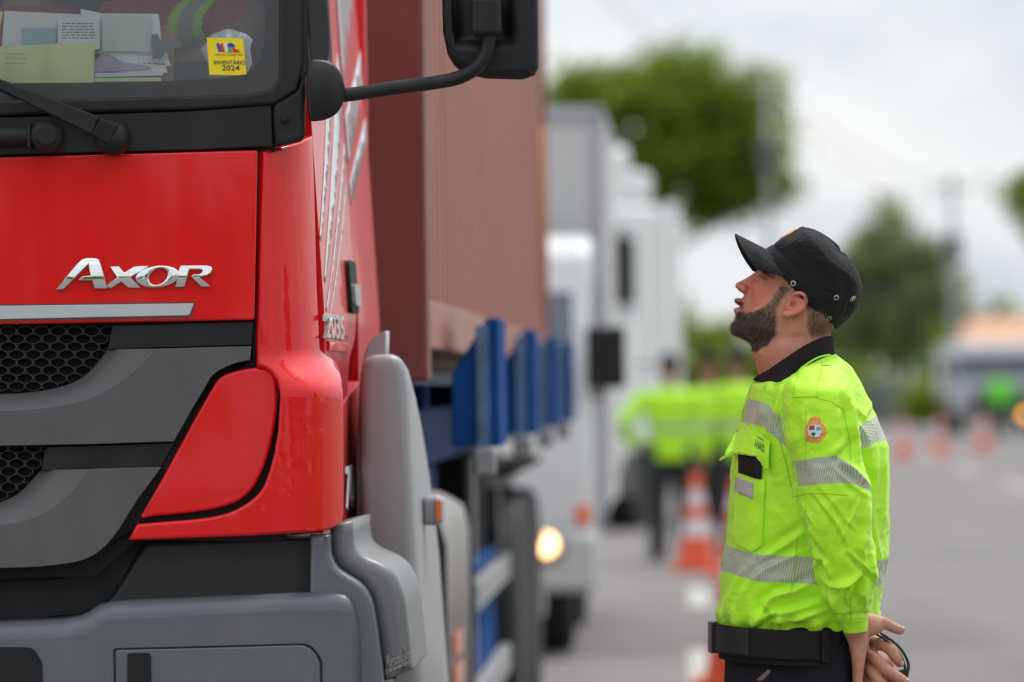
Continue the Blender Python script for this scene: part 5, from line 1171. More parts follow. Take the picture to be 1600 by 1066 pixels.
TORSO_FOLDS = [
 ([(1196, 600), (1188, 625), (1176, 660)], 6, .0035), ([(1214, 602), (1208, 630), (1196, 668), (1190, 690)], 7, .004), ([(1232, 610), (1224, 640), (1220, 680)], 7, .004),
 ([(1180, 700), (1195, 740), (1205, 790)], 10, -.003),
 ([(1250, 826), (1228, 842), (1205, 858), (1185, 868)], 9, .006), ([(1245, 858), (1215, 872), (1190, 885), (1170, 905)], 9, .005),
 ([(1262, 905), (1235, 918), (1205, 925), (1190, 938), (1204, 958)], 8, .008), ([(1205, 925), (1190, 945), (1175, 965)], 7, .005), ([(1275, 935), (1245, 945), (1212, 955), (1208, 968)], 8, .006),
 ([(1160, 880), (1148, 905), (1135, 935), (1130, 958)], 9, .006), ([(1180, 890), (1160, 920), (1148, 950)], 8, .005), ([(1235, 966), (1255, 958), (1285, 948)], 6, .005), ([(1168, 972), (1195, 955), (1225, 945)], 6, .005),
 ([(1150, 800), (1146, 830), (1142, 860)], 6, .003), ([(1320, 640), (1345, 690), (1355, 740)], 9, .005), ([(1362, 700), (1358, 760), (1350, 820)], 10, .006), ([(1376, 690), (1376, 760), (1372, 830)], 8, .004),
 ([(1340, 655), (1352, 640), (1358, 628)], 7, .003), ([(1355, 800), (1362, 850), (1370, 880)], 8, .004), ([(1268, 572), (1300, 590), (1330, 612)], 12, .004), ([(1290, 615), (1318, 630), (1345, 655)], 8, .005)]
NY, NA = 240, 300
ys = np.linspace(551, 990, NY); th = np.linspace(0, 2*math.pi, NA, endpoint=False)
Fx = np.interp(ys, fy, fx); Bx = np.interp(ys, by, bx); Wy = np.interp(ys, wy, ww)
V = np.zeros((NY, NA, 3)); PX = np.zeros((NY, NA)); PY = np.zeros((NY, NA))
for j, y in enumerate(ys):
    c, s = np.cos(th), np.sin(th); e = .86
    cc_, ss_ = np.sign(c)*np.abs(c)**e, np.sign(s)*np.abs(s)**e
    mid = (Fx[j]+Bx[j])/2; r = (Bx[j]-Fx[j])/2; PX[j] = mid+r*cc_; PY[j] = y
    V[j, :, 0] = (PX[j]-1255)*K; V[j, :, 1] = Wy[j]*ss_
b0 = L(mpt(1255, 800)); zz = np.array([L(mpt(1255, y)).z for y in ys]); V[:, :, 2] = zz[:, None]; V[:, :, 0] += L(mpt(1255, 800)).x + math.tan(ROLL)*(PY-800)*K*0
rollx = np.array([L(mpt(1255, y)).x for y in ys]); V[:, :, 0] += (rollx - L(mpt(1255, 800)).x)[:, None]
# normals of the smooth shape, then folds
def grid_normals(V):
    du = np.roll(V, -1, 1)-np.roll(V, 1, 1); dv = np.gradient(V, axis=0); n = np.cross(du, dv); n /= np.linalg.norm(n, axis=2, keepdims=True)+1e-12; return n
N = grid_normals(V)
cen = V.mean(1, keepdims=True); sgn = np.sign(((V-cen)*N).sum(2)); N *= np.sign(np.median(sgn))
near = (np.sin(th) < .25)[None, :] & np.ones((NY, 1), bool)
D = np.zeros((NY, NA)); sideU = np.where(V[:, :, 1] < 0, 0, 700.0)
D += .0030*noise2(PX*1.0+sideU, PY*.8, 11) + .0016*noise2(PX*2+sideU, PY*1.1, 12)
hem = sstep(930, 970, PY)*sstep(990, 978, PY); D += hem*.0045*(np.sin(th*17+noise2(PX+sideU, PY, 4)*2.2)[...])
for pts, w, h in TORSO_FOLDS: D += 1.5*ridge(PX, PY, pts, w*.8, h)*sstep(.4, -.1, V[:, :, 1]/.2)
def ridged(x, y, seed, octs): 
    n_ = noise2(x, y, seed, octs); return (1-np.clip(np.abs(n_)*2.6, 0, 1))**2
D += .0017*ridged(PX*1.0+sideU, PY*.7, 51, ((.018, 1.0), (.04, .4)))*sstep(590, 640, PY) + .0010*ridged(PX*1.4+sideU, PY*1.2, 52, ((.03, 1.0), (.07, .4)))*sstep(600, 640, PY)
D *= sstep(551, 575, PY)
# blousing over the belt
V = V+N*D[..., None]
# tape coordinate: chest band (front), back band, waist band
ccx = np.full((NY, NA), -1.0); X_, Y_ = PX, PY
ch = (Y_-np.interp(X_, [1150, 1168, 1190, 1212, 1222], [655, 622, 628, 650, 656]))/np.interp(X_, [1150, 1215], [37, 40]); 
bk = (Y_-np.interp(X_, [1325, 1362, 1390], [670, 652, 652]))/38.0
wa = (Y_-np.interp(X_, [1120, 1135, 1180, 1262, 1300, 1350, 1390], [848, 850, 862, 866, 870, 876, 874]))/np.interp(X_, [1130, 1262, 1390], [41, 42, 38])
chest_ok = (X_ < 1232); back_ok = (X_ > 1322)
a_ = np.where(chest_ok, ch, np.where(back_ok, bk, -1.0)); a_ = np.where(Y_ > 780, wa, a_); ccx = np.clip(a_, -3, 4)
al = V[:, :, 0]*.8 - V[:, :, 1]*.6
cc = np.stack([ccx, al, np.zeros_like(al)], 2)
idx = np.arange(NY*NA).reshape(NY, NA); Fc = []
Fq = np.stack([idx[:-1], np.roll(idx, -1, 1)[:-1], np.roll(idx, -1, 1)[1:], idx[1:]], -1).reshape(-1, 4)
Fc = [tuple(f) for f in Fq.tolist()]; Fc.append(tuple(idx[-1].tolist()[::-1])); 
JV, JF = V.reshape(-1, 3), orient(V.reshape(-1, 3), Fc)
jacket = mob('jacket', JV, JF, HVM, man)
jacket.data.attributes.new('cc', 'FLOAT_VECTOR', 'POINT').data.foreach_set('vector', cc.reshape(-1, 3).astype(np.float32).ravel())
# --- sleeves: rows of (py, px left, px right, centre depth, half depth)
SL = [(590, 1262, 1292, -.140, .030), (594, 1246, 1304, -.146, .044), (601, 1232, 1314, -.154, .056), (610, 1225, 1320, -.162, .066), (625, 1219, 1325, -.178, .080), (650, 1216, 1328, -.188, .080), (680, 1217, 1330, -.196, .078), (705, 1219, 1330, -.200, .076), (735, 1232, 1334, -.205, .074), (760, 1238, 1344, -.208, .074), (780, 1240, 1350, -.210, .074), (800, 1241, 1352, -.210, .074), (828, 1243, 1350, -.208, .074), (850, 1252, 1352, -.205, .072), (870, 1257, 1355, -.202, .070), (890, 1261, 1358, -.198, .068), (908, 1265, 1360, -.194, .064), (925, 1271, 1357, -.188, .060), (945, 1276, 1353, -.182, .054), (962, 1290, 1350, -.174, .047), (972, 1296, 1349, -.170, .044), (976, 1300, 1348, -.168, .041), (985, 1304, 1347, -.164, .039), (994, 1309, 1347, -.160, .037), (1001, 1312, 1346, -.157, .036)]
SLEEVE_FOLDS = [
 ([(1322, 640), (1320, 680), (1325, 715), (1329, 740)], 8, .006), ([(1310, 628), (1318, 660), (1316, 695)], 7, .005), ([(1322, 705), (1305, 722), (1290, 738)], 8, -.004),
 ([(1243, 640), (1246, 680), (1250, 712)], 9, .002), ([(1300, 735), (1320, 750), (1345, 775)], 7, .006), ([(1290, 745), (1315, 770), (1345, 792)], 6, .003),
 ([(1258, 782), (1275, 805), (1292, 828), (1305, 850), (1312, 866)], 4, .0035), ([(1335, 785), (1320, 815), (1308, 840), (1300, 862)], 4, .0030), ([(1268, 772), (1290, 800), (1310, 828), (1330, 845)], 4, .002), ([(1312, 872), (1335, 895), (1352, 912)], 5, .005),
 ([(1248, 815), (1255, 835), (1266, 856), (1272, 872)], 7, .006), ([(1245, 800), (1256, 822), (1262, 835)], 4, .003), ([(1345, 800), (1340, 840), (1332, 870), (1342, 900)], 8, .006), ([(1268, 878), (1280, 895), (1288, 915)], 7, .008),
 ([(1272, 915), (1290, 925), (1308, 922), (1325, 915)], 7, .010), ([(1300, 925), (1318, 918), (1340, 905)], 7, .007), ([(1277, 925), (1290, 945), (1300, 962), (1312, 972)], 6, .007), ([(1310, 930), (1306, 948), (1312, 965)], 7, -.007), ([(1345, 915), (1335, 940), (1340, 960)], 7, .008), ([(1352, 880), (1350, 905), (1356, 925)], 6, .005),
 ([(1332, 925), (1328, 950), (1322, 968)], 5, .004), ([(1262, 900), (1268, 885), (1258, 862)], 5, .006)]
def sleeve(sg, rows, folds, nm):
    q = np.array(rows, float); NYs, NAs = 240, 150; yy = np.linspace(q[0, 0], q[-1, 0], NYs); ta = np.linspace(0, 2*math.pi, NAs, endpoint=False)
    l_, r_, cy, hd_ = [np.interp(yy, q[:, 0], q[:, i]) for i in (1, 2, 3, 4)]
    for arr in (l_, r_, cy, hd_):
        s_ = np.convolve(np.pad(arr, 4, 'edge'), np.ones(9)/9, 'valid'); arr[3:] = s_[3:]
    e = .92; c, s = np.cos(ta), np.sin(ta); C_, S_ = np.sign(c)*np.abs(c)**e, np.sign(s)*np.abs(s)**e
    px = ((l_+r_)/2)[:, None]+((r_-l_)/2)[:, None]*C_; py = np.repeat(yy[:, None], NAs, 1)
    tilt = sstep(960, 1001, yy)[:, None]*(-(px-1330)*.10) if sg < 0 else 0*px
    dep = cy[:, None]+hd_[:, None]*S_*(1 if sg < 0 else 1)
    pyy = py+tilt; Y = MY+dep*(1 if sg < 0 else 1)
    V = np.zeros(px.shape+(3,)); base = np.array([L(mpt(0, y)) for y in yy]); 
    V[..., 0] = (px)*K + base[:, None, 0] + 0; V[..., 1] = dep; V[..., 2] = base[:, None, 2] - tilt*K
    N = grid_normals(V); cen = V.mean(1, keepdims=True); N *= np.sign(np.median(((V-cen)*N).sum(2)))
    u = np.where(S_ < 0, 0, 500)[None, :]; D = .0026*noise2(px*1.2+u, py, 21+sg)+.0018*noise2(px*2.2+u, py*2, 22+sg, ((.03, 1), (.06, .6)))
    D += .0015*ridged(px*1.3+u, py*.9, 61+sg, ((.022, 1.0), (.05, .4))) + .0008*ridged(px*1.6+u, py*1.6, 62+sg, ((.04, 1.0),))
    low = sstep(860, 930, yy)[:, None]; D += low*.003*noise2(px*1.5+u, py*3.0, 25+sg)
    if folds:
        nr_ = sstep(.25, -.25, S_)[None, :]
        for pts, w, h in folds: D += 1.5*ridge(px, py, pts, w*.8, h)*nr_
    cuff = sstep(968, 974, yy)[:, None]; D = D*(1-cuff*.75) - .0035*np.exp(-((yy-972)/2.5)**2)[:, None]
    V = V+N*D[..., None]
    top = np.interp(px, [1217, 1236, 1262, 1295, 1318, 1345, 1352], [735, 735, 730, 727, 745, 775, 782]); bot = np.interp(px, [1217, 1240, 1262, 1300, 1325, 1345, 1352], [774, 774, 771, 769, 772, 781, 785])
    cx = (py-top)/np.maximum(bot-top, 6) if sg < 0 else (py-732)/40.0
    cc = np.stack([np.clip(cx, -3, 4), V[..., 0]*.9-V[..., 1]*.5, 0*cx], -1)
    idx = np.arange(NYs*NAs).reshape(NYs, NAs); Fq = np.stack([idx[:-1], np.roll(idx, -1, 1)[:-1], np.roll(idx, -1, 1)[1:], idx[1:]], -1).reshape(-1, 4)
    Fc = [tuple(f) for f in Fq.tolist()]; Fc.append(tuple(idx[0].tolist()))
    Fc = orient(V.reshape(-1, 3), Fc); o = mob('sleeve', V.reshape(-1, 3), Fc, HVM, jacket)
    # turned-in hem so the cuff has thickness
    o.data.attributes.new('cc', 'FLOAT_VECTOR', 'POINT').data.foreach_set('vector', cc.reshape(-1, 3).astype(np.float32).ravel())
    q = o.modifiers.new('solid', 'SOLIDIFY'); q.thickness = .0016; q.offset = -1
    return V.reshape(-1, 3), Fc, o
SV, SF, sl_near = sleeve(-1, SL, SLEEVE_FOLDS, 'sleeve')
SR = [(r[0], r[1], r[2], -r[3], r[4]) for r in SL[:9]] + [(780, 1262, 1366, .20, .07), (830, 1275, 1376, .18, .066), (880, 1290, 1382, .15, .06), (925, 1308, 1380, .11, .052), (955, 1330, 1377, .07, .044), (975, 1345, 1378, .045, .036), (987, 1350, 1377, .03, .032)]
_, _, sl_far = sleeve(1, SR, None, 'sleeve')
# combined surfaces to sew things on
VJ, FJ, _ = joinvf([(JV.tolist(), JF), (SV.tolist(), SF)]); bvhJ = BVHTree.FromPolygons(VJ, FJ); bvhT = BVHTree.FromPolygons(JV.tolist(), JF)
# collar: black, turned down
COLM = mat('collar_black', (.011, .009, .009), rough=.9, noise=.15, nscale=20, bump=.5, bscale=600, spec=.2)
def ring_path(pts, n): return resample(pts, n)
# near side outline from the throat to the nape, mirrored to the far side
top = [(1179, 590, .0), (1188, 584, -.028), (1199, 577, -.055), (1213, 567, -.073), (1232, 554, -.082), (1252, 541, -.082), (1272, 531, -.070), (1288, 526, -.048), (1298, 525, -.022), (1301, 525, 0)]
bot = [(1176, 594, .0), (1190, 598, -.050), (1206, 600, -.092), (1222, 594, -.112), (1238, 583, -.120), (1256, 569, -.118), (1274, 559, -.100), (1290, 555, -.070), (1301, 553, -.035), (1305, 552, 0)]
bot = [(a, b, c) if i in (0, 8, 9) else (a, b, min(c, (lambda h: h[0].y-.004 if h else c)(castm(bvhT, a, b)))) for i, (a, b, c) in enumerate(bot)]
rowsK = []
T1 = np.array(catmull(top, 40)); B1 = np.array(catmull(bot, 40))
for u, bulge in ((0, 0), (.12, .004), (.35, .009), (.6, .010), (.85, .006), (1, .0)):
    q = T1*(1-u)+B1*u; row = []
    for a, b, c in q:
        y_ = c-bulge*(1 if c < -.01 else 0)-.004; h = castm(bvhT, a, b) if (u > .3 and c < -.01) else None
        if h: y_ = min(y_, h[0].y-.0045)
        row.append(Vector((L(mpt(a, b)).x, y_, L(mpt(a, b)).z)))
    for _ in range(3): 
        for i_ in range(1, len(row)-1): row[i_].y = (row[i_-1].y+row[i_].y*2+row[i_+1].y)/4
    rowsK.append(row+[Vector((p.x, -p.y, p.z)) for p in row[::-1][1:]])
n = len(rowsK[0]); V = [p for r in rowsK for p in r]; Fc = [(i*n+k, i*n+k+1, (i+1)*n+k+1, (i+1)*n+k) for i in range(len(rowsK)-1) for k in range(n-1)]
collar = mob('collar', V, Fc, COLM, jacket, solid=-.0045, bevel=.001)
# piping under the collar
q = [Vector((L(mpt(a, b)).x, c-.006, L(mpt(a, b)).z)) for a, b, c in B1[6:36]]
mob('collar_piping', *tube(q, .0016, 8), HVP, jacket)
SEAM = HVD
def sm(pts, r=.0007, off=.0004, n=60, m=None, b=None): return seam(b or bvhJ, pts, off, r, m or SEAM, 'seam', jacket, n)
for pts in ([(1249, 562), (1246, 585), (1241, 605), (1239, 622)], [(1285, 566), (1282, 585), (1278, 605), (1277, 622)], [(1239, 622), (1258, 617), (1277, 621)], [(1277, 622), (1300, 628), (1318, 640)],
            [(1246, 842), (1243, 870), (1240, 905), (1236, 925), (1218, 933)], [(1318, 640), (1328, 690), (1330, 740)], [(1196, 765), (1194, 800), (1190, 850)], [(1259, 640), (1259, 735)], [(1259, 776), (1260, 800)],
            [(1256, 771), (1290, 771), (1325, 774)], [(1239, 776), (1258, 773)], [(1304, 972), (1330, 973), (1348, 972)], [(1330, 925), (1328, 948), (1330, 970)]): sm(pts)
sm([(1217, 645), (1219, 690), (1230, 730), (1236, 760)], .0012)
# epaulette: raised strip over the shoulder
conform(bvhJ, [(1252, 574, 3), (1283, 566, 3), (1277, 620, 3), (1241, 621, 3)], .0022, HVP, 'epaulette', jacket, 4, solid=.002, bevel=.0006)
# chest pocket: body, flap, phone
conform(bvhT, [(1156, 738), (1196, 750, 2), (1192, 850, 3), (1178, 862, 4), (1150, 848, 6), (1151, 790)], .0050, HVP, 'pocket', jacket, 4, solid=.0045, bevel=.0016)
conform(bvhT, [(1154, 744), (1181, 756), (1180, 780), (1152, 768)], .0062, mat('tape_grey', (.42, .42, .36), rough=.5), 'reflective_tab', jacket, 4, solid=.0008)
phone = conform(bvhT, [(1158, 708), (1189, 716), (1192, 718), (1191, 750), (1158, 739)], .0064, mat('phone_black', (.008, .008, .010), rough=.6, spec=.2), 'phone', None, 4, solid=.003, bevel=.0008)
phone.location = M0; tag(phone, 'dark phone sticking out of the chest pocket of the hi-vis jacket', 'phone')
# flap: stands off, its tip juts out in front
FLP = [(1157, 659), (1180, 668), (1206, 690), (1207, 735, 3), (1198, 732, 4), (1188, 716), (1160, 709), (1142, 714)]
V2, Fq = cells2(roundpoly(FLP, 4), 3.0); V = []
for a, b in V2:
    y = -b; h = castm(bvhT, max(a, 1153), y, .003+.010*float(sstep(670, 715, y))); p = h[0] if h else Vector((0, 0, 0))
    if a < 1153: p = p+Vector(((a-1153)*K, 0, 0))
    V.append(p)
flap = mob('pocket_flap', V, Fq, HVP, jacket, solid=.0018, bevel=.0006)
V2, Fq = cells2([(1134, 719), (1142, 712), (1162, 707), (1190, 714), (1190, 717), (1162, 711), (1144, 717), (1135, 721)], 3.0)
V = []
for a, b in V2:
    h = castm(bvhT, max(a, 1153), -b, .0135); p = h[0]+Vector(((min(a, 1153)-1153)*K, 0, 0)); V.append(p)
mob('flap_edge', V, Fq, HVD, jacket, solid=.002)
bvhF = BVHTree.FromPolygons([tuple(v) for v in flap.data.vertices and [v.co for v in flap.data.vertices]], [tuple(p.vertices) for p in flap.data.polygons])
dgm = mat('print_green', (.01, .09, .04), rough=.6)
def sewn_text(s, x0, y0, x1, y1, hgt, bvh, off, m, parent, bold=True, name='lettering'):
    V, Fc = textvf(s, bold); o = []
    for u, w in V:
        a, b = x0+(x1-x0)*u, y0+(y1-y0)*u-hgt*w; h = castm(bvh, a, b, off); o.append(tuple(h[0]) if h else (0, 0, 0))
    return mob(name, o, [f for f in Fc if all(o[i] != (0, 0, 0) for i in f)], m, parent, smooth=False)
sewn_text('ANALIS', 1179.5, 698, 1194.5, 708, 13, bvhF, .0006, dgm, flap)
sewn_text('TRANSITO', 1183, 684, 1193, 690, 3, bvhF, .0006, dgm, flap)
for k in range(2): pass
# zip placket on the front edge
ed = [L(mpt(x+1.5, y)) for y, x in FRONT[4:20]]
mob('zip_placket', *tube([Vector((p.x, -.008, p.z)) for p in ed], (.0035), 8), HVD, jacket)
# crest on the sleeve
ORT = mat('orange_thread', (.75, .28, .06)); 
EM = [(1264, 655), (1269, 652, 2), (1276, 651, 3), (1282, 655), (1283, 661), (1290, 668), (1289, 673), (1292, 676), (1289, 681), (1285, 685), (1281, 690), (1272, 690), (1266, 690), (1260, 688), (1259, 681), (1257, 676), (1258, 668), (1262, 663)]
badge = conform(bvhJ, EM, .0012, ORT, 'arm_badge', jacket, 2.5, solid=.0014, bevel=.0004)
for pl, m_, o_ in (([(1265, 664), (1282, 666), (1284, 675), (1280, 683), (1271, 684), (1264, 680), (1262, 672)], mat('badge_white', (.62, .66, .64), rough=.7), .0030), ([(1266, 665), (1273, 666), (1273, 672), (1264, 672)], mat('badge_brown', (.25, .05, .03), rough=.7), .0034), ([(1276, 667), (1283, 669), (1282, 673), (1275, 673)], mat('badge_teal', (.05, .35, .33), rough=.7), .0034), ([(1269, 676), (1275, 676), (1274, 680), (1272.6, 680), (1272.4, 684), (1271, 684), (1271, 680), (1268, 680)], dgm, .0036)):
    conform(bvhJ, pl, o_, m_, 'shield', badge, 2.5, smooth=False)
# ------------------------------------------------------------------ trousers, belt, boots
TRM = mat('trouser_cloth', (.012, .012, .016), rough=.9, noise=.2, nscale=18, bump=.5, bscale=500, spec=.2)
ww2 = mloft([(1136, 1320, 984, .165, 0), (1130, 1326, 1000, .172, 0), (1132, 1328, 1030, .175, 0), (1130, 1334, 1075, .182, 0), (1134, 1336, 1120, .178, 0), (1160, 1320, 1150, .12, 0)])
def tleg(sg): return ctube([(lx, sg*.095, 1.0-.02), (lx, sg*.10, .82), (lx-.005, sg*.11, .52), (lx+.015, sg*.115, .28), (lx+.02, sg*.12, .05)], [(.095, .075), (.100, .085), (.082, .078), (.078, .074), (.074, .07)], 26, 28)
tv, tf = remesh([ww2, tleg(-1), tleg(1)], .006, 6, .5); tv = tv + (noise2(tv[:, 0]*900+tv[:, 1]*500, tv[:, 2]*700, 31)*.004)[:, None]*np.array([.5, .8, 0])
trousers = mob('trousers', tv, tf, TRM, man)
bvhTr = BVHTree.FromPolygons(tv.tolist(), tf)
seam(bvhTr, [(1158, 1036), (1172, 1050), (1190, 1064)], .0006, .0009, TRM, 'seam', trousers, 20); seam(bvhTr, [(1204, 1034), (1208, 1066)], .0006, .0009, TRM, 'seam', trousers, 12)
conform(bvhTr, [(1183, 1062), (1200, 1046), (1206, 1048), (1190, 1066)], .0012, mat('zip_pull', (.16, .11, .10), rough=.5), 'zip_tab', trousers, 6, solid=.002)
BLT = mat('belt_web', (.009, .008, .008), rough=.75, spec=.25, noise=.25, nscale=20, bump=.4, bscale=400)
def beltring(name, y0, y1, f0, b0, w, m, parent, t=.004, seg=96, a0=0, a1=2*math.pi, n=4):
    V, Fc = [], []
    for j in range(n+1):
        y = y0+(y1-y0)*j/n
        for k in range(seg+1):
            a = a0+(a1-a0)*k/seg; c, s = math.cos(a), math.sin(a); mid = (f0+b0)/2; r = (b0-f0)/2
            p = L(mpt(mid+r*c, y+ (mid+r*c-1115)*.045)); V.append((p.x, w*s, p.z))
    for j in range(n):
        for k in range(seg): q = j*(seg+1)+k; Fc.append((q, q+1, q+seg+2, q+seg+1))
    return mob(name, V, Fc, m, parent, solid=t, bevel=.0012)
belt = beltring('belt', 973, 1018, 1116, 1334, .196, BLT, man, .006)
beltring('belt_strap', 976, 1015, 1112.5, 1336, .2015, mat('belt_black', (.009, .008, .008), rough=.5, bump=.3, bscale=300), belt, .003, 40, math.radians(180), math.radians(238))
beltring('belt_loop', 972, 1021, 1112.5, 1338, .2045, BLT, belt, .003, 6, math.radians(296), math.radians(303))
beltring('belt_buckle', 971, 1019, 1111, 1334, .206, mat('buckle_black', (.012, .012, .012), rough=.35), belt, .006, 16, math.radians(165), math.radians(195))
beltring('under_belt', 1014, 1028, 1127, 1332, .190, BLT, man, .005)
bv2 = BVHTree.FromPolygons([tuple(v.co) for v in belt.data.vertices], [tuple(p.vertices) for p in belt.data.polygons])
h = castm(bv2, 1303, 1013, .003)
if h: v, f = ell(h[0], (.0042, .003, .005), 16, 8); mob('rivet', v, f, mat('rivet_dark', (.06, .06, .06), rough=.3, metal=.7), belt)
BT_ = mat('boot_leather', (.012, .011, .010), rough=.45, noise=.3, nscale=20)
for sg in (-1, 1):
    bvv, bff = remesh([ctube([(lx+.055, sg*.118, .05), (lx-.02, sg*.118, .06), (lx-.11, sg*.122, .05), (lx-.18, sg*.127, .035)], [(.045, .05), (.05, .052), (.05, .045), (.046, .032)], 14, 20), tube([(lx+.02, sg*.117, .04), (lx+.02, sg*.117, .20)], .056, 20)], .006, 4)
    bt = mob('boot', bvv, bff, BT_, man); bt_s = mob('sole', *box(lx-.225, lx+.10, sg*.122-.05, sg*.122+.05, 0.0, .022), GAP, bt, bevel=.012)
# ------------------------------------------------------------------ radio with its looped cable, held behind his back
CAB = mat('cable_black', (.012, .011, .011), rough=.3, coat=.3)
radio = tag(empty('handheld_device', M0+HPt(1402, 1048, -.10)), 'small black device with looped cable in the hands behind the bearded man', 'handheld device')
ro = HPt(1402, 1048, -.10)
def RL(px, py, d): return HPt(px, py, d)-ro
V, Fc = [], []
q = [(1386, 1048), (1409, 1040), (1414, 1044), (1413, 1056), (1402, 1062)]
V = [RL(a, b, -.112) for a, b in q]+[RL(a, b, -.088) for a, b in q]; Fc = [(0, 1, 2, 3, 4), (9, 8, 7, 6, 5)]+[(i, i+5, (i+1) % 5+5, (i+1) % 5) for i in range(5)]
mob('casing', V, Fc, mat('device_black', (.012, .012, .012), rough=.35), radio, bevel=.002)
for pts, r in (([(1362, 986, -.11), (1374, 993, -.115), (1390, 1007, -.115), (1402, 1022, -.112), (1408, 1038, -.108), (1409, 1044, -.104)], .0028), ([(1366, 984, -.10), (1380, 992, -.10), (1397, 1005, -.10), (1409, 1021, -.10), (1414, 1036, -.10), (1412, 1050, -.10)], .0030)):
    mob('cable', *ctube([RL(*p) for p in pts], r, 40, 10), CAB, radio)
# ------------------------------------------------------------------ traffic cones
CO = mat('cone_orange', (.72, .085, .02), rough=.5, noise=.12, nscale=10); CW = mat('cone_white', (.62, .60, .62), rough=.4, noise=.1, nscale=10)
def cone_mesh():
    H = .75; e = bpy.data.objects.new('traffic_cone', None); COL.objects.link(e)
    prof = [(.165, .03), (.160, .05)]; zs = [.05, .27, .40, .50, .62, .735]; r = lambda z: .150-(.150-.030)*(z-.05)/(.7)
    V, Fc, FM = [], [], []; seg = 28
    levels = [(z, r(z)) for z in zs] + [(.75, .026), (.752, .018), (.70, .015)]
    for z, rr in levels:
        for k in range(seg): a = 2*math.pi*k/seg; V.append((rr*math.cos(a), rr*math.sin(a), z))
    for i in range(len(levels)-1):
        for k in range(seg): a, b = i*seg+k, i*seg+(k+1) % seg; Fc.append((a, b, b+seg, a+seg)); FM.append(1 if i in (1, 3) else 0)
    mob('cone_body', V, Fc, None, e, mats=[CO, CW], fm=FM)
    mob('base', *box(-.20, .20, -.20, .20, .0, .045), CO, e, bevel=.015)
    return e
def dup(root, loc, rz=0, label=None):
    r = root.copy(); COL.objects.link(r); r.location = loc; r.rotation_euler = (0, 0, rz)
    if label: r['label'] = label
    for ch in root.children:
        c = ch.copy(); COL.objects.link(c); c.parent = r
    return r
c0 = cone_mesh(); tag(c0, 'nearest traffic cone, cut off behind the front of the bearded man', 'traffic cone', 'orange and white traffic cones on the road')
def gat(px, d, z=0.0):
    p = at(px, 600, d); return (p.x, p.y, z)
c0.location = gat(1144, 27.0)
for px, d, lb in ((1085, 43.5, 'traffic cone in the open road just left of the bearded man below the hi-vis workers'), (1149, 41.5, 'traffic cone half hidden behind the bearded man, right of the fully visible one'),
                  (1410, 104, 'leftmost of the three far traffic cones right of the bearded man'), (1467, 109, 'middle one of the three far traffic cones right of the bearded man'), (1535, 113, 'rightmost of the three far cones, in front of the distant white truck')):
    dup(c0, gat(px, d), random.random(), lb)
# ------------------------------------------------------------------ white box truck behind the container
WHT = mat('white_paint', (.66, .67, .67), rough=.35, coat=.5, noise=.05, nscale=2); WH2 = mat('box_panel_white', (.50, .50, .49), rough=.5, noise=.06, nscale=1.5)
LAMP = mat('lit_headlight', (1, .8, .5), rough=.2, emit=(1, .58, .22), estr=4.0); LENS = mat('lamp_housing', (.3, .3, .3), rough=.15, coat=1)
DGL = mat('dark_window', (.05, .075, .095), rough=.06, coat=1); TRIMG = mat('trim_grey', (.10, .10, .105), rough=.6)
def boxes(name, L_, m, parent, bevel=.02, bseg=3): return mob(name, *joinvf([box(*b) for b in L_])[:2], m, parent, bevel=bevel, bseg=bseg)
t2p = at(930, 600, 30.2); w = 2.0
th2 = math.atan((1100-800)/F)
t2 = tag(empty('box_truck', (t2p.x-w/2, 30.2, 0), -th2), 'white box truck with a lit round headlight queued behind the container trailer', 'truck')
# cab: side profile lofted across the width
def prof_solid(name, prof, x0, x1, m, parent, bevel=.03, bseg=4):
    n = len(prof); V = [(x0, y, z) for y, z in prof]+[(x1, y, z) for y, z in prof]; ar = sum(prof[i][0]*prof[(i+1) % n][1]-prof[(i+1) % n][0]*prof[i][1] for i in range(n))
    R = list(range(n)) if ar > 0 else list(range(n))[::-1]
    Fc = [tuple(R[::-1]), tuple(i+n for i in R)]+[(R[i], R[(i+1) % n], R[(i+1) % n]+n, R[i]+n) for i in range(n)]
    return mob(name, V, Fc, m, parent, bevel=bevel, bseg=bseg)
prof_solid('cab', [(0, .42), (-.02, .9), (.02, 1.28), (.34, 2.15), (.55, 2.25), (1.6, 2.27), (1.65, .42)], -.98, .98, WHT, t2, .06)
prof_solid('windscreen', [(.022, 1.33), (.318, 2.08), (.36, 2.10), (.06, 1.33)], -.88, .88, DGL, t2, .004)
boxes('side_window', [(.979, .986, .5, 1.3, 1.4, 2.0)], DGL, t2, .003); boxes('side_window', [(-.986, -.979, .5, 1.3, 1.4, 2.0)], DGL, t2, .003)
boxes('grille', [(-.72, .55, -.035, 0, .86, 1.02), (-.72, .55, -.035, 0, .78, .84)], TRIMG, t2, .01)
boxes('bumper', [(-1.0, 1.0, -.10, .2, .34, .66)], WH2, t2, .05, 5)
for sx in (-1, 1):
    cx = sx*(.99-.26); hl_ = mob('headlight', *lathe([(.10, .0), (.115, -.035), (.11, -.05), (.06, -.055)], 28, (cx, -.06, .60), 'y'), LENS, t2)
    mob('lamp', *lathe([(.060, .0), (.063, -.02), (.045, -.028)], 24, (cx, -.112, .60), 'y'), LAMP, hl_)
    boxes('indicator', [(sx*.93-.035, sx*.93+.035, -.06, -.02, .70, .80)], ORG, t2, .01)
    for y in (.75, 3.9): wheel(t2, sx*.60, sx*.86, y, .37)
    ma = mob('mirror', *rb if False else box(sx*1.06-.105, sx*1.06+.105, -.12, -.04, 1.42, 1.75), BLK, t2, bevel=.03)
    mob('mirror_arm', *tube([(sx*.97, .2, 1.45), (sx*1.02, -.02, 1.36), (sx*1.06, -.08, 1.45)], .014, 8), BLK, ma)
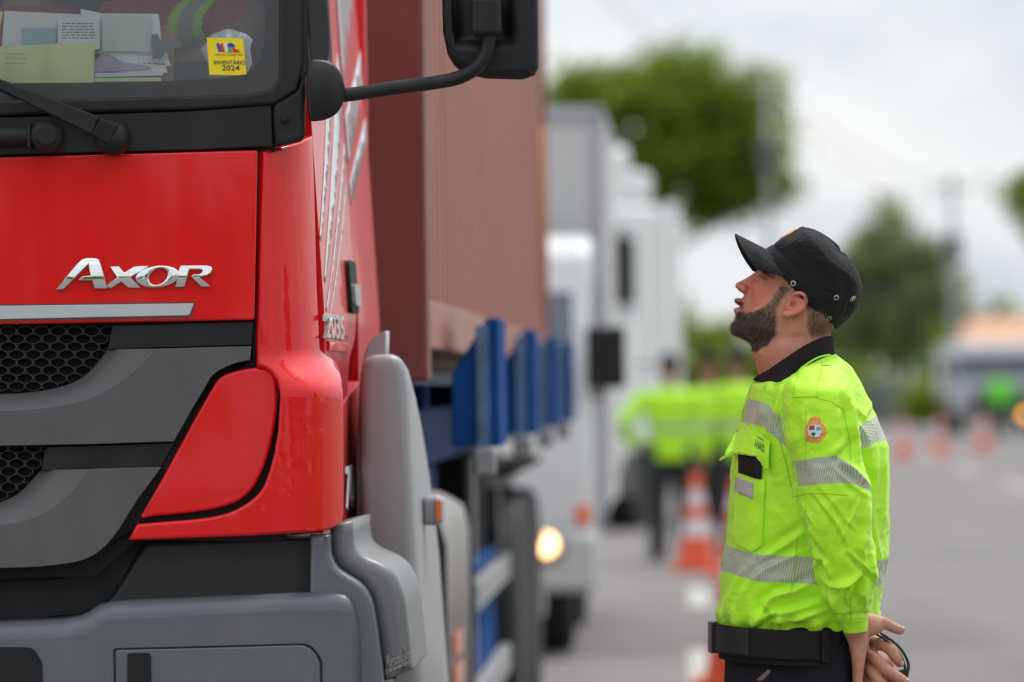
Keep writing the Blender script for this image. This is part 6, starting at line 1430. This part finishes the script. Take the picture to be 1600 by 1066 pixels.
boxes('door_line', [(.981, .984, .42, .435, .6, 2.1)], GAP, t2, 0)
bx2 = boxes('cargo_box', [(-1.02, 1.02, 1.75, 6.2, .72, 2.98)], WH2, t2, .02)
boxes('corner_trim', [(.965, 1.03, 1.72, 1.80, .70, 2.99)], mat('alu_trim', (.42, .42, .46), rough=.4, metal=.5), bx2, .008); boxes('top_rail', [(-1.03, 1.03, 1.72, 6.22, 2.93, 3.0)], mat('alu_trim', (.42, .42, .46)), bx2, .008)
boxes('wind_deflector', [(-.7, .7, 1.0, 1.5, 2.25, 2.5)], WHT, t2, .08)
boxes('chassis', [(-.4, .4, .3, 6.0, .45, .70)], TRIMG, t2)
# ------------------------------------------------------------------ tall white tractor further back
def big_truck(loc, rz, label, W_=1.22, H=3.75, lit=False, fair=True, group=None):
    e = tag(empty('tractor_truck', loc, rz), label, 'truck')
    prof_solid('cab', [(.05, .55), (0, 1.1), (.03, 2.0), (.16, 3.0), (.30, 3.2), (2.15, 3.22), (2.2, .95), (1.9, .75), (.9, .75), (.8, .55)], -W_, W_, WHT, e, .09, 5)
    prof_solid('windscreen', [(.024, 2.05), (.125, 2.92), (.19, 2.92), (.09, 2.05)], -W_+.12, W_-.12, DGL, e, .005)
    for s in (-1, 1):
        boxes('side_window', [(s*W_-.006 if s > 0 else -W_-.006, s*W_+.006 if s > 0 else -W_+.006, (.45), 1.05, 2.08, 2.98)], DGL, e, .003)
        boxes('headlight', [(s*.95-.2, s*.95+.2, -.03, .1, .80, .98)], LENS, e, .03)
        m_ = boxes('mirror', [(s*(W_+.20)-.1, s*(W_+.20)+.1, .0, .09, 2.2, 2.85)], BLK, e, .03); mob('mirror_arm', *tube([(s*W_, .2, 2.86), (s*(W_+.2), .05, 2.87)], .016, 8), BLK, m_)
        for y in (1.35, 4.8): wheel(e, s*.85, s*1.2, y, .5)
        boxes('step', [(s*(W_-.06)-.06, s*(W_-.06)+.06, .5, .9, .35, .75)], TRIMG, e, .02)
        boxes('side_skirt', [(s*(W_-.03)-.04, s*(W_-.03)+.04, 2.3, 5.6, .45, 1.05)], mat('beige_grey', (.28, .26, .23), rough=.6, noise=.15, nscale=5), e, .03); boxes('door_handle', [(s*W_-.02, s*W_+.02, 1.2, 1.4, 1.6, 1.66)], BLK, e, .005); boxes('door_gap', [(s*W_-.002, s*W_+.002, 1.62, 1.65, 1.1, 3.1)], GAP, e, 0)
        boxes('side_fairing', [(s*(W_-.03)-.03, s*(W_-.03)+.03, 2.2, 2.75, 1.0, 3.25)], WHT, e, .02)
    if fair: prof_solid('roof_fairing', [(.4, 3.215), (.55, 3.5), (.85, 3.74), (1.4, 3.80), (1.42, 3.215)], -W_+.12, W_-.12, WHT, e, .08, 5); boxes('roof_box', [(-1.1, 1.1, 1.45, 2.2, 3.225, 3.56)], WHT, e, .08, 5)
    boxes('grille', [(-.8, .8, -.045, .02, 1.15, 1.3), (-.8, .8, -.045, .02, 1.38, 1.5), (-.8, .8, -.045, .02, 1.58, 1.68)], TRIMG, e, .01)
    boxes('bumper', [(-W_, W_, -.08, .4, .38, .72)], WH2, e, .06, 5)
    boxes('chassis', [(-.42, .42, .9, 6.2, .72, 1.0)], TRIMG, e, .01)
    return e
p3 = at(946, 600, 55.0)
a3 = math.radians(17.5)
b3 = big_truck((p3.x-1.22*math.cos(a3), 55.0+1.22*math.sin(a3), 0), -a3, 'tall white tractor cab with roof fairing turned slightly, behind the white box truck')
tr3 = tag(empty('box_trailer', (0, 0, 0)), 'pale box trailer far back along the truck queue', 'trailer')
p4 = at(985, 600, 74.0); tr3.location = (p4.x-1.0, 74.0, 0); tr3.rotation_euler = (0, 0, -TH)
boxes('body', [(-1.2, 1.2, 0, 10, 1.1, 3.6)], WH2, tr3, .03); boxes('frame', [(-.5, .5, .5, 9.8, .8, 1.09)], TRIMG, tr3, .01)
for s in (-1, 1):
    for y in (7.2, 8.4): wheel(tr3, s*.8, s*1.15, y, .5)
    boxes('landing_leg', [(s*.85-.06, s*.85+.06, 1.4, 1.52, 0, 1.1)], TRIMG, tr3, .01)
# far truck coming towards the camera on the right
pf = at(1564, 600, 143.0)
ft = tag(empty('distant_truck', (pf.x, 143.0, 0), -.01), 'distant grey-white truck facing the camera at the right edge beyond the three cones', 'truck')
GW = mat('grey_white_paint', (.42, .43, .46), rough=.4, coat=.4, noise=.05, nscale=2)
prof_solid('cab', [(0, .5), (-.02, 1.0), (.0, 1.32), (.15, 2.08), (.35, 2.32), (2.0, 2.36), (2.0, .5)], -1.22, 1.22, GW, ft, .08, 4)
prof_solid('windscreen', [(-.005, 1.40), (.125, 2.0), (.18, 2.0), (.05, 1.40)], -1.1, 1.1, DGL, ft, .005)
boxes('sun_visor', [(-1.15, 1.15, -.02, .16, 2.03, 2.12)], WHT, ft, .02)
boxes('grille', [(-.72, .75, -.05, 0, .62, 1.12)], BLK2, ft, .02); boxes('bumper', [(-1.22, 1.22, -.10, .3, .32, .58)], TRIMG, ft, .04)
for s in (-1, 1):
    boxes('headlight', [(s*.98-.16, s*.98+.16, -.05, .05, .66, .86)], LENS, ft, .02); boxes('mirror', [(s*1.34-.08, s*1.34+.08, 0, .1, 1.4, 1.9)], BLK, ft, .03)
    for y in (1.2, 5): wheel(ft, s*.85, s*1.18, y, .48)
boxes('cargo_body', [(-1.2, 1.2, 2.2, 7, 1.0, 2.3)], WH2, ft, .03)
am = mob('warning_lamp', *lathe([(.09, .05), (.10, 0), (.08, -.05), (.03, -.06)], 24, (.60, -.16, .5), 'y'), mat('lit_amber', (1, .5, .1), emit=(1, .42, .06), estr=4.0), ft)
# ------------------------------------------------------------------ hi-vis workers
HAIRB = mat('hair_black', (.012, .009, .008), rough=.6); PNT = mat('dark_trousers', (.018, .019, .024), rough=.85, noise=.2, nscale=10)
SKB = mat('skin_far', (.30, .15, .09), rough=.5, noise=.1, nscale=30)
def worker(loc, rz, label, hands='hips', cap=False, h=1.72, green=None, legs=True, sitting=False, skinm=None, clothm=None):
    k = h/1.75; e = tag(empty('person', loc, rz), label, 'person'); body = []; jk = []; pt = []
    body.append(ell((0, -.01, 1.62*k), (.075, .095, .115), 24, 16)); body.append(ell((0, -.10, 1.60*k), (.012, .02, .022), 8, 6))
    for s in (-1, 1): body.append(ell((s*.078, .0, 1.61*k), (.012, .022, .032), 8, 6))
    body.append(tube([(0, .01, 1.40*k), (0, 0, 1.56*k)], .056, 16))
    tor = [(0, 0, .88*k), (0, .01, 1.02*k), (0, .01, 1.2*k), (0, .01, 1.36*k), (0, .01, 1.44*k)]; tr = [(.165, .115), (.155, .11), (.175, .12), (.19, .115), (.10, .07)]
    body.append(ctube(tor, [(a*.9, b*.9) for a, b in tr], 20, 24, fix=((1, 0, 0), (0, 1, 0)))); jk.append(ctube([(0, 0, .84*k)]+tor[1:], [(a*1.12, b*1.15) for a, b in tr], 24, 28, fix=((1, 0, 0), (0, 1, 0))))
    for s in (-1, 1):
        if hands == 'hips': arm = [(s*.19, .01, 1.40*k), (s*.30, .05, 1.26*k), (s*.40, .08, 1.12*k), (s*.30, -.02, 1.02*k), (s*.20, -.06, .97*k)]
        elif hands == 'front': arm = [(s*.19, .01, 1.40*k), (s*.25, .03, 1.26*k), (s*.27, .02, 1.10*k), (s*.20, -.14, 1.08*k), (s*.08, -.26, 1.10*k)]
        else: arm = [(s*.19, .01, 1.40*k), (s*.24, .02, 1.26*k), (s*.26, .02, 1.10*k), (s*.265, -.02, .96*k), (s*.27, -.05, .84*k)]
        body.append(ctube(arm, [.05, .046, .038, .032, .024], 24, 12)); jk.append(ctube([arm[0], arm[1], arm[2], arm[3], tuple(np.array(arm[3])*.35+np.array(arm[4])*.65)], [.066, .066, .058, .054, .045], 24, 14))
        d = (Vector(arm[4])-Vector(arm[3])).normalized(); c = Vector(arm[4]); sd_ = d.cross(Vector((0, 1, 0))).normalized()
        body.append(ctube([c, c+d*.05, c+d*.085], [(.022, .030), (.018, .040), (.014, .036)], 10, 12))
        o_ = d.cross(sd_)
        for q in range(4): f0 = c+d*.08+o_*(-.028+.019*q); body.append(tube([f0, f0+d*(.045+.006*(q in (1, 2))), f0+d*.065+sd_*.012], [.0095, .0085, .007], 8))
        f0 = c+d*.02+o_*.034; body.append(tube([f0, f0+d*.03+o_*.02, f0+d*.055+o_*.022], [.011, .010, .008], 8))
        lg = [(s*.09, .0, .92*k), (s*.10, -.005, .70*k), (s*.11, .0, .48*k), (s*.115, .02, .25*k), (s*.12, .03, .07)]
        body.append(ctube(lg, [.085, .078, .055, .050, .04], 20, 14)); body.append(ctube([(s*.12, .05, .05), (s*.122, -.04, .045), (s*.13, -.14, .03)], [.04, .042, .03], 10, 12))
        pt.append(ctube([(s*.085, .0, .98*k)]+lg[1:4]+[(s*.12, .03, .05)], [(.105, .11), (.095, .1), (.08, .08), (.075, .075), (.07, .075)], 20, 16, fix=((1, 0, 0), (0, 1, 0))))
        bo = mob('boot', *ctube([(s*.12, .075, .055), (s*.122, -.03, .055), (s*.13, -.17, .038)], [(.045, .052), (.05, .052), (.042, .034)], 12, 14), BT_, e)
    v, f = remesh(body, .008, 3); mob('body', v, f, skinm or SKB, e)
    v, f = remesh(jk, .011, 4); o = mob('jacket', v, f, None, e, mats=[clothm or HVM])
    cx = np.where((v[:, 2] > .98*k) & (v[:, 2] < 1.25*k), (v[:, 2]-1.08*k)/.06, -1.0); cx = np.clip(cx, -3, 4)
    o.data.attributes.new('cc', 'FLOAT_VECTOR', 'POINT').data.foreach_set('vector', np.stack([cx, v[:, 0], 0*cx], 1).astype(np.float32).ravel())
    v, f = remesh(pt, .012, 4); mob('trousers', v, f, PNT, e)
    if cap:
        c = mob('cap', *ell((0, .0, 1.68*k), (.085, .105, .075), 20, 12), CAPM, e); mob('visor', *ell((0, -.13, 1.67*k), (.07, .07, .012), 16, 8), CAPM, c)
    else: mob('hair', *ell((0, .015, 1.655*k), (.083, .098, .092), 20, 12), HAIRB, e)
    return e
worker(gat(1046, 46.0), math.radians(185), 'worker in hi-vis jacket and dark trousers, hands on hips, beside the tall white tractor', 'hips', h=1.70)
worker(gat(1108, 47.5), math.radians(160), 'black-capped worker in hi-vis jacket standing between two other workers', 'front', cap=True, h=1.70)
worker(gat(1152, 44.5), math.radians(200), 'worker in hi-vis jacket partly hidden behind the chest of the bearded man', 'down', h=1.74)
GRV = mat('bright_green_cloth', (.16, .75, .05), rough=.7)
worker(gat(1563, 134.0), math.radians(0), 'tiny far worker in bright green vest in front of the distant truck', 'down', h=1.66, clothm=GRV)
# ------------------------------------------------------------------ trees, bushes, walls, poles
BARK = mat('bark', (.10, .075, .055), rough=.9, noise=.3, nscale=5)
def leafmat(name, col):
    m = bpy.data.materials.new(name); m.use_nodes = True; n = m.node_tree; n.nodes.clear(); o = n.nodes.new('ShaderNodeOutputMaterial'); a = n.nodes.new('ShaderNodeBsdfDiffuse'); b = n.nodes.new('ShaderNodeBsdfTranslucent'); x = n.nodes.new('ShaderNodeMixShader'); x.inputs[0].default_value = .45
    a.inputs[0].default_value = (*col, 1); b.inputs[0].default_value = (min(1, col[0]*1.5), min(1, col[1]*1.4), col[2], 1); n.links.new(a.outputs[0], x.inputs[1]); n.links.new(b.outputs[0], x.inputs[2]); n.links.new(x.outputs[0], o.inputs[0]); return m
GL = {'a': [leafmat('leaf_dark', (.10, .155, .025)), leafmat('leaf_mid', (.17, .24, .04)), leafmat('leaf_light', (.25, .33, .06))],
      'b': [leafmat('leaf_olive_dark', (.16, .20, .11)), leafmat('leaf_olive', (.22, .26, .15)), leafmat('leaf_pale', (.28, .32, .19))],  # paler olive set: distance haze put into the leaf colour
      'c': [leafmat('hedge_dark', (.09, .14, .02)), leafmat('hedge_mid', (.16, .24, .035)), leafmat('hedge_light', (.26, .36, .055))]}
def leaves(blobs, n, size, clumps, seed, spread=.55):
    """leaf quads in clumps spread through overlapping ellipsoids; returns verts, faces, material ids"""
    r = np.random.default_rng(seed); vol = np.array([b[3]*b[4]*b[5] for b in blobs]); pick = r.choice(len(blobs), clumps, p=vol/vol.sum())
    d = r.normal(size=(clumps, 3)); d /= np.linalg.norm(d, axis=1, keepdims=True); rad = r.uniform(.25, 1.0, clumps)**.5
    B = np.array(blobs, float)[pick]; C = B[:, :3]+d*rad[:, None]*B[:, 3:6]; cs = r.uniform(.5, 1.25, clumps)*spread; shade = r.integers(0, 3, clumps)
    k = r.integers(0, clumps, n); p = C[k]+r.normal(size=(n, 3))*(cs[k]*.45)[:, None]*np.array([1, 1, .75])
    a = r.normal(size=(n, 3)); a /= np.linalg.norm(a, axis=1, keepdims=True); b = np.cross(a, r.normal(size=(n, 3))); b /= np.linalg.norm(b, axis=1, keepdims=True); s = size*r.uniform(.6, 1.3, n)[:, None]
    V = np.stack([p-a*s, p+b*s*.5, p+a*s, p-b*s*.5], 1).reshape(-1, 3); Fc = np.arange(4*n).reshape(-1, 4); fm = np.clip(shade[k]+r.integers(-1, 2, n), 0, 2)
    return V, Fc, fm
def tree(name, loc, trunk, blobs, n, size, clumps, pal, label, cat, seed, spread=.55, group=None, limbs=8, tr=.2):
    e = tag(empty(name, loc), label, cat, group); r = random.Random(seed)
    if trunk:
        vf = [ctube(trunk, [tr*(1-.6*i/(len(trunk)-1)) for i in range(len(trunk))], 16, 12)]
        for i in range(limbs):
            b = blobs[r.randrange(len(blobs))]; q = Vector(trunk[-1]).lerp(Vector(trunk[len(trunk)//2]), r.random()*.8); t = Vector((b[0]+r.uniform(-.6, .6)*b[3], b[1]+r.uniform(-.6, .6)*b[4], b[2]+r.uniform(-.2, .6)*b[5]))
            vf.append(ctube([q, q.lerp(t, .5)+Vector((0, 0, .15)), t], [tr*.4, tr*.25, tr*.08], 10, 8))
        mob('trunk', *joinvf(vf)[:2], BARK, e)
    V, Fc, fm = leaves(blobs, n, size, clumps, seed, spread); mob('crown', V, Fc, None, e, mats=GL[pal], fm=fm, smooth=False)
    return e
# tree 1: the big dark crown left of centre, 180 m off (49.4 px per metre)
s1 = 180/F
def T1_(px, py, dy=0): p = at(px, py, 180); return (p.x, p.y+dy, p.z)
base1 = Vector(gat(1015, 180))
def rel(p, b): return (p[0]-b[0], p[1]-b[1], p[2]-b[2])
bl = []
for px, py, rx, ry in ((1080, 150, 75, 50), (1150, 190, 55, 60), (1010, 165, 60, 42), (940, 160, 70, 35), (900, 140, 45, 28), (1090, 240, 80, 60), (1010, 240, 60, 50), (1160, 270, 50, 50), (1120, 305, 55, 36), (1195, 295, 34, 26), (1222, 288, 22, 16), (1060, 110, 50, 24), (1180, 150, 22, 30), (1195, 220, 26, 24), (985, 305, 70, 34), (1110, 95, 26, 14)):
    q = rel(T1_(px, py), base1); bl.append((q[0], q[1]+random.uniform(-1.5, 1.5), q[2], rx*s1, 2.2, ry*s1))
tree('broadleaf_tree', base1, [(0, 0, 0), (.1, .1, 2), (-.1, 0, 4), (.3, 0, 6.5)], bl, 24000, .17, 430, 'a', 'large dense green tree with a wide crown above the white trucks', 'tree', 3, .95, tr=.28)
# tree 2: airy tree behind the man
base2 = Vector(gat(1420, 200)); s2 = 200/F
bl = []
for px, py, rx, ry in ((1390, 385, 55, 45), (1340, 420, 45, 45), (1430, 430, 45, 50), (1370, 500, 60, 45), (1330, 560, 50, 45), (1420, 520, 40, 45), (1465, 400, 22, 22), (1310, 500, 40, 60), (1380, 345, 30, 20), (1480, 450, 24, 40), (1450, 500, 40, 40)):
    p = at(px, py, 200); q = rel(p, base2); bl.append((q[0], q[1], q[2], rx*s2, 1.8, ry*s2))
tree('broadleaf_tree', base2, [(0, 0, 0), (-.2, 0, 1.5), (-.5, 0, 3.2), (-.6, 0, 5)], bl, 12000, .15, 260, 'b', 'thinner olive green tree with sky showing through, behind the head of the bearded man', 'tree', 8, .65, tr=.2)
bs = [(1090, 545, 60, 45, 170), (1160, 560, 55, 38, 172), (1120, 520, 40, 28, 178), (1225, 560, 60, 60, 175), (1310, 620, 60, 60, 182), (1390, 640, 50, 42, 186), (1450, 640, 36, 45, 176), (1475, 560, 20, 60, 190), (1500, 620, 40, 50, 195)]
lbs = ['low leafy bush right behind the hi-vis workers', 'leafy bush left of the chin of the bearded man', 'taller bush behind the other bushes left of the bearded man', 'bush hidden behind the neck of the bearded man', 'bush just right of the collar of the bearded man', 'dark bush over the low grey wall', 'small bush at the end of the low grey wall', 'narrow tall bush beside the utility pole', 'bush left of the distant truck']
for k, (px, py, rx, ry, d) in enumerate(bs):
    b_ = Vector(gat(px, d)); s_ = d/F; top = at(px, py-ry, d).z; hh = top/2
    tree('bush', b_, None, [(0, 0, hh, rx*s_, 1.2, hh), (rx*s_*.4, .5, hh*.8, rx*s_*.7, 1, hh*.7), (-rx*s_*.5, -.3, hh*.7, rx*s_*.6, 1, hh*.6)], 2600, .12, 70, 'c' if k % 3 else 'a', lbs[k], 'bush', 40+k, .5, 'bushes along the far end of the road')
tree('broadleaf_tree', Vector(gat(1650, 150)), [(0, 0, 0), (0, 0, 3), (-.2, 0, 5)], [(-.4, 0, 5.9, 1.0, 1, .9), (.8, 0, 6.2, 1.3, 1, 1.2)], 3000, .14, 60, 'a', 'tree at the right edge, only leaf tips in view', 'tree', 77, .5)
# belts of trees further off and behind the photographer
V, Fc, fm = leaves([(x, y, 2.2, 7, 3, 2.4) for x, y in [(-60+i*10, 235+8*math.sin(i)) for i in range(16)]], 22000, .35, 500, 5, 1.4)
tag(mob('far_trees', V, Fc, None, None, mats=GL['b'], fm=fm, smooth=False), 'far-off belt of trees closing the view at the end of the road', 'trees', kind='stuff')
V, Fc, fm = leaves([(x, y, 2.6, 9, 4, 3.0) for x, y in [(-90+i*12, -75+6*math.sin(i*2)) for i in range(18)]], 16000, .7, 500, 6, 2.2)
tag(mob('roadside_trees', V, Fc, None, None, mats=GL['a'], fm=fm, smooth=False), 'belt of roadside trees behind the photographer, mirrored in the paint of the truck', 'trees', kind='stuff')
# wall, house, poles
WALL = mat('blue_grey_render', (.20, .21, .24), rough=.85, noise=.1, nscale=1)
pw = gat(1395, 182); wl = tag(empty('wall', pw), 'low grey-blue wall beyond the cones right of the bearded man', 'wall'); boxes('panel', [(-1.6, 1.4, -.08, .08, 0, 1.35)], WALL, wl, .01); boxes('coping', [(-1.65, 1.45, -.11, .11, 1.352, 1.42)], WH2, wl, .01)
for x in (-1.55, -.1, 1.35): boxes('pier', [(x-.12, x+.12, -.115, -.082, 0, 1.34)], WALL, wl, .01)
ph = gat(1560, 215); hs = tag(empty('house', ph, .08), 'low house with an orange tiled roof behind the distant truck', 'house')
boxes('wall', [(-1.2, 4, 0, 6, 0, 2.75)], mat('house_cream', (.55, .50, .42), rough=.85), hs, .01)
RT = mat('roof_tile', (.55, .30, .19), rough=.8, noise=.2, nscale=3)
V = [(-1.6, -.5, 2.6), (4.4, -.5, 2.6), (4.4, 6.5, 2.6), (-1.6, 6.5, 2.6), (-.4, 3, 3.75), (3.0, 3, 3.75)]; mob('roof', V, [(0, 1, 5, 4), (1, 2, 5), (2, 3, 4, 5), (3, 0, 4), (3, 2, 1, 0)], RT, hs, smooth=False)
for x in (-.2, 1.2, 2.6): w_ = boxes('window', [(x-.45, x+.45, -.03, -.002, 1.1, 2.1)], DGL, hs, .005); boxes('sill', [(x-.5, x+.5, -.10, -.032, 1.02, 1.09)], WH2, w_, .01)
CONC = mat('concrete_pole', (.36, .36, .36), rough=.85, noise=.15, nscale=4)
def pole(px, d, h, lbl, arms=True, r=.14):
    e = tag(empty('utility_pole', gat(px, d)), lbl, 'utility pole', 'utility poles by the road'); mob('shaft', *tube([(0, 0, 0), (0, 0, h)], [r, r*.65], 14), CONC, e)
    if arms:
        mob('crossarm', *box(-.6, .6, -.04, .04, h-.5, h-.42), CONC, e, bevel=.01); boxes('transformer', [(-.25, .25, -.3, .2, h-2.6, h-1.8)], TRIMG, e, .05)
        for x in (-.55, -.2, .2, .55): mob('insulator', *lathe([(.03, 0), (.05, .05), (.03, .1), (.045, .14)], 10, (x, 0, h-.4)), CONC, e)
    return e
pole(1492, 165, 7.4, 'grey utility pole with crossarm rising right of the bearded man')
pole(1206, 150, 9.6, 'thin pale pole at the right side of the big tree', r=.11)
WIRE = mat('wire_black', (.03, .03, .03), rough=.6)
def wire(a, b, sag, lbl, r=.014):
    a, b = Vector(a), Vector(b); pts = [a.lerp(b, t)-Vector((0, 0, sag*4*t*(1-t))) for t in np.linspace(0, 1, 24)]; o = pts[0].copy()
    ob = mob('power_line', *tube([p-o for p in pts], r, 6), WIRE, None); ob.location = o; tag(ob, lbl, 'power line', 'power lines over the road'); return ob
A0, B0 = Vector(gat(1206, 150, 9.5)), Vector(gat(1492, 165, 7.0))
wire(A0, B0, .5, 'upper power line between the thin pole and the grey utility pole'); wire(A0-Vector((0, 0, .6)), B0-Vector((0, 0, .5)), .6, 'lower power line between the thin pole and the grey utility pole')
wire(at(880, -80, 120), A0, .8, 'power line coming down from the upper left to the thin pole')
# ------------------------------------------------------------------ driver in the cab
dr = tag(empty('person', Tw((.62, 1.2, 0)), -TH), 'truck driver behind the windscreen in a red shirt with yellow-green and silver bands', 'person')
RSH = mat('red_shirt', (.45, .02, .02), rough=.8, noise=.1, nscale=20)
def dl(px, py, v): p = P(px, py, v); return (p.x-.62, v-1.2, p.z)
hd0 = (-.16, .02, 2.52)
bd = [ell(hd0, (.08, .10, .125), 20, 14), ell((-.16, -.085, 2.5), (.012, .02, .022), 8, 6), tube([(-.16, .05, 2.26), (-.16, .03, 2.46)], .056, 14), ctube([(-.2, .15, 1.62), (-.19, .12, 1.85), (-.17, .08, 2.1), (-.16, .06, 2.27)], [(.17, .12), (.16, .11), (.18, .11), (.10, .07)], 16, 20, fix=((1, 0, 0), (0, 1, 0)))]
armsP = [[(.02, .06, 2.22), dl(352, 30, 1.05), dl(372, 55, .95), (-.02, -.28, 1.98), (-.12, -.42, 2.0)], [(-.34, .06, 2.22), (-.46, -.02, 2.05), (-.50, -.12, 1.95), (-.46, -.28, 2.0), (-.42, -.40, 2.05)]]
for ar_ in armsP:
    bd.append(ctube(ar_, [.048, .044, .038, .032, .024], 22, 12)); c = Vector(ar_[-1]); d = (c-Vector(ar_[-2])).normalized()
    bd.append(ctube([c, c+d*.05, c+d*.08], [(.022, .030), (.018, .036), (.014, .034)], 8, 12))
    for q in range(4): f0 = c+d*.07+Vector((-.027+.018*q, 0, 0)); bd.append(tube([f0, f0+d*.03+Vector((0, 0, .012)), f0+d*.035+Vector((0, 0, -.02))], [.009, .008, .007], 8))
    f0 = c+Vector((.03, 0, 0)); bd.append(tube([f0, f0+Vector((.012, -.03, -.01)), f0+Vector((.01, -.05, -.02))], [.011, .01, .008], 8))
for s in (-1, 1): bd.append(ctube([(-.2+s*.09, .15, 1.68), (-.2+s*.12, -.15, 1.72), (-.2+s*.13, -.32, 1.70), (-.2+s*.13, -.36, 1.5), (-.2+s*.13, -.36, 1.28), (-.2+s*.13, -.48, 1.25)], [.085, .08, .062, .052, .04, .035], 24, 14))
v, f = remesh(bd, .008, 3); db = mob('body', v, f, SKB, dr)
sh = [ctube([(-.2, .15, 1.62), (-.19, .12, 1.85), (-.17, .08, 2.1), (-.16, .06, 2.27)], [(.19, .14), (.185, .13), (.20, .125), (.11, .08)], 18, 24, fix=((1, 0, 0), (0, 1, 0)))] + [ctube(a[:3], [.068, .062, .058], 14, 16) for a in armsP]
v, f = remesh(sh, .009, 3); a0_ = np.array(armsP[0][1]); a1_ = np.array(armsP[0][2]); dd_ = (a1_-a0_)/np.linalg.norm(a1_-a0_); tq = (v-a0_)@dd_
me_fm = []
on = v[:, 0] > .0
for fc in f:
    q = tq[list(fc)].mean(); o_ = on[list(fc)].all(); me_fm.append(1 if o_ and (-.06 < q < -.035 or .0 < q < .025) else 2 if o_ and -.035 <= q <= .0 else 0)
mob('shirt', v, f, None, dr, mats=[RSH, HVP, mat('tape_grey', (.42, .42, .36))], fm=me_fm)
mob('hair', *ell((-.16, .04, 2.57), (.088, .10, .10), 18, 12), HAIRB, dr)
tv_, tf_ = remesh([ctube([(-.2+s*.09, .15, 1.68), (-.2+s*.12, -.15, 1.72), (-.2+s*.13, -.32, 1.70), (-.2+s*.13, -.36, 1.5), (-.2+s*.13, -.36, 1.30)], [.10, .095, .08, .07, .06], 24, 14) for s in (-1, 1)], .012, 3); mob('trousers', tv_, tf_, PNT, dr)
